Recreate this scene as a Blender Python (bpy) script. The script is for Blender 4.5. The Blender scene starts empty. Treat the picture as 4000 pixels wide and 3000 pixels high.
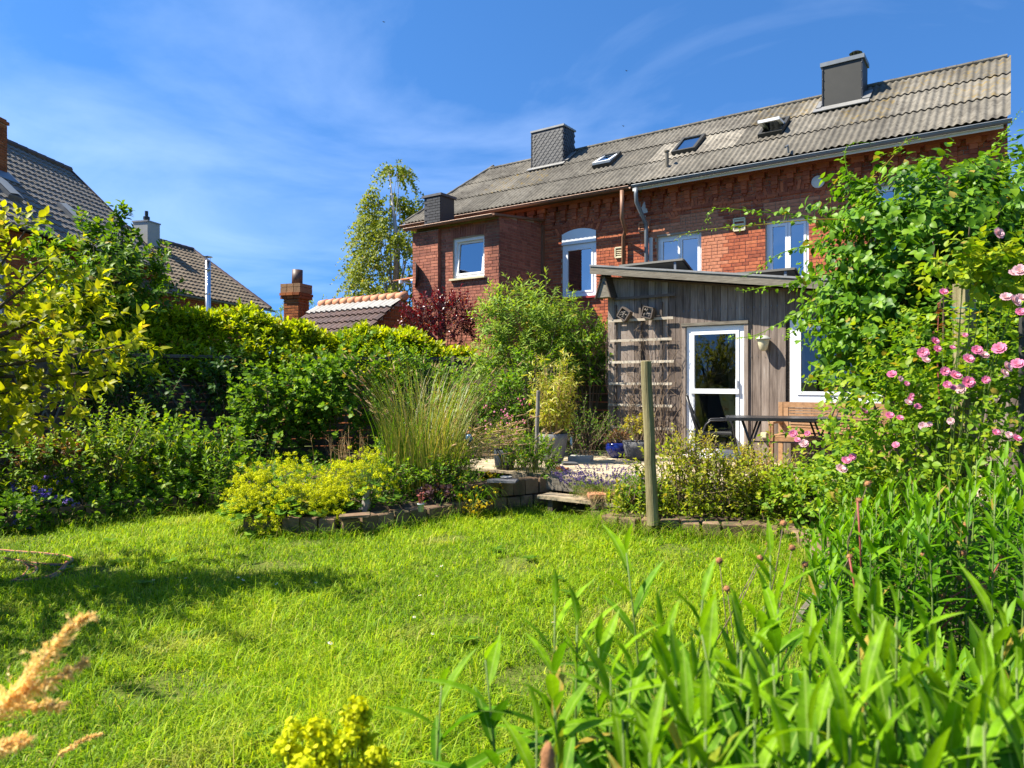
import bpy, math, random
import numpy as np
from mathutils import Vector, Matrix

# ------------------------------------------------------------------ camera, sky, sun, exposure
scene = bpy.context.scene
COL = scene.collection
FPX, HY, CZ = 2760.0, 1490.0, 1.6        # focal length / horizon measured on the photograph, eye height
cam_data = bpy.data.cameras.new("camera")
cam = bpy.data.objects.new("camera", cam_data); COL.objects.link(cam)
cam.location = (0, 0, CZ); cam.rotation_euler = (math.radians(90), 0, 0)
cam_data.sensor_width = 36; cam_data.lens = 36 * FPX / 4000
cam_data.shift_y = -(1500 - HY) / 4000
cam_data.clip_start = 0.05; cam_data.clip_end = 3000
cam_data.dof.use_dof = True; cam_data.dof.focus_distance = 8.5; cam_data.dof.aperture_fstop = 4.5
scene.camera = cam

SUN_EL, SUN_AZ = math.radians(51), math.radians(-93)      # azimuth from +Y, clockwise
SD = Vector((math.sin(SUN_AZ) * math.cos(SUN_EL), math.cos(SUN_AZ) * math.cos(SUN_EL), math.sin(SUN_EL)))
world = bpy.data.worlds.new("World"); scene.world = world; world.use_nodes = True
nt = world.node_tree; nt.nodes.clear()
wout = nt.nodes.new("ShaderNodeOutputWorld"); wbg = nt.nodes.new("ShaderNodeBackground")
sky = nt.nodes.new("ShaderNodeTexSky"); sky.sky_type = 'NISHITA'; sky.sun_disc = False
sky.sun_elevation = SUN_EL; sky.sun_rotation = SUN_AZ
sky.air_density = 0.75; sky.dust_density = 0.0; sky.ozone_density = 3.5; sky.altitude = 900
wbg.inputs["Strength"].default_value = 0.115
hs = nt.nodes.new("ShaderNodeHueSaturation"); hs.inputs["Saturation"].default_value = 1.2
# clear dry air: the sky keeps its deep blue down to the roofs
stc = nt.nodes.new("ShaderNodeTexCoord"); sse = nt.nodes.new("ShaderNodeSeparateXYZ"); nt.links.new(stc.outputs["Generated"], sse.inputs[0])
smx = nt.nodes.new("ShaderNodeMath"); smx.operation = 'MULTIPLY_ADD'; smx.inputs[1].default_value = 0.8; smx.inputs[2].default_value = 0.26; nt.links.new(sse.outputs["Z"], smx.inputs[0])
sco = nt.nodes.new("ShaderNodeCombineXYZ"); nt.links.new(sse.outputs["X"], sco.inputs[0]); nt.links.new(sse.outputs["Y"], sco.inputs[1]); nt.links.new(smx.outputs[0], sco.inputs[2])
svn = nt.nodes.new("ShaderNodeVectorMath"); svn.operation = 'NORMALIZE'; nt.links.new(sco.outputs[0], svn.inputs[0]); nt.links.new(svn.outputs[0], sky.inputs["Vector"])
nt.links.new(sky.outputs[0], hs.inputs["Color"])
# thin cirrus streaks all over the sky
tc = nt.nodes.new("ShaderNodeTexCoord"); mp = nt.nodes.new("ShaderNodeMapping")
sep = nt.nodes.new("ShaderNodeSeparateXYZ"); nt.links.new(tc.outputs["Generated"], sep.inputs[0])
zc = nt.nodes.new("ShaderNodeMath"); zc.operation = 'MAXIMUM'; zc.inputs[1].default_value = 0.03
nt.links.new(sep.outputs["Z"], zc.inputs[0])
za = nt.nodes.new("ShaderNodeMath"); za.operation = 'ADD'; za.inputs[1].default_value = 0.25; nt.links.new(zc.outputs[0], za.inputs[0])
dv = nt.nodes.new("ShaderNodeVectorMath"); dv.operation = 'DIVIDE'
cb = nt.nodes.new("ShaderNodeCombineXYZ")
for k in range(3): nt.links.new(za.outputs[0], cb.inputs[k])
nt.links.new(tc.outputs["Generated"], dv.inputs[0]); nt.links.new(cb.outputs[0], dv.inputs[1])
mp.inputs["Rotation"].default_value = (0, 0, 0.9); mp.inputs["Scale"].default_value = (0.75, 1.15, 1.0); mp.inputs["Location"].default_value = (2.3, 0.4, 0)
nt.links.new(dv.outputs[0], mp.inputs["Vector"])
n1 = nt.nodes.new("ShaderNodeTexNoise"); n1.inputs["Scale"].default_value = 1.1; n1.inputs["Detail"].default_value = 9
n1.inputs["Roughness"].default_value = 0.55; n1.inputs["Distortion"].default_value = 0.7
nt.links.new(mp.outputs[0], n1.inputs["Vector"])
cr = nt.nodes.new("ShaderNodeValToRGB"); cr.color_ramp.elements[0].position = 0.47; cr.color_ramp.elements[1].position = 0.9
nt.links.new(n1.outputs["Fac"], cr.inputs[0])
cm = nt.nodes.new("ShaderNodeMath"); cm.operation = 'MULTIPLY'; cm.inputs[1].default_value = 0.26
nt.links.new(cr.outputs[0], cm.inputs[0])
mixw = nt.nodes.new("ShaderNodeMixRGB"); mixw.inputs[2].default_value = (6.4, 7.4, 9.0, 1)
nt.links.new(cm.outputs[0], mixw.inputs[0]); nt.links.new(hs.outputs[0], mixw.inputs[1])
nt.links.new(mixw.outputs[0], wbg.inputs["Color"]); nt.links.new(wbg.outputs[0], wout.inputs[0])

sun_data = bpy.data.lights.new("sun", 'SUN'); sun_data.energy = 5.0; sun_data.angle = math.radians(0.53); sun_data.color = (1.0, 0.93, 0.80)
sun = bpy.data.objects.new("sun", sun_data); COL.objects.link(sun)
sun.rotation_euler = (-SD).to_track_quat('-Z', 'Y').to_euler(); sun.location = SD * 60
vs = scene.view_settings
vs.view_transform = 'Standard'; vs.look = 'None'; vs.gamma = 1.0; vs.use_curve_mapping = False; vs.exposure = 1.4
scene.cycles.use_denoising = True
try: scene.cycles.denoiser = 'OPENIMAGEDENOISE'
except Exception: pass
scene.cycles.max_bounces = 8; scene.cycles.diffuse_bounces = 3; scene.cycles.glossy_bounces = 3
scene.cycles.transmission_bounces = 5; scene.cycles.transparent_max_bounces = 10
scene.cycles.caustics_reflective = False; scene.cycles.caustics_refractive = False
scene.cycles.sample_clamp_indirect = 6

# ------------------------------------------------------------------ helpers
R = np.random.default_rng(7)
BASE = {}            # object -> world position of its local origin
def at(px, py, Y): return np.array([(px - 2000) / FPX * Y, Y, CZ + (HY - py) / FPX * Y])
def on(px, py, z):
    k = (z - CZ) * FPX / (HY - py); return np.array([(px - 2000) / FPX * k, k, z])
def unit(v): v = np.asarray(v, float); return v / np.maximum(np.linalg.norm(v, axis=-1, keepdims=True), 1e-9)

def props(o, label=None, cat=None, group=None, kind=None):
    if label: o["label"] = label
    if cat: o["category"] = cat
    if group: o["group"] = group
    if kind: o["kind"] = kind
    return o
def thing(name, label, cat, loc=(0, 0, 0), group=None, kind=None):
    o = bpy.data.objects.new(name, None); COL.objects.link(o); o.empty_display_size = 0.1
    o.location = tuple(float(c) for c in loc); BASE[o.name] = np.array(loc, float)
    return props(o, label, cat, group, kind)
def obj(name, me, parent=None, kind=None, rnd=0.0, tip=0.0, mat4=None):
    o = bpy.data.objects.new(name, me); COL.objects.link(o); o.color = (rnd, tip, 0, 1)
    if parent is not None: o.parent = parent
    BASE[o.name] = BASE[parent.name] if parent is not None else np.zeros(3)
    if mat4 is not None: o.matrix_basis = mat4
    if kind: o["kind"] = kind
    return o

BOXV = np.array([[-1,-1,-1],[1,-1,-1],[1,1,-1],[-1,1,-1],[-1,-1,1],[1,-1,1],[1,1,1],[-1,1,1]], float) * 0.5
BOXF = [(0,3,2,1),(4,5,6,7),(0,1,5,4),(1,2,6,5),(2,3,7,6),(3,0,4,7)]
class MB:
    def __init__(s): s.v = []; s.f = []; s.r = []; s.t = []; s.n = 0
    def add(s, v, f, rnd=None, tip=0.0):
        v = np.asarray(v, float).reshape(-1, 3)
        s.v.append(v)
        off = s.n
        s.f.extend([tuple(i + off for i in q) for q in f])
        if rnd is None: rnd = random.random()
        s.r.append(np.broadcast_to(np.asarray(rnd, float), (len(v),))); s.t.append(np.broadcast_to(np.asarray(tip, float), (len(v),)))
        s.n += len(v); return s
    def box(s, c, dims, ax=None, rnd=None, tip=0.0, jit=0.0):
        ax = np.eye(3) if ax is None else np.asarray(ax, float)
        v = (BOXV * np.asarray(dims, float))
        if jit: v = v + R.uniform(-jit, jit, v.shape)
        return s.add(v @ ax + np.asarray(c, float), BOXF, rnd, tip)
    def tube(s, pts, rad, sides=6, rnd=None, cap=True, tip=0.0):
        pts = np.asarray(pts, float); n = len(pts); rad = np.broadcast_to(np.asarray(rad, float), (n,))
        T = unit(np.gradient(pts, axis=0)); up = np.array([0, 0, 1.0])
        if abs(T[0] @ up) > 0.9: up = np.array([1.0, 0, 0])
        V = []; a = np.linspace(0, 2 * np.pi, sides, endpoint=False)
        X = unit(np.cross(up, T[0]))
        for i in range(n):
            X = X - T[i] * (X @ T[i]); X = unit(X); Yv = np.cross(T[i], X)
            V.append(pts[i] + rad[i] * (np.cos(a)[:, None] * X + np.sin(a)[:, None] * Yv))
        F = []
        for i in range(n - 1):
            for k in range(sides):
                k2 = (k + 1) % sides; F.append((i*sides+k, i*sides+k2, (i+1)*sides+k2, (i+1)*sides+k))
        if cap: F.append(tuple(range(sides))[::-1]); F.append(tuple((n-1)*sides + k for k in range(sides)))
        return s.add(np.vstack(V), F, rnd, tip)
    def lathe(s, c, prof, sides=24, rnd=None, ax=None, sq=0.0):
        a = np.linspace(0, 2 * np.pi, sides, endpoint=False); V = []
        for r, z in prof: V.append(np.stack([r * np.cos(a), r * np.sin(a), np.full(sides, z)], 1))
        F = []
        for i in range(len(prof) - 1):
            for k in range(sides):
                k2 = (k + 1) % sides; F.append((i*sides+k, i*sides+k2, (i+1)*sides+k2, (i+1)*sides+k))
        V = np.vstack(V)
        if ax is not None: V = V @ np.asarray(ax, float)
        return s.add(V + np.asarray(c, float), F, rnd)
    def mesh(s, name, mat, base=(0, 0, 0), smooth=False):
        me = bpy.data.meshes.new(name)
        v = np.vstack(s.v) - np.asarray(base, float)
        me.from_pydata(v.tolist(), [], s.f)
        if mat: me.materials.append(mat)
        for nm, arr in (("rnd", s.r), ("tip", s.t)):
            a = me.attributes.new(nm, 'FLOAT', 'POINT'); a.data.foreach_set("value", np.concatenate(arr).astype(np.float32))
        if smooth: me.polygons.foreach_set("use_smooth", np.ones(len(me.polygons), bool))
        me.update(); return me
    def build(s, name, mat, parent=None, kind=None, smooth=False):
        b = BASE[parent.name] if parent is not None else (0, 0, 0)
        return obj(name, s.mesh(name, mat, b, smooth), parent, kind)

def tri_mesh(name, V, F, mat, rnd, tip, smooth=True):
    """fast numpy mesh: V (n,3), F (m,3) triangles"""
    me = bpy.data.meshes.new(name)
    me.vertices.add(len(V)); me.vertices.foreach_set("co", V.astype(np.float32).ravel())
    me.loops.add(len(F) * 3); me.loops.foreach_set("vertex_index", F.astype(np.int32).ravel())
    me.polygons.add(len(F)); me.polygons.foreach_set("loop_start", np.arange(0, len(F) * 3, 3, dtype=np.int32))
    me.polygons.foreach_set("use_smooth", np.full(len(F), smooth))
    me.materials.append(mat)
    for nm, arr in (("rnd", rnd), ("tip", tip)):
        a = me.attributes.new(nm, 'FLOAT', 'POINT'); a.data.foreach_set("value", arr.astype(np.float32))
    me.update(calc_edges=True); return me

# ------------------------------------------------------------------ materials
def new_mat(name):
    m = bpy.data.materials.new(name); m.use_nodes = True
    n = m.node_tree; b = n.nodes["Principled BSDF"]; return m, n, b
def rnd_node(n, which="rnd"):
    a = n.nodes.new("ShaderNodeAttribute"); a.attribute_name = which
    oi = n.nodes.new("ShaderNodeObjectInfo"); s = n.nodes.new("ShaderNodeSeparateColor"); n.links.new(oi.outputs["Color"], s.inputs[0])
    ad = n.nodes.new("ShaderNodeMath"); ad.operation = 'ADD'; ad.use_clamp = True
    n.links.new(a.outputs["Fac"], ad.inputs[0]); n.links.new(s.outputs[0 if which == "rnd" else 1], ad.inputs[1])
    return ad.outputs[0]
def ramp(n, fac, cols, pos=None):
    r = n.nodes.new("ShaderNodeValToRGB"); e = r.color_ramp.elements
    while len(e) < len(cols): e.new(0.5)
    for i, c in enumerate(cols):
        e[i].position = pos[i] if pos else i / max(1, len(cols) - 1)
        e[i].color = (*c, 1)
    n.links.new(fac, r.inputs[0]); return r.outputs[0]
def coords(n, scale=(1, 1, 1), rot=(0, 0, 0), which="Object"):
    t = n.nodes.new("ShaderNodeTexCoord"); m = n.nodes.new("ShaderNodeMapping")
    m.inputs["Scale"].default_value = scale; m.inputs["Rotation"].default_value = rot
    n.links.new(t.outputs[which], m.inputs[0]); return m.outputs[0]
def noise(n, vec, scale, detail=5, rough=0.6, dist=0.0):
    t = n.nodes.new("ShaderNodeTexNoise"); t.inputs["Scale"].default_value = scale; t.inputs["Detail"].default_value = detail
    t.inputs["Roughness"].default_value = rough; t.inputs["Distortion"].default_value = dist
    n.links.new(vec, t.inputs["Vector"]); return t.outputs["Fac"]
def mixc(n, fac, a, b, mode='MIX'):
    m = n.nodes.new("ShaderNodeMixRGB"); m.blend_type = mode
    for i, x in ((0, fac), (1, a), (2, b)):
        if isinstance(x, (int, float)): m.inputs[i].default_value = x
        elif isinstance(x, tuple): m.inputs[i].default_value = (*x, 1)
        else: n.links.new(x, m.inputs[i])
    return m.outputs[0]
def bump(n, b, h, strength, dist=0.01):
    bp = n.nodes.new("ShaderNodeBump"); bp.inputs["Strength"].default_value = strength; bp.inputs["Distance"].default_value = dist
    n.links.new(h, bp.inputs["Height"]); n.links.new(bp.outputs[0], b.inputs["Normal"])
def surf(name, cols, scale=6, rough=0.7, vscale=(1, 1, 1), rot=(0, 0, 0), rndamt=0.35, bumps=0.3, spec=0.4, metal=0.0, tipcol=None, dirt=None, dirtscale=3, bdist=0.01, coat=0, soot=0.0):
    """general procedural: colour ramp over noise shifted by each piece's own random value"""
    m, n, b = new_mat(name)
    vec = coords(n, vscale, rot)
    f = noise(n, vec, scale, 7, 0.65)
    r = rnd_node(n)
    a = n.nodes.new("ShaderNodeMath"); a.operation = 'MULTIPLY_ADD'; a.inputs[1].default_value = rndamt; n.links.new(r, a.inputs[0])
    st = n.nodes.new("ShaderNodeMapRange"); st.inputs["From Min"].default_value = 0.28; st.inputs["From Max"].default_value = 0.72
    st.inputs["To Min"].default_value = 0.0; st.inputs["To Max"].default_value = 1.0 - rndamt
    n.links.new(f, st.inputs["Value"]); n.links.new(st.outputs[0], a.inputs[2])
    c = ramp(n, a.outputs[0], cols)
    if tipcol: c = mixc(n, rnd_node(n, "tip"), c, tipcol)
    if dirt:
        dn = noise(n, coords(n), dirtscale, 8, 0.7)
        dr = ramp(n, dn, [(0, 0, 0), (1, 1, 1)], [0.52, 0.66])
        c = mixc(n, dr, c, dirt)
    if soot:
        sn = noise(n, coords(n, (1, 1, .45)), 1.1, 8, 0.7)
        c = mixc(n, soot, c, mixc(n, 1.0, c, ramp(n, sn, [(0.35, 0.33, 0.33), (1.0, 1.0, 1.0), (1.35, 1.3, 1.25)], [0.36, 0.52, 0.68]), 'MULTIPLY'))
    n.links.new(c, b.inputs["Base Color"])
    b.inputs["Roughness"].default_value = rough; b.inputs["Metallic"].default_value = metal
    b.inputs["Specular IOR Level"].default_value = spec; b.inputs["Coat Weight"].default_value = coat
    if bumps: bump(n, b, f, bumps, bdist)
    return m
def leaf_mat(name, cols, tipcol=None, trans=0.4, rough=0.42, spec=0.45, tmul=(1.3, 1.25, 0.45)):
    m, n, b = new_mat(name)
    c = ramp(n, rnd_node(n), cols)
    if tipcol: c = mixc(n, rnd_node(n, "tip"), c, tipcol)
    if name.startswith('lf_'): c = mixc(n, ramp(n, rnd_node(n), [(0, 0, 0), (1, 1, 1)], [0.965, 0.985]), c, (0.36, 0.27, 0.05))
    v = noise(n, coords(n, (1, 1, 1)), 9, 3)
    c = mixc(n, 0.35, c, mixc(n, 1.0, c, ramp(n, v, [(0.45, 0.45, 0.45), (1.6, 1.5, 1.3)], [0.3, 0.7]), 'MULTIPLY'))
    n.links.new(c, b.inputs["Base Color"]); b.inputs["Roughness"].default_value = rough; b.inputs["Specular IOR Level"].default_value = spec
    t = n.nodes.new("ShaderNodeBsdfTranslucent"); n.links.new(mixc(n, 1.0, c, tmul, 'MULTIPLY'), t.inputs["Color"])
    mx = n.nodes.new("ShaderNodeMixShader"); mx.inputs[0].default_value = trans
    n.links.new(b.outputs[0], mx.inputs[1]); n.links.new(t.outputs[0], mx.inputs[2])
    n.links.new(mx.outputs[0], n.nodes["Material Output"].inputs["Surface"]); return m
def glass_mat(name, refl=0.3, tint=(0.75, 0.8, 0.82), rough=0.01):
    m, n, b = new_mat(name); n.nodes.remove(b)
    t = n.nodes.new("ShaderNodeBsdfTransparent"); t.inputs[0].default_value = (*tint, 1)
    g = n.nodes.new("ShaderNodeBsdfGlossy"); g.inputs["Roughness"].default_value = rough; g.inputs[0].default_value = (0.95, 0.97, 1, 1)
    lw = n.nodes.new("ShaderNodeLayerWeight"); lw.inputs[0].default_value = 0.35
    ma = n.nodes.new("ShaderNodeMath"); ma.operation = 'MULTIPLY_ADD'; ma.inputs[1].default_value = 0.7; ma.inputs[2].default_value = refl; ma.use_clamp = True
    n.links.new(lw.outputs["Fresnel"], ma.inputs[0])
    mx = n.nodes.new("ShaderNodeMixShader"); n.links.new(ma.outputs[0], mx.inputs[0]); n.links.new(t.outputs[0], mx.inputs[1]); n.links.new(g.outputs[0], mx.inputs[2])
    n.links.new(mx.outputs[0], n.nodes["Material Output"].inputs["Surface"]); return m

M = {}
M['brick'] = surf('brick', [(0.15, 0.04, 0.024), (0.33, 0.088, 0.043), (0.47, 0.135, 0.06), (0.55, 0.20, 0.09)], 14, 0.85, rndamt=0.7, bumps=0.5, spec=0.25, tipcol=(0.54, 0.22, 0.12), soot=0.55)
M['brick_annex'] = surf('brick_annex', [(0.18, 0.068, 0.048), (0.33, 0.12, 0.078), (0.45, 0.18, 0.11)], 14, 0.85, rndamt=0.7, bumps=0.5, spec=0.25, soot=0.55)
M['brick_old'] = surf('brick_old', [(0.16, 0.05, 0.02), (0.30, 0.09, 0.03), (0.42, 0.15, 0.05)], 14, 0.9, rndamt=0.7, bumps=0.6, spec=0.2, tipcol=(0.25, 0.2, 0.12), soot=0.55)
M['mortar'] = surf('mortar', [(0.27, 0.22, 0.17), (0.42, 0.36, 0.29)], 9, 0.95, bumps=0.4, spec=0.2)
M['mortar_light'] = surf('mortar_light', [(0.36, 0.34, 0.31), (0.48, 0.46, 0.43)], 9, 0.95, bumps=0.4, spec=0.2)
M['plaster'] = surf('plaster', [(0.55, 0.53, 0.5), (0.68, 0.66, 0.62)], 9, 0.9, bumps=0.4)
M['corr'] = surf('corr', [(0.07, 0.064, 0.053), (0.135, 0.123, 0.10), (0.215, 0.197, 0.165)], 5, 0.9, rndamt=0.45, bumps=0.5, spec=0.2, dirt=(0.07, 0.062, 0.05), dirtscale=11, tipcol=(0.40, 0.36, 0.29), soot=0.6)
M['corr_moss'] = surf('corr_moss', [(0.07, 0.064, 0.053), (0.135, 0.123, 0.10), (0.215, 0.197, 0.165)], 5, 0.9, rndamt=0.45, bumps=0.5, spec=0.2, dirt=(0.19, 0.13, 0.035), dirtscale=7, soot=0.6)
M['tile_dark'] = surf('tile_dark', [(0.15, 0.135, 0.115), (0.27, 0.245, 0.21)], 8, 0.7, rndamt=0.4, bumps=0.3, spec=0.4)
M['tile_brown'] = surf('tile_brown', [(0.10, 0.075, 0.05), (0.22, 0.17, 0.115), (0.30, 0.24, 0.165)], 8, 0.75, rndamt=0.5, bumps=0.4, spec=0.35)
M['tile_shed'] = surf('tile_shed', [(0.05, 0.03, 0.025), (0.11, 0.06, 0.045)], 8, 0.55, rndamt=0.5, bumps=0.3, spec=0.5)
M['tile_pale'] = surf('tile_pale', [(0.25, 0.24, 0.22), (0.4, 0.38, 0.34)], 8, 0.6, rndamt=0.5, bumps=0.3, spec=0.5)
M['terracotta'] = surf('terracotta', [(0.42, 0.17, 0.09), (0.6, 0.28, 0.15)], 8, 0.75, bumps=0.3)
M['slate'] = surf('slate', [(0.025, 0.026, 0.028), (0.055, 0.056, 0.058)], 20, 0.55, rndamt=0.5, bumps=0.2)
M['metal_dark'] = surf('metal_dark', [(0.022, 0.022, 0.019), (0.034, 0.033, 0.028)], 4, 0.6, bumps=0.05)
M['zinc'] = surf('zinc', [(0.12, 0.135, 0.15), (0.20, 0.22, 0.24)], 5, 0.5, metal=0.25, bumps=0.05)
M['lead'] = surf('lead', [(0.17, 0.17, 0.165), (0.30, 0.295, 0.28)], 6, 0.5, metal=0.3, bumps=0.2)
M['copper_brown'] = surf('copper_brown', [(0.15, 0.075, 0.045), (0.26, 0.14, 0.085)], 5, 0.5, metal=0.15, bumps=0.05)
M['steel'] = surf('steel', [(0.55, 0.56, 0.57), (0.72, 0.73, 0.74)], 5, 0.2, metal=1.0, bumps=0)
M['pvc'] = surf('pvc', [(0.74, 0.76, 0.78), (0.8, 0.81, 0.82)], 3, 0.35, bumps=0, rndamt=0.1)
M['pvc_grey'] = surf('pvc_grey', [(0.34, 0.37, 0.40), (0.42, 0.45, 0.48)], 3, 0.4, bumps=0)
M['black'] = surf('black', [(0.012, 0.012, 0.013), (0.03, 0.03, 0.032)], 5, 0.35, bumps=0)
M['rubber'] = surf('rubber', [(0.02, 0.02, 0.02), (0.035, 0.035, 0.035)], 5, 0.7, bumps=0)
WV = (14, 14, 1.2)
M['wood_grey'] = surf('wood_grey', [(0.05, 0.037, 0.03), (0.14, 0.108, 0.088), (0.25, 0.20, 0.165), (0.38, 0.33, 0.285)], 2.2, 0.85, vscale=WV, rndamt=0.45, bumps=0.5, spec=0.2)
M['wood_slat'] = surf('wood_slat', [(0.30, 0.25, 0.19), (0.47, 0.41, 0.32), (0.56, 0.5, 0.4)], 3, 0.85, vscale=(3, 3, 14), rndamt=0.4, bumps=0.3, spec=0.2)
M['wood_slat_dark'] = surf('wood_slat_dark', [(0.07, 0.055, 0.045), (0.16, 0.13, 0.11)], 3, 0.85, vscale=(3, 3, 14), rndamt=0.4, bumps=0.3, spec=0.2)
M['wood_fascia'] = surf('wood_fascia', [(0.075, 0.064, 0.05), (0.16, 0.14, 0.11), (0.25, 0.225, 0.18)], 3, 0.85, vscale=(2, 2, 14), rndamt=0.3, bumps=0.4, spec=0.2)
M['wood_deck'] = surf('wood_deck', [(0.22, 0.17, 0.11), (0.42, 0.34, 0.23), (0.55, 0.47, 0.34)], 2.5, 0.85, vscale=(4, 4, 10), rndamt=0.45, bumps=0.4, spec=0.2)
M['wood_fence'] = surf('wood_fence', [(0.035, 0.027, 0.02), (0.09, 0.07, 0.052), (0.14, 0.115, 0.085)], 3, 0.9, vscale=(2, 2, 12), rndamt=0.4, bumps=0.4, spec=0.15)
M['wood_post'] = surf('wood_post', [(0.07, 0.055, 0.025), (0.20, 0.165, 0.08), (0.27, 0.235, 0.125), (0.38, 0.33, 0.2)], 3.2, 0.85, vscale=(16, 16, 0.8), rndamt=0.1, bumps=1.0, spec=0.2, soot=.7)
M['wood_teak'] = surf('wood_teak', [(0.20, 0.10, 0.045), (0.36, 0.20, 0.095), (0.46, 0.29, 0.16)], 3, 0.6, vscale=(5, 5, 9), rndamt=0.4, bumps=0.2)
M['driftwood'] = surf('driftwood', [(0.12, 0.10, 0.085), (0.3, 0.27, 0.24)], 3, 0.9, vscale=(12, 12, 2), bumps=0.7)
M['bark'] = surf('bark', [(0.03, 0.022, 0.016), (0.10, 0.075, 0.055)], 20, 0.9, bumps=0.6)
M['twig'] = surf('twig', [(0.10, 0.065, 0.04), (0.24, 0.17, 0.11)], 20, 0.85, bumps=0.3)
M['birch_bark'] = surf('birch_bark', [(0.10, 0.09, 0.08), (0.55, 0.53, 0.5)], 8, 0.8, bumps=0.3)
M['block'] = surf('block', [(0.075, 0.046, 0.03), (0.17, 0.11, 0.07), (0.29, 0.195, 0.125)], 9, 0.95, rndamt=0.5, bumps=0.7, spec=0.15, dirt=(0.07, 0.075, 0.035), dirtscale=5)
M['stone'] = surf('stone', [(0.26, 0.25, 0.22), (0.46, 0.44, 0.40)], 9, 0.9, rndamt=0.5, bumps=0.6)
M['stone_dark'] = surf('stone_dark', [(0.06, 0.06, 0.065), (0.13, 0.13, 0.14)], 9, 0.8, bumps=0.5)
M['soil'] = surf('soil', [(0.025, 0.017, 0.011), (0.07, 0.05, 0.033), (0.12, 0.09, 0.06)], 18, 0.98, rndamt=0.1, bumps=0.9, spec=0.1, bdist=0.03)
M['lawn_soil'] = surf('lawn_soil', [(0.05, 0.07, 0.012), (0.10, 0.13, 0.022), (0.17, 0.15, 0.05)], 14, 0.98, rndamt=0.1, bumps=0.9, spec=0.1, bdist=0.03)
M['ground'] = surf('ground', [(0.05, 0.075, 0.02), (0.10, 0.12, 0.035)], 0.6, 0.98, rndamt=0.1, bumps=0.5, spec=0.1)
M['pot_grey'] = surf('pot_grey', [(0.12, 0.125, 0.135), (0.17, 0.175, 0.185)], 7, 0.75, bumps=0.1)
M['pot_navy'] = surf('pot_navy', [(0.022, 0.03, 0.045), (0.04, 0.05, 0.07)], 7, 0.5, bumps=0.1)
M['pot_blue'] = surf('pot_blue', [(0.006, 0.012, 0.12), (0.012, 0.03, 0.26)], 5, 0.12, bumps=0.05, coat=0.6)
M['pot_stone'] = surf('pot_stone', [(0.07, 0.072, 0.078), (0.14, 0.142, 0.15)], 40, 0.95, bumps=1.0, bdist=0.02)
M['cream'] = surf('cream', [(0.52, 0.46, 0.28), (0.62, 0.56, 0.38)], 5, 0.5, bumps=0)
M['white'] = surf('white', [(0.72, 0.72, 0.7), (0.8, 0.8, 0.78)], 5, 0.5, bumps=0)
M['red_paint'] = surf('red_paint', [(0.25, 0.02, 0.02), (0.36, 0.04, 0.035)], 5, 0.5, bumps=0)
M['orange'] = surf('orange', [(0.5, 0.12, 0.03), (0.6, 0.17, 0.05)], 5, 0.7, bumps=0)
M['blue_glaze'] = surf('blue_glaze', [(0.03, 0.10, 0.26), (0.05, 0.18, 0.4)], 5, 0.2, bumps=0)
M['brown_metal'] = surf('brown_metal', [(0.09, 0.055, 0.03), (0.15, 0.10, 0.06)], 5, 0.5, bumps=0.1)
M['panel_under'] = surf('panel_under', [(0.13, 0.13, 0.115), (0.17, 0.17, 0.15)], 3, 0.5, bumps=0)
M['panel_back'] = surf('panel_back', [(0.30, 0.30, 0.27), (0.38, 0.38, 0.34)], 3, 0.5, bumps=0)
M['solar'] = surf('solar', [(0.01, 0.012, 0.02), (0.02, 0.022, 0.035)], 3, 0.15, bumps=0)
M['hose'] = surf('hose', [(0.10, 0.10, 0.11), (0.2, 0.2, 0.21)], 9, 0.5, bumps=0)
M['hose_orange'] = surf('hose_orange', [(0.42, 0.14, 0.07), (0.55, 0.22, 0.12)], 9, 0.5, bumps=0)
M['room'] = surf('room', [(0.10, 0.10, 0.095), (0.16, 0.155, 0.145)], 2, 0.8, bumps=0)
M['room_light'] = surf('room_light', [(0.5, 0.5, 0.46), (0.62, 0.61, 0.56)], 2, 0.8, bumps=0)
M['curtain'] = surf('curtain', [(0.6, 0.6, 0.58), (0.75, 0.75, 0.72)], 3, 0.9, vscale=(30, 30, 0.5), bumps=0.3)
M['glass'] = glass_mat('glass', 0.30, (0.55, 0.62, 0.68))
M['glass_dim'] = glass_mat('glass_dim', 0.05, (0.8, 0.82, 0.8))
M['water_green'] = M['solar']

M['lf_laurel'] = leaf_mat('lf_laurel', [(0.05, 0.13, 0.008), (0.12, 0.245, 0.01), (0.22, 0.36, 0.012)], (0.48, 0.53, 0.008), 0.5, 0.42, 0.28)
M['lf_tree'] = leaf_mat('lf_tree', [(0.13, 0.19, 0.010), (0.26, 0.31, 0.010), (0.38, 0.40, 0.012)], (0.45, 0.43, 0.015), 0.55, 0.5, 0.25)
M['lf_cherry'] = leaf_mat('lf_cherry', [(0.04, 0.1, 0.008), (0.08, 0.19, 0.012), (0.14, 0.27, 0.015)], (0.23, 0.34, 0.02), 0.42, 0.5, 0.25)
M['lf_birch'] = leaf_mat('lf_birch', [(0.1, 0.15, 0.012), (0.2, 0.25, 0.016), (0.3, 0.34, 0.03)], None, 0.4, 0.5, 0.25)
M['lf_red'] = leaf_mat('lf_red', [(0.018, 0.006, 0.012), (0.05, 0.010, 0.018), (0.11, 0.015, 0.02)], (0.32, 0.015, 0.02), 0.30, 0.32, 0.55, (1.6, 0.6, 0.6))
M['lf_buddleia'] = leaf_mat('lf_buddleia', [(0.08, 0.16, 0.022), (0.16, 0.27, 0.036), (0.25, 0.37, 0.05)], (0.32, 0.45, 0.06), 0.42, 0.55, 0.2)
M['lf_green'] = leaf_mat('lf_green', [(0.045, 0.12, 0.008), (0.1, 0.225, 0.012), (0.18, 0.33, 0.018)], (0.28, 0.42, 0.02), 0.45, 0.5, 0.22)
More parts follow.
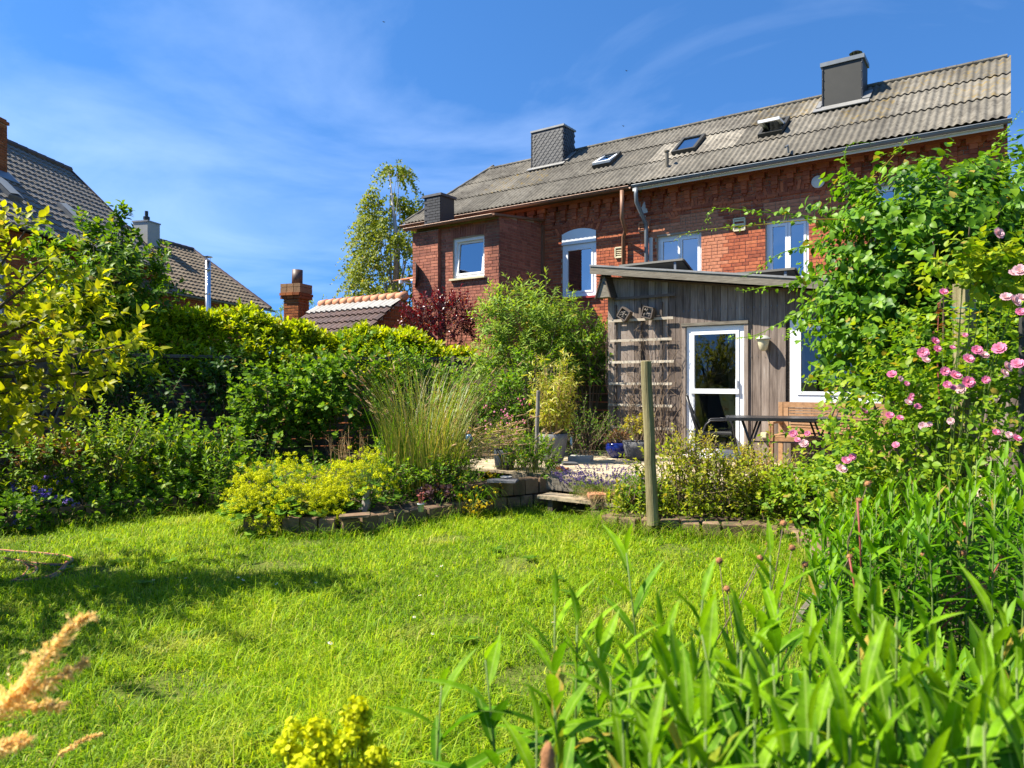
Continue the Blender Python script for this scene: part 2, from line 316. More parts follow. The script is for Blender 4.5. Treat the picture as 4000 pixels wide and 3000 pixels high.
M['lf_dark'] = leaf_mat('lf_dark', [(0.03, 0.085, 0.012), (0.055, 0.135, 0.02), (0.09, 0.18, 0.03)], None, 0.4, 0.5, 0.2)
M['lf_currant'] = leaf_mat('lf_currant', [(0.045, 0.12, 0.01), (0.1, 0.225, 0.018), (0.18, 0.32, 0.022)], (0.26, 0.4, 0.025), 0.45, 0.55, 0.2)
M['lf_climber'] = leaf_mat('lf_climber', [(0.035, 0.105, 0.008), (0.08, 0.2, 0.012), (0.14, 0.3, 0.014)], (0.24, 0.4, 0.014), 0.42, 0.45, 0.28)
M['lf_rose'] = leaf_mat('lf_rose', [(0.065, 0.15, 0.01), (0.145, 0.28, 0.014), (0.25, 0.38, 0.018)], (0.4, 0.46, 0.02), 0.46, 0.5, 0.25)
M['lf_aster'] = leaf_mat('lf_aster', [(0.035, 0.125, 0.004), (0.08, 0.22, 0.006), (0.14, 0.33, 0.008)], (0.21, 0.42, 0.008), 0.48, 0.5, 0.22)
M['lf_alch'] = leaf_mat('lf_alch', [(0.065, 0.16, 0.012), (0.12, 0.25, 0.02), (0.19, 0.33, 0.03)], None, 0.4, 0.55, 0.2)
M['lf_bamboo'] = leaf_mat('lf_bamboo', [(0.16, 0.24, 0.015), (0.33, 0.40, 0.025), (0.48, 0.47, 0.05)], (0.50, 0.43, 0.12), 0.42)
M['lf_weed'] = leaf_mat('lf_weed', [(0.12, 0.19, 0.012), (0.25, 0.33, 0.018), (0.4, 0.43, 0.025)], (0.48, 0.42, 0.05), 0.45, 0.5, 0.25)
M['lf_yellowing'] = leaf_mat('lf_yellowing', [(0.2, 0.24, 0.02), (0.38, 0.36, 0.03), (0.45, 0.36, 0.05)], None, 0.42)
M['lf_rusty'] = leaf_mat('lf_rusty', [(0.09, 0.05, 0.02), (0.24, 0.09, 0.04), (0.2, 0.16, 0.03)], None, 0.35)
M['lf_purple'] = leaf_mat('lf_purple', [(0.05, 0.03, 0.04), (0.12, 0.06, 0.08)], None, 0.3)
M['grass'] = leaf_mat('grass', [(0.065, 0.15, 0.003), (0.165, 0.305, 0.004), (0.30, 0.46, 0.006), (0.47, 0.54, 0.02)], (0.52, 0.45, 0.13), 0.42, 0.55, 0.2)
M['grass_long'] = leaf_mat('grass_long', [(0.06, 0.13, 0.015), (0.15, 0.24, 0.025), (0.30, 0.33, 0.06)], (0.42, 0.34, 0.12), 0.4)
M['grass_dry'] = leaf_mat('grass_dry', [(0.30, 0.21, 0.10), (0.46, 0.34, 0.17), (0.56, 0.43, 0.24)], None, 0.35, 0.7, 0.2, (1.2, 1.05, 0.8))
M['seed_tan'] = leaf_mat('seed_tan', [(0.34, 0.22, 0.11), (0.5, 0.36, 0.2), (0.6, 0.46, 0.28)], None, 0.35, 0.8, 0.2, (1.2, 1.05, 0.8))
M['seed_gold'] = leaf_mat('seed_gold', [(0.72, 0.54, 0.20), (0.82, 0.65, 0.28), (0.88, 0.74, 0.40)], None, 0.5, 0.8, 0.2, (1.2, 1.05, 0.8))
M['fl_yellow'] = leaf_mat('fl_yellow', [(0.42, 0.50, 0.006), (0.58, 0.62, 0.008), (0.72, 0.72, 0.010)], None, 0.35, 0.6, 0.2, (1.15, 1.1, 0.4))
M['fl_gold'] = leaf_mat('fl_gold', [(0.62, 0.46, 0.01), (0.75, 0.55, 0.012)], None, 0.3, 0.6, 0.2, (1.1, 1.0, 0.4))
M['fl_pink'] = leaf_mat('fl_pink', [(0.62, 0.14, 0.32), (0.76, 0.30, 0.46), (0.84, 0.50, 0.62)], (0.8, 0.6, 0.66), 0.3, 0.6, 0.2, (1.2, 1, 1))
M['fl_pink_pale'] = leaf_mat('fl_pink_pale', [(0.66, 0.36, 0.44), (0.74, 0.52, 0.54), (0.8, 0.64, 0.62)], None, 0.3, 0.6, 0.2, (1.1, 1, 1))
M['fl_purple'] = leaf_mat('fl_purple', [(0.13, 0.08, 0.42), (0.24, 0.16, 0.6), (0.36, 0.28, 0.68)], None, 0.3, 0.6, 0.2, (1, 1, 1.2))
M['fl_lavender'] = leaf_mat('fl_lavender', [(0.05, 0.03, 0.12), (0.10, 0.06, 0.22), (0.15, 0.10, 0.28)], None, 0.2, 0.7, 0.2, (1, 1, 1.2))
M['fl_white'] = leaf_mat('fl_white', [(0.7, 0.7, 0.68), (0.8, 0.8, 0.78)], None, 0.2, 0.6, 0.2, (1, 1, 1))
M['stem_green'] = surf('stem_green', [(0.07, 0.12, 0.02), (0.14, 0.2, 0.04)], 15, 0.6, bumps=0)
M['stem_red'] = surf('stem_red', [(0.17, 0.035, 0.025), (0.32, 0.08, 0.055)], 15, 0.6, bumps=0)
M['seed_head'] = surf('seed_head', [(0.16, 0.07, 0.035), (0.34, 0.15, 0.06), (0.42, 0.24, 0.1)], 60, 0.9, bumps=1.0)

def near_leaf(name, cols, tipcol):
    """leaf seen close up: pale midrib, fine side veins, spots and browned tips, in each leaf's own coordinates"""
    m = leaf_mat(name, cols, tipcol, .44, .55, .12); n = m.node_tree; b = n.nodes["Principled BSDF"]
    t = n.nodes.new("ShaderNodeTexCoord"); s_ = n.nodes.new("ShaderNodeSeparateXYZ"); n.links.new(t.outputs["Object"], s_.inputs[0])
    ab = n.nodes.new("ShaderNodeMath"); ab.operation = 'ABSOLUTE'; n.links.new(s_.outputs[0], ab.inputs[0])
    rib = ramp(n, ab.outputs[0], [(1, 1, 1), (0, 0, 0)], [0.004, 0.014])
    oi = n.nodes.new("ShaderNodeObjectInfo"); ad = n.nodes.new("ShaderNodeVectorMath"); ad.operation = 'ADD'; n.links.new(t.outputs["Object"], ad.inputs[0]); n.links.new(oi.outputs["Location"], ad.inputs[1])
    sp = ramp(n, noise(n, ad.outputs[0], 14, 6, .7), [(0, 0, 0), (1, 1, 1)], [0.68, 0.74])
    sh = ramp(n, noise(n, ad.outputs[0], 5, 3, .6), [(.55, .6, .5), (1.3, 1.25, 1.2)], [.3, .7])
    ed = n.nodes.new("ShaderNodeMath"); ed.operation = 'ADD'; n.links.new(s_.outputs[1], ed.inputs[0]); n.links.new(noise(n, ad.outputs[0], 6, 4), ed.inputs[1])
    tipb = ramp(n, ed.outputs[0], [(0, 0, 0), (1, 1, 1)], [1.36 / 2, 1.46 / 2]) if False else None
    for link in list(b.inputs["Base Color"].links):
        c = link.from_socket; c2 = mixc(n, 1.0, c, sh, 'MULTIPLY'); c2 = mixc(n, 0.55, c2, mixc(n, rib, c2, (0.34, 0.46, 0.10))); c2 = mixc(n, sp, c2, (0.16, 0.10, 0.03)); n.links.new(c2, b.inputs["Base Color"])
    return m
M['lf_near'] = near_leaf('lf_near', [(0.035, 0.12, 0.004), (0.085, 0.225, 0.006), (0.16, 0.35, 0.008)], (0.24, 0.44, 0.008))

# ------------------------------------------------------------------ frames: s along a facade, t into the building, z up
class Fr:
    def __init__(self, O, u):
        self.O = np.array(O, float); u = unit(u); self.u = u; self.w = np.array([-u[1], u[0]])
        self.ax = np.array([[u[0], u[1], 0], [self.w[0], self.w[1], 0], [0, 0, 1.0]])
    def P(self, s, t, z):
        p = self.O + self.u * s + self.w * t; return np.array([p[0], p[1], z])
    def px(self, px, py, t=0.0):      # where the line of sight through a photo pixel meets the vertical plane at depth t
        d = np.array([(px - 2000) / FPX, 1.0]); k = (self.O @ self.w + t) / (d @ self.w)
        return float((d * k - self.O) @ self.u), float(CZ + (HY - py) / FPX * k)
    def st(self, p): q = np.asarray(p[:2]) - self.O; return float(q @ self.u), float(q @ self.w)
TH = math.radians(54.7)
H = Fr((1.715, 18.0), (math.sin(TH), -math.cos(TH)))            # the brick terrace
EXT_T = -4.87                                                   # front plane of the timber extension

UNIT = {}
def unit_box(mat):
    if mat.name not in UNIT: UNIT[mat.name] = MB().box((0, 0, 0), (1, 1, 1), rnd=0.0).mesh("brick", mat)
    return UNIT[mat.name]
def mat4(ax_rows, c, base):
    m = Matrix(((*ax_rows[:, 0], c[0] - base[0]), (*ax_rows[:, 1], c[1] - base[1]), (*ax_rows[:, 2], c[2] - base[2]), (0, 0, 0, 1)))
    return m
def affine(cols, c, base):
    cols = np.asarray(cols, float); c = np.asarray(c, float) - base
    return Matrix(((cols[0][0], cols[1][0], cols[2][0], c[0]), (cols[0][1], cols[1][1], cols[2][1], c[1]), (cols[0][2], cols[1][2], cols[2][2], c[2]), (0, 0, 0, 1)))

def brick_wall(parent, fr, s0, s1, z0, z1, t=0.0, openings=(), mat='brick', mortar='mortar', nparts=0, focus=None, top=None, patches=(), axis='s', sgn=-1, reveal=0.14, bricks=True, course=0.077, L=0.24):
    """bricks standing proud of a mortar sheet; axis 's': wall along s at depth t, facing -t; axis 't': along t at s=t, facing +s (sgn=+1)"""
    def Pt(a, d, z):
        if axis == 's': return fr.P(a, t + sgn * d, z)
        return fr.P(t + sgn * d, a, z)
    A = fr.ax[0] if axis == 's' else fr.ax[1]
    Dn = (fr.ax[1] if axis == 's' else fr.ax[0]) * sgn
    Zv = np.array([0, 0, 1.0])
    ss = sorted({s0, s1, *[min(max(o[k], s0), s1) for o in openings for k in (0, 1)]}); zs = sorted({z0, z1, *[min(max(o[k], z0), z1) for o in openings for k in (2, 3)]})
    if top is not None: ss = sorted(set(ss) | set(np.linspace(s0, s1, 9)))
    w = MB()
    for a, b in zip(ss[:-1], ss[1:]):
        for c, d in zip(zs[:-1], zs[1:]):
            ms, mz = (a + b) / 2, (c + d) / 2
            if any(o[0] < ms < o[1] and o[2] < mz < o[3] for o in openings): continue
            da = d if top is None else min(d, top(a)); db = d if top is None else min(d, top(b))
            if da <= c and db <= c: continue
            w.add([Pt(a, 0, c), Pt(b, 0, c), Pt(b, 0, max(db, c)), Pt(a, 0, max(da, c))], [(0, 1, 2, 3)])
    for o in openings:
        q = [(o[0], o[2]), (o[1], o[2]), (o[1], o[3]), (o[0], o[3])]
        for i in range(4):
            (a, c), (b, d) = q[i], q[(i + 1) % 4]
            w.add([Pt(a, 0, c), Pt(b, 0, d), Pt(b, -reveal, d), Pt(a, -reveal, c)], [(0, 1, 2, 3)])
    wall = w.build('wall', M[mortar], parent)
    if not bricks: return wall
    rows = []
    nz = int((z1 - z0) / course)
    for k in range(nz):
        c = z0 + k * course; d = c + course - 0.012
        cut = sorted([(o[0], o[1]) for o in openings if o[2] < d and o[3] > c]); free = []; x = s0
        for a, b in cut:
            if a > x: free.append((x, min(a, s1)))
            x = max(x, b)
        if x < s1: free.append((x, s1))
        for a, b in free:
            x = a - (0.126 if k % 2 else 0.0) - random.choice((0, 0, 0.06))
            while x < b - 0.03:
                l = L if random.random() > 0.3 else L * 0.48
                e = min(x + l, b); st_ = max(x, a)
                if e - st_ > 0.03 and (top is None or d < top((st_ + e) / 2) - 0.01):
                    rows.append((st_, e, c, d))
                x += l + 0.012
    if not rows: return wall
    rows = np.array(rows); n = len(rows)
    cs = (rows[:, 0] + rows[:, 1]) / 2; cz = (rows[:, 2] + rows[:, 3]) / 2
    depth = 0.012 + R.uniform(-0.003, 0.004, n)
    ctr = np.array([Pt(cs[i], depth[i] / 2, cz[i]) for i in range(n)])
    rnd = np.clip(R.beta(2, 2, n), 0, 1); tip = np.zeros(n)
    for (a, b, c, d) in patches: tip[(cs > a) & (cs < b) & (cz > c) & (cz < d)] = 0.85
    order = np.argsort(np.linalg.norm(ctr - np.asarray(focus if focus is not None else (0, 0, CZ)), axis=1))
    part = set(order[:nparts].tolist())
    um = unit_box(M[mat]); base = BASE[parent.name]
    mb = MB()
    for i in range(n):
        dims = (rows[i, 1] - rows[i, 0], depth[i] + 0.004, rows[i, 3] - rows[i, 2])
        cols = (A * dims[0], Dn * dims[1], Zv * dims[2])
        if i in part: obj('brick', um, wall, rnd=float(rnd[i]), tip=float(tip[i]), mat4=affine(cols, ctr[i], base))
        else:
            mb.add(BOXV @ np.array(cols) + ctr[i], BOXF, rnd[i], tip[i])
    if mb.n: mb.build('bricks', M[mat], wall, kind='stuff')
    return wall

def arch(parent, fr, sc, half, z_spring, rise, t=0.0, mat='brick', h=0.24):
    rad = (half * half + rise * rise) / (2 * rise); zc = z_spring + rise - rad; a0 = math.asin(half / rad)
    n = int(2 * a0 * rad / 0.077); base = BASE[parent.name]; um = unit_box(M[mat])
    for i in range(n):
        a = -a0 + 2 * a0 * (i + 0.5) / n; r = rad + h / 2
        c = fr.P(sc + r * math.sin(a), t - 0.011, zc + r * math.cos(a))
        X = fr.ax[0] * math.cos(a) - fr.ax[2] * math.sin(a); Z = fr.ax[0] * math.sin(a) + fr.ax[2] * math.cos(a)
        obj('arch_brick', um, parent, rnd=float(R.uniform(0, .8)), mat4=affine((X * 0.064, fr.ax[1] * 0.03, Z * h), c, base))

def window(parent, fr, s0, s1, z0, z1, t, n=1, mat='pvc', fw=0.07, glass='glass', room=True, tilt=None, curtain=None, name='window'):
    """white frame with a sash and a pane for each light; a dark room behind"""
    g = MB()
    for (a, b, c, d) in ((s0, s1, z0, z0 + fw), (s0, s1, z1 - fw, z1), (s0, s0 + fw, z0 + fw, z1 - fw), (s1 - fw, s1, z0 + fw, z1 - fw)):
        g.box(fr.P((a + b) / 2, t + 0.035, (c + d) / 2), (b - a, 0.07, d - c), fr.ax)
    win = g.build(name, M[mat], parent)
    w = (s1 - s0 - 2 * fw) / n
    for k in range(n):
        a = s0 + fw + k * w; b = a + w; c = z0 + fw; d = z1 - fw; q = 0.055; tl = tilt if (tilt and k == 0) else 0.0
        g = MB()
        def sp(s, z, dep): return fr.P(s, t - 0.012 + dep + tl * (z - c), z)
        for (a2, b2, c2, d2) in ((a + .004, b - .004, c + .004, c + q), (a + .004, b - .004, d - q, d - .004), (a + .004, a + q, c + q, d - q), (b - q, b - .004, c + q, d - q)):
            vs = [sp(s, z, dep) for dep in (0, 0.06) for (s, z) in ((a2, c2), (b2, c2), (b2, d2), (a2, d2))]
            g.add(vs, [(0, 3, 2, 1), (4, 5, 6, 7), (0, 1, 5, 4), (1, 2, 6, 5), (2, 3, 7, 6), (3, 0, 4, 7)])
        g.build('sash', M[mat], win)
        MB().add([sp(a + q, c + q, .03), sp(b - q, c + q, .03), sp(b - q, d - q, .03), sp(a + q, d - q, .03)], [(0, 1, 2, 3)]).build('pane', M[glass], win)
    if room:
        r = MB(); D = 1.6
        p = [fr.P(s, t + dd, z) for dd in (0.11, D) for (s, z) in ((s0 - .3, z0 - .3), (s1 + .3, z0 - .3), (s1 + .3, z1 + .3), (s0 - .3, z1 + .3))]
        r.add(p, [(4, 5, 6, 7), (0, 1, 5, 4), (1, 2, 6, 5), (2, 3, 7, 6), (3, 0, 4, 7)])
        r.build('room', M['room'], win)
    if curtain:
        MB().add([fr.P(s, t + 0.2, z) for s, z in curtain], [tuple(range(len(curtain)))]).build('curtain', M['curtain'], win)
    return win

# ------------------------------------------------------------------ the setting
def sheet(name, pts, z, mat, kind='structure', sub=0):
    v = [(p[0], p[1], z if len(p) < 3 else p[2]) for p in pts]
    o = MB().add(v, [tuple(range(len(v)))]).build(name, M[mat]); o["kind"] = kind; return o
sheet('ground', [(-900, -600), (900, -600), (900, 1500), (-900, 1500)], -0.012, 'ground')
LAWN = [(-5.4, 0.6), (1.6, 0.6), (1.72, 3.6), (1.85, 4.5), (2.5, 5.85), (2.75, 6.6), (2.7, 7.15), (1.0, 7.6), (0.95, 8.5), (0.45, 9.2), (-0.35, 8.6), (-1.0, 7.9), (-1.8, 7.3), (-2.9, 7.4), (-2.6, 9.2), (-3.7, 8.8), (-5.4, 7.5)]
sheet('lawn', LAWN, 0.0, 'lawn_soil')
def mound(name, outline, z, edge, mat='soil'):
    """raised soil with an uneven surface"""
    c = np.mean(outline, axis=0); m = MB(); n = 40; O = np.array(outline, float); k = len(O)
    seg = []
    for i in range(k):
        for f in np.linspace(0, 1, 6, endpoint=False): seg.append(O[i] * (1 - f) + O[(i + 1) % k] * f)
    seg = np.array(seg); V = []; rings = (1.0, 0.97, 0.85, 0.65, 0.4, 0.15)
    for j, q in enumerate(rings):
        zz = edge if j == 0 else z
        p = c + (seg - c) * q; V.append(np.column_stack([p, zz + (R.uniform(-.03, .03, len(p)) if j > 1 else np.zeros(len(p)))]))
    V.append(np.array([[c[0], c[1], z]])); N = len(seg); F = []
    for j in range(len(rings) - 1):
        for i in range(N): i2 = (i + 1) % N; F.append((j*N+i, j*N+i2, (j+1)*N+i2, (j+1)*N+i))
    for i in range(N): F.append(((len(rings)-1)*N+i, (len(rings)-1)*N+(i+1) % N, len(rings)*N))
    o = m.add(np.vstack(V), F).build(name, M[mat], smooth=True); o["kind"] = 'structure'; return o
mound('left_flower_bed', [(-7.0, 6.4), (-5.4, 7.62), (-3.7, 8.95), (-2.75, 9.55), (-2.3, 14.1), (-4.5, 13.9), (-6.2, 12.8), (-6.6, 8.5)], 0.2, 0.1)
mound('centre_flower_bed', [(-2.75, 7.55), (-1.8, 7.42), (-1.0, 8.05), (-0.42, 8.75), (0.45, 9.2), (0.3, 10.2), (.2, 13.6), (-2.2, 14.1), (-2.65, 9.4)], 0.22, 0.1)
mound('right_flower_bed', [(1.05, 7.75), (1.9, 7.36), (2.75, 7.26), (3.8, 6.8), (5.5, 6.2), (4.3, 7.5), (2.9, 8.35), (1.4, 8.75), (1.05, 8.45)], 0.14, 0.06)
mound('near_right_flower_bed', [(1.8, 3.6), (1.92, 4.5), (2.58, 5.85), (2.85, 6.6), (3.6, 6.9), (7, 6), (7, 0), (1.2, 0.2), (1.0, 1.4), (1.6, 2.6)], 0.07, 0.03)

# deck of weathered boards along the extension
deck = thing('deck', 'weathered pale timber deck in front of the boarded extension', None, H.P(6, -6.5, 0.36), kind='structure')
def deck_row(t0, t1, s0, s1):
    t = t0
    while t < t1 - 0.05:
        cuts = [s0] + sorted(R.uniform(s0 + 1, s1 - 1, 1).tolist() if s1 - s0 > 3 else []) + [s1]
        for a, b in zip(cuts[:-1], cuts[1:]):
            dz = R.uniform(-.003, .003)
            MB().box(H.P((a + b) / 2, t + 0.07, 0.385 + dz), (b - a - 0.006, 0.134, 0.03), H.ax, rnd=R.uniform(0, 1)).build('plank', M['wood_deck'], deck)
        t += 0.142
deck_row(-8.02, -7.34, 2.6, 5.5); deck_row(-7.30, EXT_T - 0.02, 2.2, 9.4)
MB().box(H.P(4.55, -8.06, 0.30), (1.95, 0.035, 0.15), H.ax).build('riser_board', M['wood_fascia'], deck)
MB().box(H.P(5.5, -7.63, 0.25), (0.03, 0.8, 0.24), H.ax).build('side_board', M['wood_fascia'], deck)
MB().box(H.P(7.4, -7.34, 0.25), (3.9, 0.03, 0.24), H.ax).build('front_board', M['wood_fascia'], deck)
step = thing('deck_step', 'low plank step leading from the lawn up to the deck', 'step', H.P(4.9, -8.3, 0))
MB().box(H.P(4.82, -8.28, 0.185), (1.15, 0.3, 0.04), H.ax).build('tread', M['wood_deck'], step)
for s in (4.4, 5.2): MB().box(H.P(s, -8.26, 0.08), (0.07, 0.24, 0.16), H.ax).build('bearer', M['wood_fence'], step)

# ------------------------------------------------------------------ brick terrace: right house
S_P, S_R, Z_E, Z_R, T_R = 1.7, 8.9, 6.2, 8.36, 2.4
def rpt(s, f, h=0.0, dt=0.0):      # point on the front roof slope, f = 0 eaves .. 1 ridge, h off the slope
    t = -0.5 + (T_R + 0.5) * f; z = Z_E + (Z_R - Z_E) * f
    L_ = math.hypot(T_R + 0.5, Z_R - Z_E); nt_, nz_ = -(Z_R - Z_E) / L_, (T_R + 0.5) / L_
    return H.P(s, t + nt_ * h, z + nz_ * h)
SLOPE = math.hypot(T_R + 0.5, Z_R - Z_E)
RX = np.array([H.ax[0], unit(H.ax[1] * (T_R + 0.5) + H.ax[2] * (Z_R - Z_E)), unit(-H.ax[1] * (Z_R - Z_E) + H.ax[2] * (T_R + 0.5))])
def rp(px, py):                    # roof coordinates under a photo pixel
    d = np.array([(px - 2000) / FPX, 1.0, (HY - py) / FPX]); o = np.array([0, 0, CZ]); p0 = rpt(0, 0); n = RX[2]
    k = ((p0 - o) @ n) / (d @ n); p = o + d * k; q = p - p0
    return float(q @ RX[0]), float(q @ RX[1]) / SLOPE
def corrugated(parent, s0, s1, hip=None, pale=(), moss=(), rows=((0, .36), (.335, .70), (.675, 1.0))):
    wv = 0.132; w = 8 * wv
    for j, (f0, f1) in enumerate(rows):
        s = s0; k = 0
        while s < s1 - 0.02:
            e = min(s + w, s1); n = max(2, int(round((e - s) / wv * 6))); m = MB(); V = []; lift = 0.012 * (0 if j == 0 else 1)
            lift = R.uniform(0, .012)
            for i in range(n + 1):
                a = s + (e - s) * i / n + 0.0; g1 = f1; g0 = f0
                if hip is not None: g1 = min(f1, hip(a)); g0 = min(f0, g1)
                hh = 0.018 * math.cos(2 * math.pi * a / wv)
                V += [rpt(a, g0, 0.045 + hh + 0.02 + lift), rpt(a, (g0 + g1) / 2, 0.045 + hh + 0.01), rpt(a, g1, 0.045 + hh)]
            F = []
            for i in range(n):
                F += [(i*3, (i+1)*3, (i+1)*3+1, i*3+1), (i*3+1, (i+1)*3+1, (i+1)*3+2, i*3+2)]
            key = (j, k); pal = 0.0
            for (a, b, jj, amt) in pale:
                if jj == j and a < (s + e) / 2 < b: pal = amt
            mt = 'corr_moss' if any(a < (s + e) / 2 < b and jj == j for (a, b, jj) in moss) else 'corr'
            mm = m.add(V, F, R.uniform(0, 1), pal)
            mm.build('roof_sheet', M[mt], parent, smooth=True)
            s = e; k += 1
def gutter(parent, s0, s1, mat, z=Z_E - 0.03, t=-0.58, fr=H, r=0.06):
    a = np.linspace(math.pi, 2 * math.pi, 8); m = MB(); V = []
    for s in (s0, s1):
        for q in a: V.append(fr.P(s, t + r * math.cos(q), z + r * math.sin(q)))
        for q in a[::-1]: V.append(fr.P(s, t + (r - .008) * math.cos(q), z + (r - .008) * math.sin(q)))
    F = [(i, i + 1, 16 + i + 1, 16 + i) for i in range(15)] + [(15, 0, 16, 31), tuple(range(16)), tuple(range(31, 15, -1))]
    g = m.add(V, F).build('gutter', M[mat], parent)
    MB().tube([fr.P(s0, t - r, z + .004), fr.P(s1, t - r, z + .004)], 0.011, 6).build('gutter_bead', M[mat], g)
    return g
def corbels(parent, s0, s1, fr=H, z=Z_E, step=0.325, t=0.0, n_face=1):
    s = s0 + 0.12; um = unit_box(M['brick']); base = BASE[parent.name]
    while s < s1:
        m = MB()
        for (w_, d_, za, zb) in ((0.24, 0.13, -0.20, -0.09), (0.13, 0.11, -0.30, -0.205), (0.12, 0.10, -0.385, -0.305), (0.12, 0.075, -0.46, -0.39), (0.055, 0.05, -0.52, -0.465)):
            m.box(fr.P(s, t - d_ / 2 - .004, z + (za + zb) / 2), (w_, d_, zb - za), fr.ax, rnd=R.uniform(0, .8))
        m.build('corbel', M['brick'], parent); s += step
    MB().box(fr.P((s0 + s1) / 2, t - 0.075, z - 0.045), (s1 - s0, 0.15, 0.08), fr.ax, rnd=.4).build('cornice', M['brick'], parent)
    s = s0
    m = MB()
    while s < s1 - 0.05:
        m.box(fr.P(s + .115, t - 0.02, z - 0.60), (0.225, 0.045, 0.06), fr.ax, rnd=R.uniform(0, .8)); s += 0.24
    m.build('string_course', M['brick'], parent)

hr = thing('brick_house', 'red brick house with grey gutter and corrugated grey roof behind the wooden extension', 'house', H.P(5.3, 0, 0))
w2a, w2b = H.px(2565, 925), H.px(2740, 1040); w3a, w3b = H.px(2990, 865), H.px(3160, 1050)
OP = [(w2a[0], w2b[0], 3.55, w2a[1]), (w3a[0], w3b[0], 3.72, w3a[1]), (6.75, 7.85, 3.8, 5.5)]
pa, pb = H.px(2640, 850), H.px(2800, 1050); pc, pd = H.px(2985, 790), H.px(3180, 900)
wr = brick_wall(hr, H, S_P, S_R, 0.0, Z_E - 0.02, 0.0, OP, nparts=300, focus=H.P(3.9, 0, 4.7), patches=[(pa[0], pb[0] + .15, 3.5, pa[1]), (w2a[0] - .2, pb[0] + .05, w2a[1], w2a[1] + .3), (pc[0], pd[0] + .1, w3a[1], pc[1])])
brick_wall(hr, H, 0.0, 2 * T_R, 0.0, Z_R, S_R, [], axis='t', sgn=1, top=lambda t: Z_E - 0.1 + (Z_R - Z_E) * (1 - abs(t - T_R) / T_R * 1.0) * .98)
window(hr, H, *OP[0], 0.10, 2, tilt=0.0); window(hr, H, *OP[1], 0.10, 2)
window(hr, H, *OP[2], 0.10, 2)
MB().box(H.P((OP[0][0] + OP[0][1]) / 2 - .68, -.02, 4.3), (0.09, 0.06, 1.45), H.ax).build('plaster_reveal', M['plaster'], hr)
for (x, y, half, rise) in ((2727, 812, .66, .20), (3080, 748, .68, .20), (3560, 655, .68, .20)):
    s, z = H.px(x, y); arch(hr, H, s, half, z - rise, rise)
corbels(hr, S_P + .1, S_R)
MB().box(H.P((S_P + S_R) / 2, -0.49, Z_E - 0.06), (S_R - S_P - .05, 0.02, 0.14), H.ax).build('fascia_board', M['white'], hr)
MB().box(H.P((S_P + S_R) / 2, -0.24, Z_E - 0.13 + .13), (S_R - S_P - .06, 0.48, 0.02), H.ax).build('soffit', M['wood_fence'], hr)
roof = MB().add([rpt(S_P, 0, 0), rpt(S_R, 0, 0), rpt(S_R, 1, 0), rpt(S_P, 1, 0), H.P(S_R, 2*T_R+.5, Z_E), H.P(S_P, 2*T_R+.5, Z_E)], [(0, 1, 2, 3), (3, 2, 4, 5)]).build('roof', M['corr'], hr)
k1, k2 = rp(2600, 600), rp(3080, 500)
corrugated(roof, S_P, S_R + .08, pale=[(rp(2590, 590)[0], rp(2850, 560)[0], 1, 0.5), (rp(2850, 560)[0], rp(2960, 540)[0], 1, 0.2)], moss=[(7.4, 9.1, 2), (3.6, 6.5, 2), (5.9, 7.4, 1), (8.0, 9.1, 1)])
m = MB()
for i in range(24):
    s = S_P + (S_R - S_P) * (i + .5) / 24
    m.tube([rpt(s - .17, 1, 0.05), rpt(s + .17, 1, 0.055)], 0.055, 8)
m.build('ridge_cap', M['corr'], roof)
g = gutter(hr, S_P + .06, S_R + .1, 'zinc')
def pipe(parent, pts, r, mat, name='downpipe'): return MB().tube(pts, r, 10).build(name, M[mat], parent, smooth=True)
pipe(hr, [H.P(1.86, -.6, Z_E - .1), H.P(1.86, -.6, Z_E - .25), H.P(1.86, -.58, Z_E - .42), H.P(1.90, -.16, Z_E - .85), H.P(1.90, -.12, Z_E - 1.0), H.P(1.90, -.12, .1)], 0.048, 'zinc')
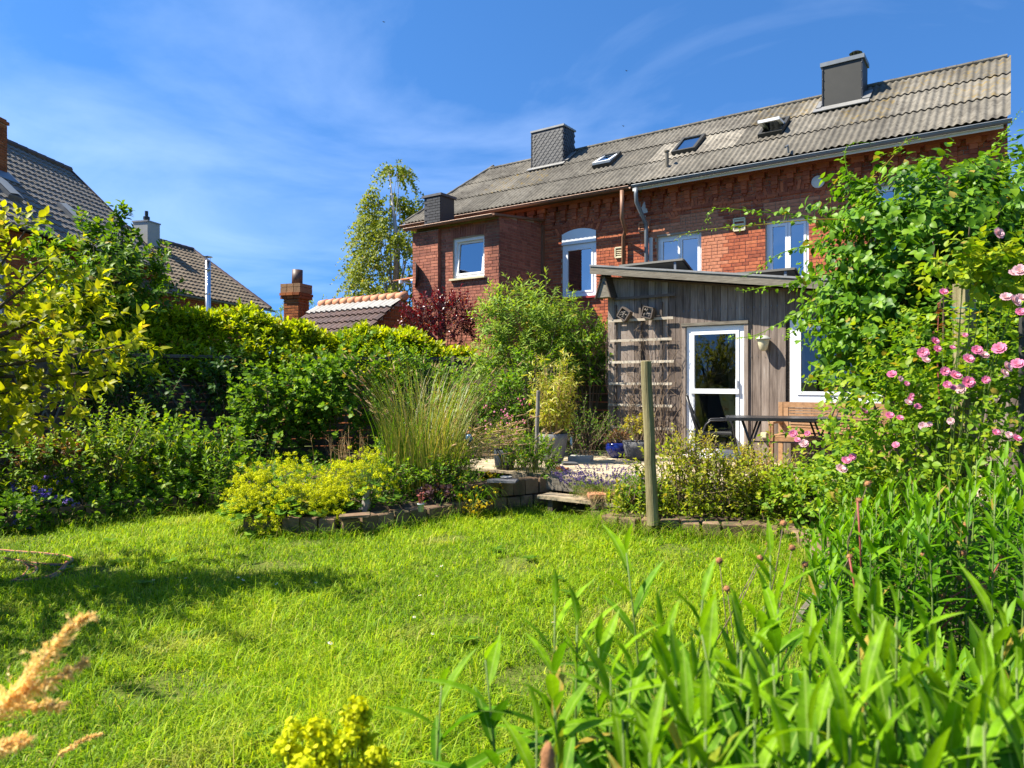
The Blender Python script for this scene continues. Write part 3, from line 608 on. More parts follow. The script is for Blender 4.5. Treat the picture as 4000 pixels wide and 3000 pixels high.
# skylights, chimney, pipes, vents
def skylight(parent, cs, opened=0.0, label=None, frame='metal_dark'):
    q = [rp(*c) for c in cs]; s0 = min(a[0] for a in q); s1 = max(a[0] for a in q); f0 = min(a[1] for a in q); f1 = max(a[1] for a in q)
    if opened and False: pass
    fr_ = MB(); hN = 0.11; w_ = .07
    def B(mb, a, b, c, d, h0, h1):
        mb.box((rpt(a, c, h0) + rpt(b, d, h1)) / 2, (b - a, (d - c) * SLOPE, h1 - h0), RX)
    df = w_ / SLOPE
    for (a, b, c, d) in ((s0, s1, f0, f0 + df), (s0, s1, f1 - df, f1), (s0, s0 + w_, f0 + df, f1 - df), (s1 - w_, s1, f0 + df, f1 - df)): B(fr_, a, b, c, d, 0.04, hN + .05)
    sk = fr_.build('skylight', M[frame], parent)
    if not opened:
        MB().add([rpt(s0 + w_, f0 + df, hN + .02), rpt(s1 - w_, f0 + df, hN + .02), rpt(s1 - w_, f1 - df, hN + .02), rpt(s0 + w_, f1 - df, hN + .02)], [(0, 1, 2, 3)]).build('pane', M['glass_sky'], sk)
    else:      # sash swung open about its middle
        fm = (f0 + f1) / 2; hl = (f1 - f0) / 2 * SLOPE; ca, sa = math.cos(opened), math.sin(opened); sash = MB(); pn = MB()
        def Q(a, y, h): return rpt(a, fm, hN + .03) + RX[1] * (y * ca + h * -sa) + RX[2] * (y * -sa * -1 * -1 + h * ca)
        def Q(a, y, h): return rpt(a, fm, hN + .03) + RX[1] * (y * ca + h * sa) + RX[2] * (-y * sa + h * ca)
        for (a, b, c, d) in ((s0 + .03, s1 - .03, -hl, -hl + .07), (s0 + .03, s1 - .03, hl - .07, hl), (s0 + .03, s0 + .1, -hl + .07, hl - .07), (s1 - .1, s1 - .03, -hl + .07, hl - .07)):
            vs = [Q(s_, y_, h_) for h_ in (-.02, .04) for (s_, y_) in ((a, c), (b, c), (b, d), (a, d))]
            sash.add(vs, [(0, 3, 2, 1), (4, 5, 6, 7), (0, 1, 5, 4), (1, 2, 6, 5), (2, 3, 7, 6), (3, 0, 4, 7)])
        sash.build('sash', M['pvc'], sk)
        pn.add([Q(s0 + .1, -hl + .07, .01), Q(s1 - .1, -hl + .07, .01), Q(s1 - .1, hl - .07, .01), Q(s0 + .1, hl - .07, .01)], [(0, 1, 2, 3)]).build('pane', M['glass_sky'], sk)
        MB().add([rpt(s0 + w_, f0 + df, .03), rpt(s1 - w_, f0 + df, .03), rpt(s1 - w_, f1 - df, .03), rpt(s0 + w_, f1 - df, .03)], [(0, 1, 2, 3)]).build('room', M['room_light'], sk)
    return sk
M['glass_sky'] = glass_mat('glass_sky', 0.55, (0.2, 0.24, 0.28))
skylight(roof, [(2636, 606), (2719, 600), (2757, 545)])
skylight(roof, [(2968, 545), (3054, 535), (3090, 478)], opened=0.62)
c0 = rp(3211, 438); c1 = rp(3368, 411); zt = 0
def chimney_box(parent, s0, s1, f, depth, h, mat, cap='zinc', name='chimney'):
    p = rpt((s0 + s1) / 2, f); s_, t_ = H.st(p); zb = p[2]
    ch = MB().box(H.P((s0 + s1) / 2, t_ + depth / 2, zb + h / 2 - .3), (s1 - s0, depth, h + .6), H.ax).build(name, M[mat], parent)
    return ch, t_, zb
ch, ct, cz_ = chimney_box(roof, c0[0], c1[0], c0[1], 0.62, 1.0, 'metal_dark')
dpt = H.P(c0[0], ct, 0)[1]; ztop = CZ + (HY - 262) / FPX * dpt
bpy.data.objects.remove(ch)
ch = MB().box(H.P((c0[0] + c1[0]) / 2, ct + .31, (cz_ + ztop) / 2 - .2), (c1[0] - c0[0], .62, ztop - cz_ + .4), H.ax).build('chimney', M['metal_dark'], roof)
sc_ = (c0[0] + c1[0]) / 2; wc = c1[0] - c0[0]
MB().box(H.P(sc_, ct + .31, ztop + .035), (wc + .07, .69, .09), H.ax).build('cap', M['zinc'], ch)
for s in (c0[0] + .012, c1[0] - .012): MB().box(H.P(s, ct - .006, (cz_ + ztop) / 2), (.03, .02, ztop - cz_ - .02), H.ax).build('corner_trim', M['black'], ch)
m = MB()
for s in (c0[0] + .02, c1[0] - .02):
    for k in range(5): m.lathe(H.P(s, ct - .022, cz_ + .15 + (ztop - cz_ - .25) * k / 4), [(0.0, -.01), (.009, -.006), (.009, .006), (0.0, .01)], 6)
m.build('rivets', M['zinc'], ch)
for s, r in ((c0[0] + .25, .1), (c0[0] + .52, .1)):
    MB().lathe(H.P(s, ct + .31, ztop + .08), [(r, 0), (r + .02, .03), (r + .02, .06), (r - .03, .06), (r - .03, 0)], 16).build('flue_ring', M['black'], ch)
m = MB().lathe(H.P(c1[0] - .2, ct + .35, ztop + .27), [(0, .05), (.09, .035), (.14, 0), (.13, -.01), (0, .02)], 18)
for a in range(4): p = H.P(c1[0] - .2 + .07 * math.cos(a * 1.57), ct + .35 + .07 * math.sin(a * 1.57), ztop + .08); m.tube([p, p + np.array([0, 0, .2])], .01, 5)
m.build('cowl', M['black'], ch)
m = MB()
m.box(rpt(sc_, c0[1] - .03, .10), (wc + .3, .24, .02), RX); m.box(rpt(c1[0] + .08, c0[1] + .06, .12), (.16, .5, .02), RX); m.box(rpt(c0[0] - .06, c0[1] + .05, .12), (.1, .45, .02), RX)
m.build('flashing', M['lead'], ch)
v = rp(2605, 665); MB().tube([rpt(*v), rpt(*v) + np.array([0, 0, .42])], .045, 10).lathe(rpt(*v) + np.array([0, 0, .42]), [(.045, 0), (.065, .01), (.065, .04), (.03, .05)], 10).build('vent_pipe', M['corr'], roof)
v = rp(3082, 605); MB().tube([rpt(v[0], 0.05, .05), rpt(v[0], 0.06, .2), rpt(v[0], 0.0, .24)], .02, 6).build('roof_hook', M['zinc'], roof)
for (x, y, r, mt) in ((3198, 712, .13, 'plaster'),):
    s, z = H.px(x, y); MB().lathe(H.P(s, -.035, z), [(r, 0), (r, .03), (r * .6, .045), (0, .05)], 18, ax=np.array([H.ax[0], H.ax[2], -H.ax[1]])).build('vent_cap', M[mt], hr)
s, z = H.px(2520, 822); MB().add([H.P(s + dx, -.03 + .0, z + dz) for dx, dz in ((-.12, .0), (-.02, .2), (.12, .2), (.1, .0), (.0, -.2), (-.13, -.12))], [(0, 1, 2, 3, 4, 5)]).build('plaster_patch', M['plaster'], hr)
def grille(parent, x, y, w_, h_, mat, nl=5):
    s, z = H.px(x, y); m = MB()
    for (a, b, dw, dh) in ((0, h_/2, w_, .03), (0, -h_/2, w_, .03), (-w_/2, 0, .03, h_), (w_/2, 0, .03, h_)): m.box(H.P(s + a, -.035, z + b), (dw, .05, dh), H.ax)
    for k in range(nl): m.box(H.P(s, -.035, z - h_/2 + h_ * (k + .5) / nl), (w_ - .03, .02, h_ / nl * .45), H.ax)
    return m.build('vent_grille', M[mat], parent)
grille(hr, 2518, 888, .24, .22, 'terracotta', 4); grille(hr, 2890, 878, .24, .26, 'cream', 3)
s, z = H.px(3826, 545); MB().box(H.P(s, -.03, z), (.2, .05, .2), np.array([H.ax[0] * .707 + H.ax[2] * .707, H.ax[1], H.ax[2] * .707 - H.ax[0] * .707])).build('diamond_stone', M['brick'], hr)

# ------------------------------------------------------------------ brick terrace: left house with annex
hl_ = thing('brick_house', 'red brick house with hipped corrugated roof, brown gutter and projecting brick annex', 'house', H.P(-2, 0, 0))
S_L = -5.2; w1a, w1b = H.px(2197, 960), H.px(2330, 1154)
brick_wall(hl_, H, S_L, S_P - .005, 0.0, Z_E - .02, 0.0, [(w1a[0], w1b[0], w1b[1], w1a[1])], nparts=200, focus=H.P(.8, 0, 4.6))
brick_wall(hl_, H, 0, 2 * T_R, 0.0, Z_E, S_L, [], axis='t', sgn=-1, bricks=False, mortar='brick_annex')
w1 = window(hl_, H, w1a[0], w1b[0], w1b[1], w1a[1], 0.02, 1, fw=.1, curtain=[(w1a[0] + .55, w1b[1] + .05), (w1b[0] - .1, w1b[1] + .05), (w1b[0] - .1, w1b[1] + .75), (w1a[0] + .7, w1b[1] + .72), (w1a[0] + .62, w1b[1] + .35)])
_, zt1 = H.px(2263, 893); m = MB(); V = []; F = []; N = 12; sc1 = (w1a[0] + w1b[0]) / 2; hw = (w1b[0] - w1a[0]) / 2
for i in range(N + 1):
    a = -1 + 2 * i / N; zz = w1a[1] + (zt1 - w1a[1]) * (0.72 + 0.28 * (1 - a * a)); s = sc1 + a * hw
    V += [H.P(s, -.03, w1a[1] + .003), H.P(s, -.03, zz), H.P(s, .04, zz), H.P(s, .04, w1a[1] + .003)]
for i in range(N):
    b = i * 4
    F += [(b, b+4, b+5, b+1), (b+1, b+5, b+6, b+2), (b+3, b+2, b+6, b+7), (b, b+3, b+7, b+4)]
m.add(V, F).build('arched_panel', M['pvc'], w1)
MB().box(H.P(sc1, -.04, w1b[1] - .03), (hw * 2 + .06, .12, .05), H.ax).build('sill', M['red_paint'], w1)
arch(hl_, H, sc1, .62, zt1 - .14, .16)
corbels(hl_, S_L + .1, S_P - .05)
MB().box(H.P((S_L + S_P) / 2, -0.24, Z_E), (S_P - S_L - .06, 0.48, 0.02), H.ax).build('soffit', M['wood_fence'], hl_)
hs_, hf_ = rp(1907, 671); SE = -5.75
def hip(a): return float(np.clip((a - SE) / (hs_ - SE), 0.0, 1.0))
roofl = MB().add([rpt(SE, 0), rpt(S_P, 0), rpt(S_P, 1), rpt(hs_, 1), H.P(S_P, 2*T_R+.5, Z_E), H.P(SE, 2*T_R+.5, Z_E)], [(0, 1, 2, 3), (3, 2, 4, 5), (0, 3, 5)]).build('roof', M['corr'], hl_)
corrugated(roofl, SE, S_P, hip=hip, moss=[(-4, -2, 1)])
m = MB()
for i in range(14):
    s = hs_ + (S_P - hs_) * (i + .5) / 14; m.tube([rpt(s - .26, 1, .05), rpt(s + .26, 1, .055)], .055, 8)
for i in range(10):
    f = (i + .5) / 10; s = SE + (hs_ - SE) * f; p = rpt(s, f, .05); q = rpt(SE + (hs_ - SE) * (f + .11), f + .11, .055); m.tube([p, q], .05, 8)
m.build('ridge_cap', M['corr'], roofl)
gutter(hl_, SE + .05, S_P - .02, 'copper_brown')
pipe(hl_, [H.P(1.5, -.6, Z_E - .1), H.P(1.5, -.6, Z_E - .75), H.P(1.45, -.3, Z_E - .98), H.P(1.30, -.12, Z_E - 1.1), H.P(1.30, -.12, .1)], 0.05, 'copper_brown')
grille(hl_, 2421, 987, .2, .24, 'cream', 5)
skylight(roofl, [(2318, 670), (2392, 655), (2430, 612)], opened=0.12)
# slate-hung chimney
a0, a1 = rp(2079, 671), rp(2194, 652)
tt = H.st(rpt(*a0))[1]; zb = rpt(*a0)[2]; dd = H.P(a0[0], tt, 0)[1]; zt_ = CZ + (HY - 520) / FPX * dd; W = a1[0] - a0[0]; D_ = .62
chl = MB().box(H.P((a0[0] + a1[0]) / 2, tt + D_/2, (zb + zt_) / 2 - .2), (W, D_, zt_ - zb + .4), H.ax).build('chimney', M['slate'], roofl)
MB().box(H.P((a0[0] + a1[0]) / 2, tt + D_/2, zt_ + .02), (W + .08, D_ + .08, .05), H.ax).build('cap', M['lead'], chl)
ts = 0.15; dia = MB().add([(-.1, 0, .0), (.0, -.012, -.1), (.1, 0, 0), (0, 0, .12), (-.1, .012, 0), (0, .012, -.1), (.1, .012, 0), (0, .012, .12)], [(0, 1, 2, 3), (1, 0, 4, 5), (2, 1, 5, 6)], rnd=0).mesh('shingle', M['slate'])
def shingles(Pf, A, B, width, height):
    j = 0; y = .06
    while y < height - .02:
        x = (0.0 if j % 2 else .08)
        while x < width + .01:
            xx = min(max(x, .05), width - .05)
            obj('shingle', dia, chl, rnd=float(R.uniform(0, 1)), mat4=affine((A, B, H.ax[2]), Pf(xx, y) , BASE[chl.name])); x += .16
        y += .085; j += 1
shingles(lambda x, y: H.P(a0[0] + x, tt - .012, zb + y), H.ax[0], H.ax[1], W, zt_ - zb)
shingles(lambda x, y: H.P(a1[0] + .012, tt + x, zb + y + .1), H.ax[1], -H.ax[0], D_, zt_ - zb - .1)
for s, tq in ((a0[0] - .01, tt - .01), (a1[0] + .01, tt - .01)): MB().box(H.P(s, tq, (zb + zt_) / 2), (.03, .03, zt_ - zb), H.ax).build('corner_trim', M['black'], chl)
MB().box(rpt(a1[0] + .08, a0[1] + .1, .11), (.14, .6, .02), RX).box(rpt((a0[0] + a1[0]) / 2, a0[1] - .02, .10), (W + .2, .16, .02), RX).build('flashing', M['lead'], chl)
# annex
AT = -1.95; AS0, AS1 = H.px(1628, 900, AT)[0], -1.1
AZ = 5.6
wa, wb = H.px(1770, 935, AT), H.px(1893, 1077, AT)
annex = MB().box(H.P((AS0 + AS1) / 2 , -.5, .3), (AS1 - AS0 - .1, .5, .5), H.ax).build('annex', M['brick_annex'], hl_)
brick_wall(annex, H, AS0, AS1, 0.0, AZ - .02, AT, [(wa[0], wb[0], wb[1], wa[1])], mat='brick_annex', mortar='mortar', nparts=100, focus=H.P(-2.2, AT, 4.2))
brick_wall(annex, H, AT, 0.0, 0.0, AZ + .3, AS1, [], mat='brick_annex', axis='t', sgn=1, top=lambda t: AZ + .02 + .2 * (t - AT) / 1.95)
brick_wall(annex, H, AT, 0.0, 0.0, AZ, AS0, [], mat='brick_annex', axis='t', sgn=-1, bricks=False, mortar='brick_annex')
pl0, pl1 = AS0 - .02, H.px(1712, 900, AT - .12)[0]
brick_wall(annex, H, pl0, pl1, 0.0, AZ - .12, AT - .12, [], mat='brick_annex', axis='s')
MB().box(H.P((pl0 + pl1) / 2, AT - .05, (AZ - .12) / 2), (pl1 - pl0, .13, AZ - .12), H.ax).build('pilaster', M['brick_annex'], annex)
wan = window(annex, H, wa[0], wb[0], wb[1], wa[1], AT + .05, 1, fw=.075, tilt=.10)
MB().box(H.P((wa[0] + wb[0]) / 2, AT - .03, wb[1] - .03), (wb[0] - wa[0] + .12, .14, .045), H.ax).build('sill', M['cream'], wan)
arch(annex, H, (wa[0] + wb[0]) / 2, (wb[0] - wa[0]) / 2 + .05, wa[1] + .01, .02, AT, mat='brick_annex')
MB().add([H.P(AS0 - .2, AT - .3, AZ), H.P(AS1 + .08, AT - .3, AZ), H.P(AS1 + .08, 0, AZ + .26), H.P(AS0 - .2, 0, AZ + .26), H.P(AS0 - .2, AT - .3, AZ - .05), H.P(AS1 + .08, AT - .3, AZ - .05), H.P(AS1 + .08, 0, AZ + .2), H.P(AS0 - .2, 0, AZ + .2)], [(0, 1, 2, 3), (7, 6, 5, 4), (0, 4, 5, 1), (1, 5, 6, 2), (3, 7, 4, 0)]).build('annex_roof', M['copper_brown'], annex)
gutter(annex, AS0 - .15, AS1 + .05, 'copper_brown', z=AZ - .03, t=AT - .3, r=.055)
MB().box(H.P(AS1 + .02, -.06, 2.9), (.1, .12, 5.6), H.ax).build('corner_strip', M['copper_brown'], annex)
l0, l1 = H.px(1658, 880, AT + .35), H.px(1722, 770, AT + .35)
lc = MB().box(H.P((l0[0] + l1[0]) / 2, AT + .62, (l0[1] + l1[1]) / 2), (l1[0] - l0[0], .55, l1[1] - l0[1] + .1), H.ax).build('slate_chimney', M['slate'], annex)
MB().box(H.P((l0[0] + l1[0]) / 2, AT + .62, l1[1] + .08), (l1[0] - l0[0] + .1, .65, .06), H.ax).build('cap', M['stone_dark'], lc)
m = MB()
for k in range(9):
    x = l0[0] + (.02 if k % 2 else .1)
    while x < l1[0] - .02:
        e = min(x + .2, l1[0]); m.box(H.P((x + e) / 2, AT + .335, l0[1] + .06 + k * (l1[1] - l0[1]) / 9), (e - x - .01, .03, (l1[1] - l0[1]) / 9 - .012), H.ax, rnd=R.uniform(0, 1)); x = e
m.build('slate_courses', M['slate'], lc)
dish = thing('satellite_dish', 'dark grey satellite dish on the left corner of the brick annex', 'dish', H.P(AS0 - .3, AT + .3, 4))
dc = at(1624, 1072, H.P(AS0, AT, 0)[1] - .2)
dax = np.array([unit((.22, -.97, 0)), [0, 0, 1.0], unit((-.97, -.22, 0))])
MB().lathe(dc, [(0, -.07), (.12, -.06), (.25, -.03), (.33, .02), (.325, .03), (.25, -.015), (.12, -.045), (0, -.055)], 28, ax=dax).build('reflector', M['metal_dark'], dish, smooth=True)
MB().tube([dc + np.array([0, .05, -.25]), dc + np.array([-.32, -.3, -.24])], .014, 6).lathe(dc + np.array([-.34, -.32, -.24]), [(0, -.05), (.05, -.04), (.05, .04), (0, .05)], 10).build('receiver_arm', M['white'], dish)
MB().box(at(1632, 1180, H.P(AS0, AT, 0)[1] - .1), (.1, .1, 3.2), H.ax).build('mast', M['wood_teak'], dish)

# ------------------------------------------------------------------ tiled houses on the left
def pantile(mat):
    key = 'tile_' + mat
    if key not in UNIT:
        m = MB(); V = []; n = 7
        for y, dz in ((0, .042), (1.06, .0)):
            for i in range(n):
                x = i / (n - 1); h = .020 * math.sin(x * 2 * math.pi * .95 + .4)
                V.append((x - .5, y, h + dz))
        for i in range(n): V.append((V[i][0], 0.0, V[i][2] - .035))
        F = [(i, i + 1, n + i + 1, n + i) for i in range(n - 1)] + [(2*n + i, 2*n + i + 1, i + 1, i) for i in range(n - 1)]
        UNIT[key] = m.add(V, F, rnd=0).mesh('tile', M[mat]); UNIT[key + 'v'] = (np.array(V), F)
    return UNIT[key], UNIT[key + 'v']
def tile_roof(parent, fr, s0, s1, e, r, mat, nparts=0, tw=.25, th=.33, clip=None):
    """e=(t,z) at the eaves, r=(t,z) at the ridge"""
    d = np.array([r[0] - e[0], r[1] - e[1]]); Ls = np.linalg.norm(d); Yv = unit(fr.ax[1] * d[0] + fr.ax[2] * d[1]); N = np.cross(fr.ax[0], Yv)
    if N[2] < 0: N = -N
    rows = int(Ls / th); th = Ls / rows; colsn = int((s1 - s0) / tw); tw = (s1 - s0) / colsn
    me, (V, F) = pantile(mat); sc = np.array([tw * 1.04, th, 1.0]); items = []
    for j in range(rows):
        for i in range(colsn):
            s = s0 + (i + .5) * tw; f = j / rows
            if clip and not clip(s, (j + .5) / rows): continue
            items.append((fr.P(s, e[0] + d[0] * f, e[1] + d[1] * f) + N * (.03 + R.uniform(-.003, .003)), R.uniform(0, 1)))
    P_ = np.array([i[0] for i in items]); sp = P_[:, 1]
    px = 2000 + P_[:, 0] / P_[:, 1] * FPX; vis = px > -30
    order = np.argsort(np.where(vis, sp, 1e6)); part = set(order[:nparts].tolist()); base = BASE[parent.name]; mb = MB()
    A = np.array([fr.ax[0] * tw * 1.04, Yv * th, N])
    for i, (p, rr) in enumerate(items):
        if i in part: obj('tile', me, parent, rnd=float(rr), mat4=affine(A, p, base))
        else: mb.add(V @ A + p, F, rr)
    if mb.n: mb.build('tiles', M[mat], parent, kind='stuff')
    return Yv, N

H1 = Fr((-13.3, 22.0), (0.054, 1.0))
h1 = thing('tiled_house', 'brick house with dark tiled roof and tall brick chimney at the far left', 'house', H1.P(0, 2, 0))
E1, R1 = (-0.35, 5.72), (3.5, 9.45); L1a, L1b = -11.0, 4.3
brick_wall(h1, H1, L1a, L1b - .1, 0.0, 5.7, 0.0, [(-4.3, -3.2, 3.3, 4.9), (-1.2, -.2, 3.3, 4.9)], nparts=60, mat='brick_old', focus=H1.P(-4.5, 0, 5.2))
window(h1, H1, -4.3, -3.2, 3.3, 4.9, .1, 1); window(h1, H1, -1.2, -.2, 3.3, 4.9, .1, 1)
arch(h1, H1, -3.75, .62, 4.9, .16, mat='brick_old')
brick_wall(h1, H1, 0.0, 7.0, 0.0, 9.3, L1b - .1, [], axis='t', sgn=1, mat='brick_old', top=lambda t: 5.7 + 3.5 * (1 - abs(t - 3.5) / 3.5))
s = L1a + .2
while s < L1b - .2:
    MB().box(H1.P(s, -.08, 5.36), (.14, .16, .13), H1.ax).box(H1.P(s, -.06, 5.25), (.12, .1, .09), H1.ax).build('corbel', M['brick_old'], h1); s += .33
roof1 = MB().add([H1.P(L1a, *E1), H1.P(L1b, *E1), H1.P(L1b, *R1), H1.P(L1a, *R1), H1.P(L1b, 7.35, E1[1]), H1.P(L1a, 7.35, E1[1])], [(0, 1, 2, 3), (3, 2, 4, 5)]).build('roof', M['tile_dark'], h1)
tile_roof(roof1, H1, L1a, L1b, E1, R1, 'tile_dark', 300)
m = MB()
for i in range(34): s = L1a + .45 * i + .2; m.tube([H1.P(s - .24, R1[0], R1[1] + .07), H1.P(s + .24, R1[0], R1[1] + .085)], .12, 8)
m.build('ridge_cap', M['tile_shed'], roof1)
MB().box((H1.P(L1b + .01, *E1) + H1.P(L1b + .01, *R1)) / 2, (.05, math.hypot(3.85, 3.73), .2), np.array([H1.ax[0], unit(H1.ax[1] * 3.85 + H1.ax[2] * 3.73), unit(H1.ax[2] * 3.85 - H1.ax[1] * 3.73)])).build('verge_board', M['tile_shed'], roof1)
gutter(h1, L1a, L1b, 'zinc', z=E1[1] - .02, t=E1[0] - .08, fr=H1)
def roof1_px(px, py):
    d = np.array([(px - 2000) / FPX, 1.0, (HY - py) / FPX]); o = np.array([0, 0, CZ]); p0 = H1.P(0, *E1)
    Yv = unit(H1.ax[1] * (R1[0] - E1[0]) + H1.ax[2] * (R1[1] - E1[1])); n = np.cross(H1.ax[0], Yv); k = ((p0 - o) @ n) / (d @ n); return o + d * k, Yv, n if n[2] > 0 else -n
p, Yv, Nn = roof1_px(20, 690); cs, ctt = H1.st(p); sb = p[2]
ckb = thing('tmp', None, None)
bpy.data.objects.remove(ckb)
zt1_ = CZ + (HY - 475) / FPX * p[1]
chb = MB().box(H1.P(cs - .25, ctt + .3, (sb + zt1_) / 2 - .3), (.62, .6, zt1_ - sb + .6), H1.ax).build('chimney', M['mortar'], roof1)
brick_wall(chb, H1, cs - .56, cs + .06, sb - .4, zt1_ - .1, ctt - .003, [], mat='brick_old')
brick_wall(chb, H1, ctt, ctt + .6, sb - .4, zt1_ - .1, cs + .063, [], axis='t', sgn=1, mat='brick_old')
brick_wall(chb, H1, ctt, ctt + .6, sb - .4, zt1_ - .1, cs - .563, [], axis='t', sgn=-1, mat='brick_old')
MB().box(H1.P(cs - .25, ctt + .3, zt1_ - .04), (.72, .7, .09), H1.ax).box(H1.P(cs - .25, ctt + .3, zt1_ + .04), (.62, .6, .06), H1.ax).build('cap', M['brick_old'], chb)
MB().box(p + Nn * .09 - Yv * .1 - H1.ax[0] * .25, (.95, .5, .03), np.array([H1.ax[0], Yv, Nn])).build('flashing', M['zinc'], chb)
for (x, y) in ((268, 845), (15, 750)):
    p, Yv, Nn = roof1_px(x, y); A = np.array([H1.ax[0], Yv, Nn])
    sk = MB().box(p + Nn * .1, (.55, .75, .16), A).build('skylight', M['lead'], roof1)
    MB().add([p + Nn * (.2 + .05 * (abs(a) < .2)) + H1.ax[0] * a + Yv * b for b in (-.34, 0, .34) for a in (-.24, 0, .24)], [(0, 1, 4, 3), (1, 2, 5, 4), (3, 4, 7, 6), (4, 5, 8, 7)]).build('dome', M['panel_back'], sk, smooth=True)

H2 = Fr((-11.1, 32.0), (0.229, 0.973))
h2 = thing('tiled_house', 'lower brick house with brown tiled roof, pale clad chimney and steel flue', 'house', H2.P(-3, 2, 0))
E2, R2 = (-.1, 4.85), (4.0, 7.70); L2a, L2b = -11.0, 0.0
brick_wall(h2, H2, L2a, L2b, 0.0, 4.8, 0.15, [], nparts=40, mat='brick_old', focus=H2.P(-2, 0, 4.5))
brick_wall(h2, H2, 0.15, 8.0, 0.0, 7.6, L2b, [], axis='t', sgn=1, mat='brick_old', bricks=False, mortar='brick_old', top=lambda t: 4.8 + 2.8 * (1 - abs(t - 4.0) / 4.0))
roof2 = MB().add([H2.P(L2a, *E2), H2.P(L2b, *E2), H2.P(L2b, *R2), H2.P(L2a, *R2), H2.P(L2b, 8.1, E2[1]), H2.P(L2a, 8.1, E2[1])], [(0, 1, 2, 3), (3, 2, 4, 5)]).build('roof', M['tile_brown'], h2)
tile_roof(roof2, H2, L2a, L2b + .15, E2, R2, 'tile_brown', 250)
m = MB()
for i in range(26): s = L2a + .43 * i + .2; m.tube([H2.P(s - .23, R2[0], R2[1] + .06), H2.P(s + .23, R2[0], R2[1] + .075)], .11, 8)
for i in range(14):
    f = i / 14; p = H2.P(L2b + .12, E2[0] + 4.1 * f, E2[1] + 2.85 * f + .06); q = H2.P(L2b + .12, E2[0] + 4.1 * (f + .08), E2[1] + 2.85 * (f + .08) + .075); m.tube([p, q], .1, 8)
m.build('ridge_cap', M['tile_shed'], roof2)
gutter(h2, L2a, L2b + .3, 'zinc', z=E2[1] - .03, t=E2[0] - .08, fr=H2)
q = at(600, 960, 29.8); cs2, ct2 = H2.st(q)
c2 = MB().box(H2.P(cs2, ct2 + .35, 7.4), (.72, .72, 1.75), H2.ax).build('chimney', M['panel_back'], roof2)
MB().box(H2.P(cs2, ct2 + .35, 8.3), (.78, .78, .06), H2.ax).build('cap', M['lead'], c2)
MB().box(H2.P(cs2, ct2 - .1, 6.75), (.95, .3, .1), H2.ax).build('flashing', M['lead'], c2)
pc_ = H2.P(cs2, ct2 + .35, 8.3); MB().tube([pc_, pc_ + np.array([0, 0, .5])], .07, 10).lathe(pc_ + np.array([0, 0, .12]), [(.07, 0), (.13, .02), (.13, .14), (.07, .16)], 12).build('flue_pot', M['black'], c2)
fl = at(812, 1300, 26.0); fz = CZ + (HY - 1020) / FPX * 26
flue = thing('steel_flue', 'shiny steel flue pipe with rain cap beside the brown tiled roof', 'flue pipe', (fl[0], fl[1], 0))
MB().tube([(fl[0], fl[1], 0), (fl[0], fl[1], fz)], .1, 14).build('pipe', M['steel'], flue, smooth=True)
for k in range(5): MB().lathe((fl[0], fl[1], fz - .3 - k * .9), [(.1, -.02), (.115, -.015), (.115, .015), (.1, .02)], 14).build('joint_ring', M['steel'], flue)
MB().lathe((fl[0], fl[1], fz + .16), [(0, .05), (.17, 0), (.16, -.02), (0, .03)], 16).build('rain_cap', M['steel'], flue)
m = MB()
for a in range(3): m.tube([(fl[0] + .09 * math.cos(a * 2.1), fl[1] + .09 * math.sin(a * 2.1), fz - .05), (fl[0] + .09 * math.cos(a * 2.1), fl[1] + .09 * math.sin(a * 2.1), fz + .16)], .012, 5)
m.build('cap_stay', M['steel'], flue)

# small outhouse with tiled roof and clay ridge, and the free-standing chimney beside it
p_r = at(1574, 1163, 17.5); HS = Fr(p_r[:2], H.u)
sh = thing('brick_outhouse', 'small brick outhouse with dark tiled roof and terracotta ridge above the hedge', 'outhouse', HS.P(-1.6, 0, 0))
zr = p_r[2]; Ed = (-1.35, zr - 1.02)
roofs = MB().add([HS.P(-3.15, *Ed), HS.P(0, *Ed), HS.P(0, 0, zr), HS.P(-3.15, 0, zr), HS.P(0, 1.35, Ed[1]), HS.P(-3.15, 1.35, Ed[1])], [(0, 1, 2, 3), (3, 2, 4, 5)]).build('roof', M['tile_shed'], sh)
tile_roof(roofs, HS, -3.15, .06, Ed, (-.35, zr - .264), 'tile_shed', 60, tw=.2, th=.3)
tile_roof(roofs, HS, -3.15, .06, (-.42, zr - .29), (-.06, zr - .045), 'tile_pale', 40, tw=.2, th=.42)
for i in range(11):
    s = -3.1 + i * .29; MB().tube([HS.P(s, 0, zr + .03), HS.P(s + .29, 0, zr + .045)], [.10, .115], 12).build('ridge_tile', M['terracotta'], roofs, smooth=True)
brick_wall(sh, HS, -1.25, 1.25, 0.0, zr, -.06, [], axis='t', sgn=1, mat='brick_old', nparts=40, top=lambda t: zr - .02 - 1.02 * abs(t) / 1.35)
brick_wall(sh, HS, -3.1, -.06, 0.0, Ed[1] + .05, -1.22, [], mat='brick_old', bricks=False, mortar='brick_old')
q0 = at(1158, 1255, 20.0); HC = Fr(q0[:2], unit((.95, -.32)))
fc = thing('brick_chimney', 'weathered free-standing brick chimney with clay pot behind the hedge', 'chimney', (q0[0], q0[1], 0))
zc1 = CZ + (HY - 1140) / FPX * 20
brick_wall(fc, HC, -.24, .24, 1.5, zc1 - .1, -.24, [], mat='brick_old', nparts=60); brick_wall(fc, HC, -.24, .24, 1.5, zc1 - .1, .24, [], mat='brick_old', axis='t', sgn=1, nparts=40)
MB().box((q0[0], q0[1], zc1 / 2), (.475, .475, zc1 - .02), HC.ax).build('core', M['mortar'], fc)
m = MB(); 
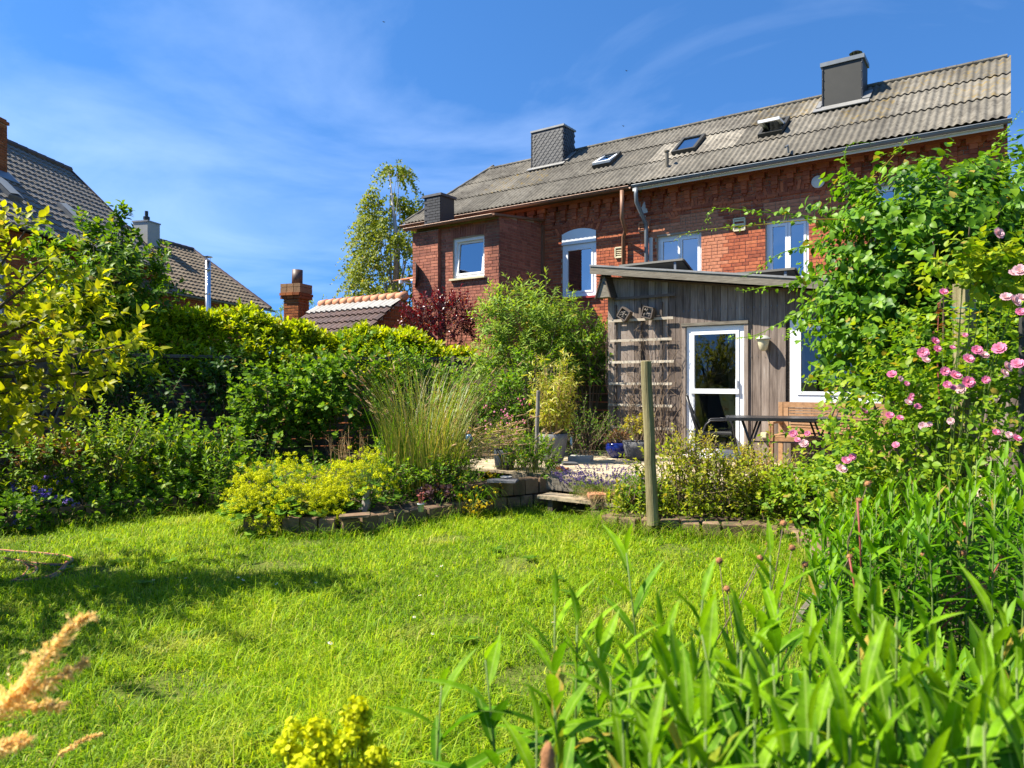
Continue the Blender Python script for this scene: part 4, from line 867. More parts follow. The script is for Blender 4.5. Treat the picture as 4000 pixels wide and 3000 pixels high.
for (e_, za, zb_) in ((.06, -.22, -.14), (.1, -.13, -.06), (.05, -.05, .1), (.05, .11, .2)):
    for k in range(3):
        m.box(HC.P(-.22 + .22 * k, 0, zc1 + (za + zb_) / 2), (.205, .48 + 2 * e_, zb_ - za), HC.ax, rnd=R.uniform(0, 1), tip=.6 if za > -.1 else 0)
m.build('crown_courses', M['brick_old'], fc)
MB().tube([(q0[0] + .02, q0[1], zc1 + .18), (q0[0] + .03, q0[1], zc1 + .62)], [.15, .145], 14).build('chimney_pot', M['tile_shed'], fc, smooth=True)

# orange awning and balcony edge beyond the annex
aw = thing('awning', 'small orange striped awning sticking out left of the brick annex', 'awning', at(1600, 1180, 21))
a_ = at(1598, 1082, 20.5)
for k in range(6): MB().box(a_ + np.array([-.12 + .0 * k, .3, 0]) + H.ax[0] * (k * .1 - .1), (.09, .9, .02), np.array([H.ax[0], unit(H.ax[1] + .25 * H.ax[2]), unit(H.ax[2] - .25 * H.ax[1])])).build('stripe', M['orange' if k % 2 else 'terracotta'], aw)
MB().box(a_ + H.ax[0] * .15 - H.ax[1] * .15 - np.array([0, 0, .12]), (.75, .03, .05), H.ax).build('front_rail', M['white'], aw)

# ------------------------------------------------------------------ timber extension
M['room_in'] = surf('room_in', [(0.34, 0.34, 0.31), (0.45, 0.44, 0.40)], 2, 0.8, bumps=0)
ext = thing('wooden_extension', 'weathered grey board-clad garden extension with sloping roof, glass door and window', 'extension', H.P(6.2, -3, .4))
X0, X1, ZF = 3.36, 9.2, .40
def ztop_at(s): return 3.40 - .146 * (s - 3.19)
D0, D1 = H.px(2682, 1278, EXT_T), H.px(2908, 1805, EXT_T)
DOOR = (D0[0], D1[0], .42, D0[1]); WX = (6.34, 7.55, 1.30, 2.50)
wall = MB()
def wq(a, b, c, d): wall.add([H.P(a, EXT_T + .02, c), H.P(b, EXT_T + .02, c), H.P(b, EXT_T + .02, d if not callable(d) else d(b)), H.P(a, EXT_T + .02, d if not callable(d) else d(a))], [(0, 1, 2, 3)])
wq(X0, DOOR[0], ZF, ztop_at); wq(DOOR[0], DOOR[1], DOOR[3], ztop_at); wq(DOOR[1], WX[0], ZF, ztop_at); wq(WX[0], WX[1], ZF, WX[2]); wq(WX[0], WX[1], WX[3], ztop_at); wq(WX[1], X1, ZF, ztop_at)
for s in (X0, X1): wall.add([H.P(s, EXT_T + .02, ZF), H.P(s, -.02, ZF), H.P(s, -.02, ztop_at(s)), H.P(s, EXT_T + .02, ztop_at(s))], [(0, 1, 2, 3)])
wall = wall.build('wall', M['wood_fence'], ext)
s = X0
while s < X1:                       # vertical boards, broken by the openings
    wb_ = R.uniform(.112, .13); e = min(s + wb_, X1); mid = (s + e) / 2; th = R.uniform(.018, .026)
    segs = [(ZF, ztop_at(mid))]
    for o in (DOOR, WX):
        if o[0] - .06 < mid < o[1] + .06: segs = [(a, b) for (a, b) in ((ZF, o[2] - .03), (o[3] + .05, ztop_at(mid))) if b - a > .1]
    if mid > 9.6: segs = []
    for a, b in segs:
        if D0[0] - .06 < mid < 6.3 and b - a > 2.2: pass
        MB().box(H.P(mid, EXT_T - th / 2 + .012, (a + b) / 2), (e - s - R.uniform(.004, .009), th, b - a), H.ax, rnd=R.uniform(0, 1), jit=.0015).build('board', M['wood_grey'], wall)
    s = e
t_ = EXT_T + .1                      # boards of the left side wall
while t_ < -.1:
    MB().box(H.P(X0 - .01, t_ + .06, (ZF + 3.3) / 2), (.022, .112, 3.3 - ZF), H.ax, rnd=R.uniform(0, 1)).build('board', M['wood_grey'], wall); t_ += .122
m = MB()
for k in range(19): m.lathe(H.P(4.72 + k * .085, EXT_T - .02, 2.72), [(0, -.007), (.006, -.004), (.006, .004), (0, .007)], 5)
for k in range(6): m.lathe(H.P(5.78 + k * .1, EXT_T - .02, 1.98), [(0, -.006), (.005, -.003), (.005, .003), (0, .006)], 5)
m.build('nails', M['steel'], wall)
FA0, FA1 = 3.19, 9.5
def fpt(s, t, dz): return H.P(s, t, 3.54 - .146 * (s - 3.19) + dz)
roofx = MB().add([fpt(s, t, dz) for dz in (-.03, 0) for (s, t) in ((FA0, EXT_T - .3), (FA1, EXT_T - .3), (FA1, -.02), (FA0, -.02))], [(0, 3, 2, 1), (4, 5, 6, 7), (0, 1, 5, 4), (1, 2, 6, 5), (2, 3, 7, 6), (3, 0, 4, 7)]).build('roof', M['stone_dark'], ext)
fs = [FA0, 5.15, 7.2, FA1]
for a, b in zip(fs[:-1], fs[1:]):
    m = MB(); vs = [fpt(s, EXT_T - .33 + tt_, dz) for tt_ in (0, .028) for (s, dz) in ((a, -.125), (b, -.125), (b, -.005), (a, -.005))]
    m.add(vs, [(0, 1, 2, 3), (7, 6, 5, 4), (0, 4, 5, 1), (1, 5, 6, 2), (2, 6, 7, 3), (3, 7, 4, 0)], rnd=R.uniform(0, 1)); m.build('fascia_board', M['wood_fascia'], roofx)
    m = MB(); vs = [fpt(s, EXT_T - .345 + tt_, dz) for tt_ in (0, .05) for (s, dz) in ((a, -.0), (b, -.0), (b, .03), (a, .03))]
    m.add(vs, [(0, 1, 2, 3), (7, 6, 5, 4), (0, 4, 5, 1), (1, 5, 6, 2), (2, 6, 7, 3), (3, 7, 4, 0)]); m.build('roof_edge', M['lead'], roofx)
MB().add([fpt(s, t, -.15 + .0) for (s, t) in ((FA0 + .02, EXT_T - .3), (FA1, EXT_T - .3), (FA1, EXT_T), (FA0 + .02, EXT_T))], [(3, 2, 1, 0)]).build('soffit', M['wood_fence'], roofx)
# door
door = window(ext, H, *DOOR, EXT_T + .0, 1, fw=.075, glass='glass_dim', room=False, name='door')
zm = H.px(2800, 1528, EXT_T)[1]
MB().box(H.P((DOOR[0] + DOOR[1]) / 2, EXT_T - .02, zm), (DOOR[1] - DOOR[0] - .15, .04, .075), H.ax).build('cross_bar', M['pvc'], door)
MB().box(H.P(DOOR[1] - .11, EXT_T - .035, zm + .12), (.025, .03, .12), H.ax).build('handle', M['pvc'], door)
MB().box(H.P((DOOR[0] + DOOR[1]) / 2, EXT_T - .08, ZF + .02), (DOOR[1] - DOOR[0], .2, .05), H.ax).build('threshold', M['pvc'], door)
m = MB(); m.box(H.P((DOOR[0] + DOOR[1]) / 2, EXT_T - .03, DOOR[3] + .035), (DOOR[1] - DOOR[0] + .14, .05, .05), H.ax)
m.build('head_trim', M['wood_fascia'], door)
MB().box(H.P(DOOR[0] - .035, EXT_T - .02, 1.45), (.06, .04, 2.1), H.ax).box(H.P(DOOR[1] + .035, EXT_T - .02, 1.45), (.06, .04, 2.1), H.ax).build('jamb_trim', M['wood_grey'], door)
window(ext, H, *WX, EXT_T + .0, 1, fw=.1, glass='glass_dim', room=False)
# room inside, dimly seen through the glass
inn = MB().add([H.P(s, t, z) for t in (EXT_T + .12, -.3) for (s, z) in ((X0 + .1, ZF), (X1 - .1, ZF), (X1 - .1, 2.62), (X0 + .1, 2.62))], [(4, 5, 6, 7), (0, 1, 5, 4), (2, 3, 7, 6), (3, 0, 4, 7), (1, 2, 6, 5)]).build('interior', M['room_in'], ext)
m = MB(); m.box(H.P(4.3, -1.2, 1.5), (.12, .1, 2.2), H.ax).box(H.P(5.4, -2.6, 1.45), (.08, .08, 2.1), H.ax).box(H.P(6.0, -2.6, 1.45), (.08, .08, 2.1), H.ax).box(H.P(5.7, -2.6, 2.45), (.6, .08, .08), H.ax).build('inner_frame', M['room_light'], inn)
MB().box(H.P(6.9, -1.5, 1.2), (1.0, .5, 1.6), H.ax).build('cupboard', M['room_light'], inn)
MB().box(H.P(5.35, -3.6, .98), (.12, .12, .2), H.ax).build('red_box', M['red_paint'], inn)
MB().box(H.P(5.5, -3.2, .66), (1.1, .7, .5), H.ax).build('chest', M['black'], inn)
MB().lathe(H.P(5.62, -3.6, .9), [(.05, 0), (.05, .18), (.02, .24), (.02, .3)], 12).build('bottle', M['black'], inn)

# trellis on the boards
tre = thing('trellis', 'pale slatted timber trellis fixed to the grey boards left of the glass door', 'trellis', H.P(4, EXT_T - .06, .4))
TL, TRr = H.px(2385, 1335, EXT_T)[0], H.px(2633, 1325, EXT_T)[0]
for y, (aL, aR), mt in ((1163, (.08, .06), 'wood_slat_dark'), (1250, (0, .02), 'wood_slat'), (1329, (.03, 0), 'wood_slat'), (1414, (0, .03), 'wood_slat'), (1499, (0, 0), 'wood_slat'), (1583, (0, 0), 'wood_slat'), (1670, (0.1, .04), 'wood_slat')):
    z = H.px(2500, y, EXT_T)[1]
    MB().box(H.P((TL + aL + TRr + aR) / 2, EXT_T - .075, z), (TRr + aR - TL - aL, .022, .042), H.ax, rnd=R.uniform(0, 1)).build('slat', M[mt], tre)
for s in (TL + .12, (TL + TRr) / 2, TRr - .2): MB().box(H.P(s, EXT_T - .048, 1.72), (.035, .03, 2.35), H.ax).build('batten', M['wood_slat_dark'], tre)

def nest(name, label, x, y, rot, w_=.17, dz=.0):
    s, z = H.px(x, y, EXT_T); b = thing(name, label, 'insect box', H.P(s, EXT_T - .12, z)); ca, sa = math.cos(rot), math.sin(rot)
    A = np.array([H.ax[0] * ca + H.ax[2] * sa, H.ax[1], H.ax[2] * ca - H.ax[0] * sa]); c = H.P(s, EXT_T - .14, z)
    for (dx, dz_, ww, hh) in ((0, w_/2, w_, .02), (0, -w_/2, w_, .02), (w_/2, 0, .02, w_ - .02), (-w_/2, 0, .02, w_ - .02)): MB().box(c + A[0] * dx + A[2] * dz_, (ww, .12, hh), A).build('side', M['wood_slat_dark'], b)
    m = MB()
    for k in range(14): m.tube([c + A[0] * R.uniform(-.06, .06) + A[2] * R.uniform(-.06, .06) - A[1] * .05, c + A[1] * .05 + A[0] * R.uniform(-.06, .06) + A[2] * R.uniform(-.06, .06)], .012, 5)
    m.box(c + A[1] * .03, (w_ - .02, .03, w_ - .02), A); m.build('filling', M['driftwood'], b)
nest('insect_box', 'small tilted square insect box at the left on the trellis slat', 2455, 1230, -.6)
nest('insect_box', 'small tilted square insect box at the right on the trellis slat', 2547, 1224, -.25)
s, z = H.px(2377, 1120, EXT_T - .1)
bh = thing('birdhouse', 'pointed A-frame wooden birdhouse on the corner under the extension roof', 'birdhouse', H.P(s, EXT_T - .15, z))
c = H.P(s - .02, EXT_T - .14, z); m = MB()
tri = [(-.13, -.19), (.13, -.19), (0, .2)]
fr_v = [c + H.ax[0] * a + H.ax[2] * b + H.ax[1] * d for d in (-.1, .1) for a, b in tri]
MB().add(fr_v, [(0, 1, 2), (5, 4, 3), (0, 3, 4, 1)]).build('body', M['wood_fascia'], bh)
for sg in (-1, 1):
    n_ = unit(np.array([.39 * sg, .13])); A = np.array([unit(H.ax[0] * (.13 * sg) + H.ax[2] * -.39), H.ax[1], H.ax[0] * n_[0] + H.ax[2] * n_[1]])
    MB().box(c + H.ax[0] * (.075 * sg) + H.ax[2] * .01, (.46, .27, .018), A).build('roof_board', M['wood_fence'], bh)
MB().lathe(c + H.ax[2] * .05 - H.ax[1] * .101, [(.0, .004), (.02, .003), (.02, 0)], 12, ax=np.array([H.ax[0], H.ax[2], -H.ax[1]])).build('entrance_hole', M['black'], bh)
s, z = H.px(2990, 1340, EXT_T)
lm = thing('wall_lamp', 'cream hooded outdoor wall lamp right of the glass door', 'lamp', H.P(s, EXT_T - .1, z))
c = H.P(s, EXT_T - .11, z)
MB().lathe(c, [(.03, -.12), (.055, -.10), (.075, -.02), (.085, .05)], 18).build('bowl', M['cream'], lm, smooth=True)
MB().lathe(c, [(.0, .115), (.06, .10), (.105, .06), (.11, .05), (.08, .055)], 18).build('hood', M['panel_back'], lm, smooth=True)
MB().box(c + H.ax[1] * .07, (.07, .08, .07), H.ax).build('bracket', M['cream'], lm)
s, z = H.px(2988, 1700, EXT_T)
so = thing('outdoor_socket', 'small cream outdoor socket box low on the boards beside the bench', 'socket', H.P(s, EXT_T - .04, z))
MB().box(H.P(s, EXT_T - .045, z), (.085, .06, .085), H.ax).build('box', M['cream'], so); MB().box(H.P(s, EXT_T - .08, z + .005), (.07, .012, .065), H.ax).build('flap', M['cream'], so)
# solar panels on the roof
def solar(label, cs, tilt_z, ln, dp):
    s0, t0, z0 = cs
    o = thing('solar_panel', label, 'solar panel', H.P(s0 + ln / 2, t0, z0), group='solar panels on the extension roof')
    A = np.array([H.ax[0], unit(H.ax[1] * dp + H.ax[2] * tilt_z), unit(H.ax[2] * dp - H.ax[1] * tilt_z)]); Lp = math.hypot(dp, tilt_z)
    c = H.P(s0 + ln / 2, t0, z0) + A[1] * Lp / 2 
    MB().box(c - A[2] * .0, (ln - .03, Lp - .03, .008), A).build('backsheet', M['panel_under'], o)
    MB().box(c + A[2] * .012, (ln - .03, Lp - .03, .006), A).build('cells', M['solar'], o)
    for (dx, dy, lx, ly) in ((0, Lp/2, ln, .035), (0, -Lp/2, ln, .035), (ln/2, 0, .035, Lp), (-ln/2, 0, .035, Lp)): MB().box(c + A[0] * dx + A[1] * dy, (lx, ly, .04), A).build('frame_bar', M['metal_dark'], o)
    for dx in (-ln/2 + .15, ln/2 - .15):
        p = H.P(s0 + ln/2 + dx, t0 + .02, z0); MB().box(p + np.array([0, 0, -.16]), (.04, .03, .34), H.ax).build('strut', M['zinc'], o)
    return o
sa_ = H.px(2420, 1036, -3.9); sb_ = H.px(2668, 1016, -3.9)
solar('tilted solar panel nearest the brown downpipe on the extension roof', (sa_[0], -3.9, sa_[1] - .02), -.34, sb_[0] - sa_[0], 1.0)
sa_ = H.px(2830, 1070, -3.9); sb_ = H.px(3080, 1045, -3.9)
solar('tilted solar panel partly behind the climber on the extension roof', (sa_[0], -3.9, sa_[1] - .02), -.34, sb_[0] - sa_[0] + .1, 1.0)

# ------------------------------------------------------------------ furniture on the deck
bench = thing('garden_bench', 'wooden slatted garden bench under the extension window', 'bench', H.P(7.2, EXT_T - .45, .4))
BS0 = H.px(3045, 1570, EXT_T - .1)[0]; BS1 = BS0 + 1.5; bt = EXT_T - .14
def bb(nm, c, d, ax=H.ax, mt='wood_teak'): return MB().box(c, d, ax, rnd=R.uniform(0, 1)).build(nm, M[mt], bench)
bax = np.array([H.ax[0], unit(H.ax[1] + .0 * H.ax[2]), H.ax[2]])
for s in (BS0 + .03, BS1 - .03):
    bb('back_leg', H.P(s, bt, .4 + .45), (.06, .05, .9)); bb('front_leg', H.P(s, bt - .5, .4 + .3), (.06, .06, .6)); bb('armrest', H.P(s, bt - .26, 1.02), (.07, .56, .03))
    bb('side_rail', H.P(s, bt - .25, .8), (.04, .46, .06))
bb('top_rail', H.P((BS0 + BS1) / 2, bt, 1.265), (BS1 - BS0 - .1, .04, .075)); bb('bottom_rail', H.P((BS0 + BS1) / 2, bt, .90), (BS1 - BS0 - .1, .04, .06))
bb('middle_stile', H.P((BS0 + BS1) / 2, bt, 1.08), (.07, .035, .3))
for s in (BS0 + .1, BS1 - .1): bb('stile', H.P(s, bt, 1.08), (.07, .035, .3))
for k in range(7): 
    for (a, b) in ((BS0 + .14, (BS0 + BS1) / 2 - .04), ((BS0 + BS1) / 2 + .04, BS1 - .14)): bb('back_slat', H.P((a + b) / 2, bt, .955 + k * .041), (b - a, .02, .026))
for k in range(6): bb('seat_slat', H.P((BS0 + BS1) / 2, bt - .05 - k * .085, .835), (BS1 - BS0 - .02, .07, .022))
bb('front_apron', H.P((BS0 + BS1) / 2, bt - .5, .79), (BS1 - BS0 - .12, .03, .06))
tab = thing('folding_table', 'black slim folding garden table between chair and bench', 'table', H.P(7, -6.3, .4))
tc0 = on(2842, 1634, 1.12); ts0, tt0 = H.st(tc0); tx = np.array([unit(H.ax[0] + .35 * H.ax[1]), unit(H.ax[1] - .35 * H.ax[0]), H.ax[2]])
tcen = tc0 + tx[0] * .72 + tx[1] * .33 
MB().box(tcen, (1.44, .68, .022), tx).build('table_top', M['black'], tab)
for (dx, dy, lx, ly) in ((0, .34, 1.44, .03), (0, -.34, 1.44, .03), (.72, 0, .03, .7), (-.72, 0, .03, .7)): MB().box(tcen + tx[0] * dx + tx[1] * dy - np.array([0, 0, .012]), (lx, ly, .035), tx).build('edge_rail', M['black'], tab)
for dx in (-.42, .45):
    for dy in (-.27, .27):
        for sg in (-1, 1):
            p = tcen + tx[0] * (dx - .12 * sg) + tx[1] * dy; q = tcen + tx[0] * (dx + .12 * sg) + tx[1] * (dy + .02 * sg); q = np.array([q[0], q[1], .41]); MB().tube([p, q], .014, 8).build('leg', M['black'], tab, smooth=True)
    p = tcen + tx[0] * (dx + .0) - np.array([0, 0, .36]); MB().tube([p - tx[1] * .27, p + tx[1] * .27], .01, 6).build('cross_bar', M['black'], tab)
p = tcen - np.array([0, 0, .3]); MB().tube([p - tx[0] * .45 - tx[1] * .27, p + tx[0] * .45 - tx[1] * .27], .011, 6).build('stretcher', M['black'], tab)
ch_ = thing('folding_chair', 'black metal folding garden armchair in front of the glass door', 'chair', H.P(5.3, -5.6, .4))
# frame of the chair: fx = direction it faces, fy = its left
cc = on(2790, 1800, .4); fx = unit(np.array([.96, -.275, 0])); fy = np.array([-fx[1], fx[0], 0]); up = np.array([0, 0, 1.0])
def C(a, b, z): return cc + fx * a + fy * b + up * z
for sg in (-1, 1):
    MB().tube([C(-.40, .24 * sg, .98), C(-.28, .24 * sg, .55), C(-.18, .24 * sg, .32), C(.12, .24 * sg, .0)], .013, 8).build('back_frame', M['black'], ch_, smooth=True)
    MB().tube([C(-.34, .27 * sg, .0), C(-.18, .27 * sg, .4), C(-.12, .27 * sg, .56), C(-.05, .27 * sg, .62), C(.2, .27 * sg, .63), C(.26, .27 * sg, .56), C(.36, .27 * sg, .0)], .013, 8).build('arm_frame', M['black'], ch_, smooth=True)
m = MB(); n_ = 8
V = [C(-.40 + .22 * f, .23 * sg, .97 - .52 * f) for f in np.linspace(0, 1, n_) for sg in (-1, 1)]; m.add(V, [(2*i, 2*i+1, 2*i+3, 2*i+2) for i in range(n_ - 1)]); m.build('back_cloth', M['rubber'], ch_)
MB().tube([C(-.40, -.24, .98), C(-.405, 0, 1.0), C(-.40, .24, .98)], .013, 8).build('top_rail', M['black'], ch_)
MB().box(C(.02, 0, .42), (.46, .46, .025), np.array([fx, fy, up])).build('seat', M['rubber'], ch_)
for a in (-.34, .36): MB().tube([C(a, -.27, .02), C(a, .27, .02)], .011, 6).build('foot_bar', M['black'], ch_)
ac = thing('arched_chair', 'brown bentwood-style metal chair with rounded arch back beside the roses', 'chair', on(3225, 1830, .4))
cc = on(3225, 1845, .4); fx = unit(np.array([-.5, .86, 0])); fy = np.array([-fx[1], fx[0], 0])
a = np.linspace(0, math.pi, 15); pts = [C(-.2, .22, 0), C(-.2, .22, .45)] + [C(-.22 - .03 * math.sin(q), .22 * math.cos(q), .62 + .34 * math.sin(q)) for q in a] + [C(-.2, -.22, .45), C(-.2, -.22, 0)]
MB().tube(pts, .016, 8).build('arch_back', M['brown_metal'], ac, smooth=True)
a2 = [C(-.21, .13, .45)] + [C(-.22, .13 * math.cos(q), .6 + .22 * math.sin(q)) for q in a] + [C(-.21, -.13, .45)]
MB().tube(a2, .008, 6).build('back_scroll', M['brown_metal'], ac, smooth=True)
MB().lathe(C(0, 0, .44), [(0, .0), (.21, 0), (.22, .015), (.21, .03), (0, .03)], 20).build('seat', M['brown_metal'], ac)
for sg in (-1, 1): MB().tube([C(.16, .16 * sg, .44), C(.2, .2 * sg, 0)], .014, 8).build('front_leg', M['brown_metal'], ac)

# ------------------------------------------------------------------ pots and small things
def pot(name, label, c, prof, mat, cat='pot', sides=28, soil=None, rim=True):
    o = thing(name, label, cat, c); MB().lathe(c, prof, sides).build('body', M[mat], o, smooth=True)
    r = prof[-1][0]; zt = soil if soil else prof[-1][1]
    MB().lathe(np.array(c) + np.array([0, 0, zt - .02]), [(0, 0.01), (r * .6, .012), (r * 1.0, 0)], sides).build('soil', M['soil'], o)
    return o
def potprof(rb, rt, h, th=.018): return [(0, 0), (rb, 0), (rb + (rt - rb) * .55, h * .45), (rt, h - .01), (rt, h), (rt - th, h), (rt - th, h - .03)]
pc_b = on(2160, 1806, .4); pot('tall_planter', 'tall smooth grey planter holding the yellow bamboo', pc_b, [(0, 0), (.13, 0), (.16, .06), (.19, .18), (.215, .35), (.218, .43), (.2, .43), (.2, .4)], 'pot_grey', 'planter')
pc_n = on(1972, 1832, .4); navy = pot('navy_pot', 'dark navy pot with small cream emblem plate beside the grasses', pc_n, [(0, 0), (.11, 0), (.135, .05), (.15, .2), (.15, .27), (.135, .27), (.135, .25)], 'pot_navy')
e_ = unit(np.array([0, 0, 0]) + (-pc_n[0] * .2, -1, 0)); ea = np.array([np.array([-e_[1], e_[0], 0]), -e_, [0, 0, 1.0]])
MB().box(pc_n + e_ * .15 + np.array([0.01, 0, .16]), (.075, .012, .10), ea).build('emblem_plate', M['cream'], navy)
m = MB(); q = pc_n + e_ * .158 + np.array([0.01, 0, .15]); m.box(q, (.032, .006, .028), ea)
for dx in (-.014, 0, .014): m.box(q + ea[0] * dx + np.array([0, 0, .022]), (.007, .006, .02), ea)
m.box(q + np.array([0, 0, .045]), (.005, .006, .03), ea); m.build('emblem', M['brown_metal'], navy)
pc_u = on(2410, 1787, .4); pot('blue_pot', 'round shiny cobalt blue glazed pot at the extension corner', pc_u, [(0, 0), (.1, 0), (.14, .04), (.175, .12), (.18, .17), (.165, .22), (.15, .235), (.135, .235), (.135, .2)], 'pot_blue')
pc_s = on(2487, 1797, .4); pot('stone_bowl', 'rough grey stone-textured planter bowl beside the blue pot', pc_s, [(0, 0), (.12, 0), (.17, .08), (.205, .2), (.215, .29), (.195, .29), (.19, .26)], 'pot_stone', 'planter')
pw = on(1644, 1998, .2); sedum = pot('small_pot', 'tiny pale grey plastic pot with red succulent on the block wall', pw, [(0, 0), (.028, 0), (.036, .075), (.040, .076), (.040, .088), (.034, .088)], 'pvc_grey', sides=18)
m = MB()
for k in range(9):
    a = k * 2.4; p = pw + np.array([.012 * math.cos(a), .012 * math.sin(a), .08]); q = p + np.array([.02 * math.cos(a), .02 * math.sin(a), .06 + .03 * (k % 3)]); m.tube([p, (p + q) / 2 + (0, 0, .01), q], [.004, .004, .003], 5).lathe(q, [(0, .012), (.012, .006), (.014, 0), (0, -.004)], 7)
m.build('succulent', M['stem_red'], sedum)
# steel path light, paving slabs, saucers, slates on the wall
p = on(2232, 1778, .4); pl = thing('path_light', 'slim stainless steel tube path light behind the tall planter', 'lamp', p)
MB().tube([p, p + np.array([0, 0, .30])], .032, 16).build('tube', M['steel'], pl, smooth=True); MB().lathe(p + np.array([0, 0, .30]), [(.032, 0), (.036, .004), (.036, .012), (0, .014)], 16).build('cap', M['steel'], pl)
def slab(name, label, px, py, z, dims, mat, rot=0.0, cat='slab', jit=.004):
    c = on(px, py, z); ca, sa = math.cos(rot), math.sin(rot); o = MB().box(c + np.array([0, 0, dims[2] / 2]), dims, np.array([[ca, sa, 0], [-sa, ca, 0], [0, 0, 1]]), jit=jit).build(name, M[mat]); return props(o, label, cat)
slab('paving_slab', 'pale concrete slab lying on the deck by the steel light', 2268, 1800, .4, (.34, .26, .07), 'stone', -.3)
slab('slate_piece', 'broken grey slate pieces on the deck beside the tall planter', 2225, 1815, .4, (.22, .12, .03), 'stone_dark', .2, 'slate', .012)
for i, (x, y) in enumerate(((2185, 1833), (2205, 1838))):
    c = on(x, y, .4); o = MB().lathe(c, [(0, 0), (.05, 0), (.062, .035), (.055, .035), (.045, .008), (0, .008)], 18).build('terracotta_saucer', M['terracotta'])
    props(o, ('left' if i == 0 else 'right') + ' one of two small terracotta saucers on the deck edge', 'saucer', 'terracotta saucers on the deck')
slab('slate_sheet', 'dark flat slate sheet lying on the block wall top', 1965, 1880, .405, (.34, .2, .02), 'stone_dark', -.2, 'slate', .008)
c = on(1977, 1868, .425); props(MB().lathe(c, [(0, 0), (.05, 0), (.075, .018), (.07, .022), (.045, .008), (0, .006)], 20).build('shallow_dish', M['stone']), 'small round pale dish on the dark slate sheet', 'dish')
slab('edge_stone', 'flat pale broken stone lying on the block wall below the yellow flowers', 1385, 2022, .19, (.3, .13, .035), 'block', .1, 'stone', .015)
slab('edge_stone', 'angular pale stone on the lawn edge at the left of the blocks', 1290, 2085, .0, (.17, .12, .1), 'block', .5, 'stone', .025)
c = on(1420, 1995, .2); m = MB().tube([c, c + (.03, 0, .08), c + (.02, .02, .15), c + (.06, 0, .22)], [.055, .05, .035, .012], 8); props(m.build('driftwood', M['driftwood']), 'upright grey piece of driftwood on the bed edge', 'driftwood')
# ornament bird on a stake
bp = at(1832, 1712, 9.0); bo = thing('garden_ornament', 'small blue glazed bird ornament on a stake in the grasses', 'ornament', (bp[0], bp[1], .2))
MB().tube([(bp[0], bp[1], .2), bp], .005, 5).build('stake', M['brown_metal'], bo)
MB().lathe(bp, [(0, -.055), (.03, -.045), (.05, -.005), (.042, .035), (.02, .055), (0, .06)], 14).build('body', M['blue_glaze'], bo, smooth=True)
MB().lathe(bp + np.array([0, 0, .07]), [(0, -.02), (.022, -.012), (.024, .008), (.006, .03), (0, .05)], 10).build('head', M['terracotta'], bo, smooth=True)
# posts
def rpost(label, b, tp, r0, r1, mat, name='round_post'):
    b, tp = np.array(b), np.array(tp); o = thing(name, label, 'post', b); n = 9; f = np.linspace(0, 1, n)[:, None]
    pts = b * (1 - f) + tp * f + R.uniform(-.005, .005, (n, 3)) * np.array([1, 1, 0]); pts = np.vstack([pts, pts[-1] + (0, 0, .008)]); MB().tube(pts, np.append(np.linspace(r0, r1, n) * R.uniform(.97, 1.03, n), r1 * .82), 20).build('shaft', M[mat], o, smooth=False)
    return o
b = on(2549, 2050, .12); rpost('round greenish timber post standing in the bed before the extension', b, at(2524, 1412, b[1] + .05), .062, .053, 'wood_post')
b = on(2092, 1832, .4); o = rpost('thin silvery weathered stake beside the bamboo planter', b - np.array([0, 0, .1]), at(2103, 1528, b[1]), .03, .026, 'driftwood', 'weathered_stake')
b = at(3766, 1500, 5.0); o = thing('square_post', 'square grey timber post with green twine among the roses', 'post', (b[0], b[1], 0)); zt = CZ + (HY - 1108) / FPX * 5
MB().box((b[0], b[1], zt / 2), (.10, .10, zt), unit(np.array([[.95, .3, 0], [-.3, .95, 0], [0, 0, 1.0]]))).build('shaft', M['wood_post'], o)
M['twine'] = surf('twine', [(0.01, 0.16, 0.10), (0.02, 0.24, 0.16)], 30, .8, bumps=0)
MB().tube([np.array([b[0] + .085 * math.cos(a), b[1] + .085 * math.sin(a), zt - .13 - .012 * a]) for a in np.linspace(0, 12, 30)], .004, 5).tube([np.array([b[0] + .06, b[1] - .06, zt - .25]), np.array([b[0] + .12, b[1] - .08, zt - .35]), np.array([b[0] + .13, b[1] - .06, zt - .6])], .004, 5).build('twine', M['twine'], o)
b = at(3985, 1600, 4.2); props(MB().tube([(b[0], b[1], 0), (b[0] + .01, b[1], CZ + (HY - 1240) / FPX * 4.2)], .016, 10).build('metal_pole', M['metal_dark']), 'thin dark metal pole at the right edge in the roses', 'pole')
m = thing('scroll_trellis', 'rusty wrought-iron scroll trellis beside the square post', 'trellis', at(3690, 1500, 5.15))
for (x, y, r_, sg) in ((3700, 1190, .07, 1), (3725, 1240, .06, -1), (3700, 1150, .05, -1)):
    c = at(x, y, 5.15); a = np.linspace(0, 9, 40); MB().tube([c + np.array([sg * r_ * (1 - q / 12) * math.cos(q), 0, r_ * (1 - q / 12) * math.sin(q)]) for q in a], .006, 5).build('scroll', M['brown_metal'], m)
for x in (3685, 3735): c = at(x, 1120, 5.15); MB().tube([c, (c[0], c[1], .05)], .007, 6).build('upright', M['brown_metal'], m)
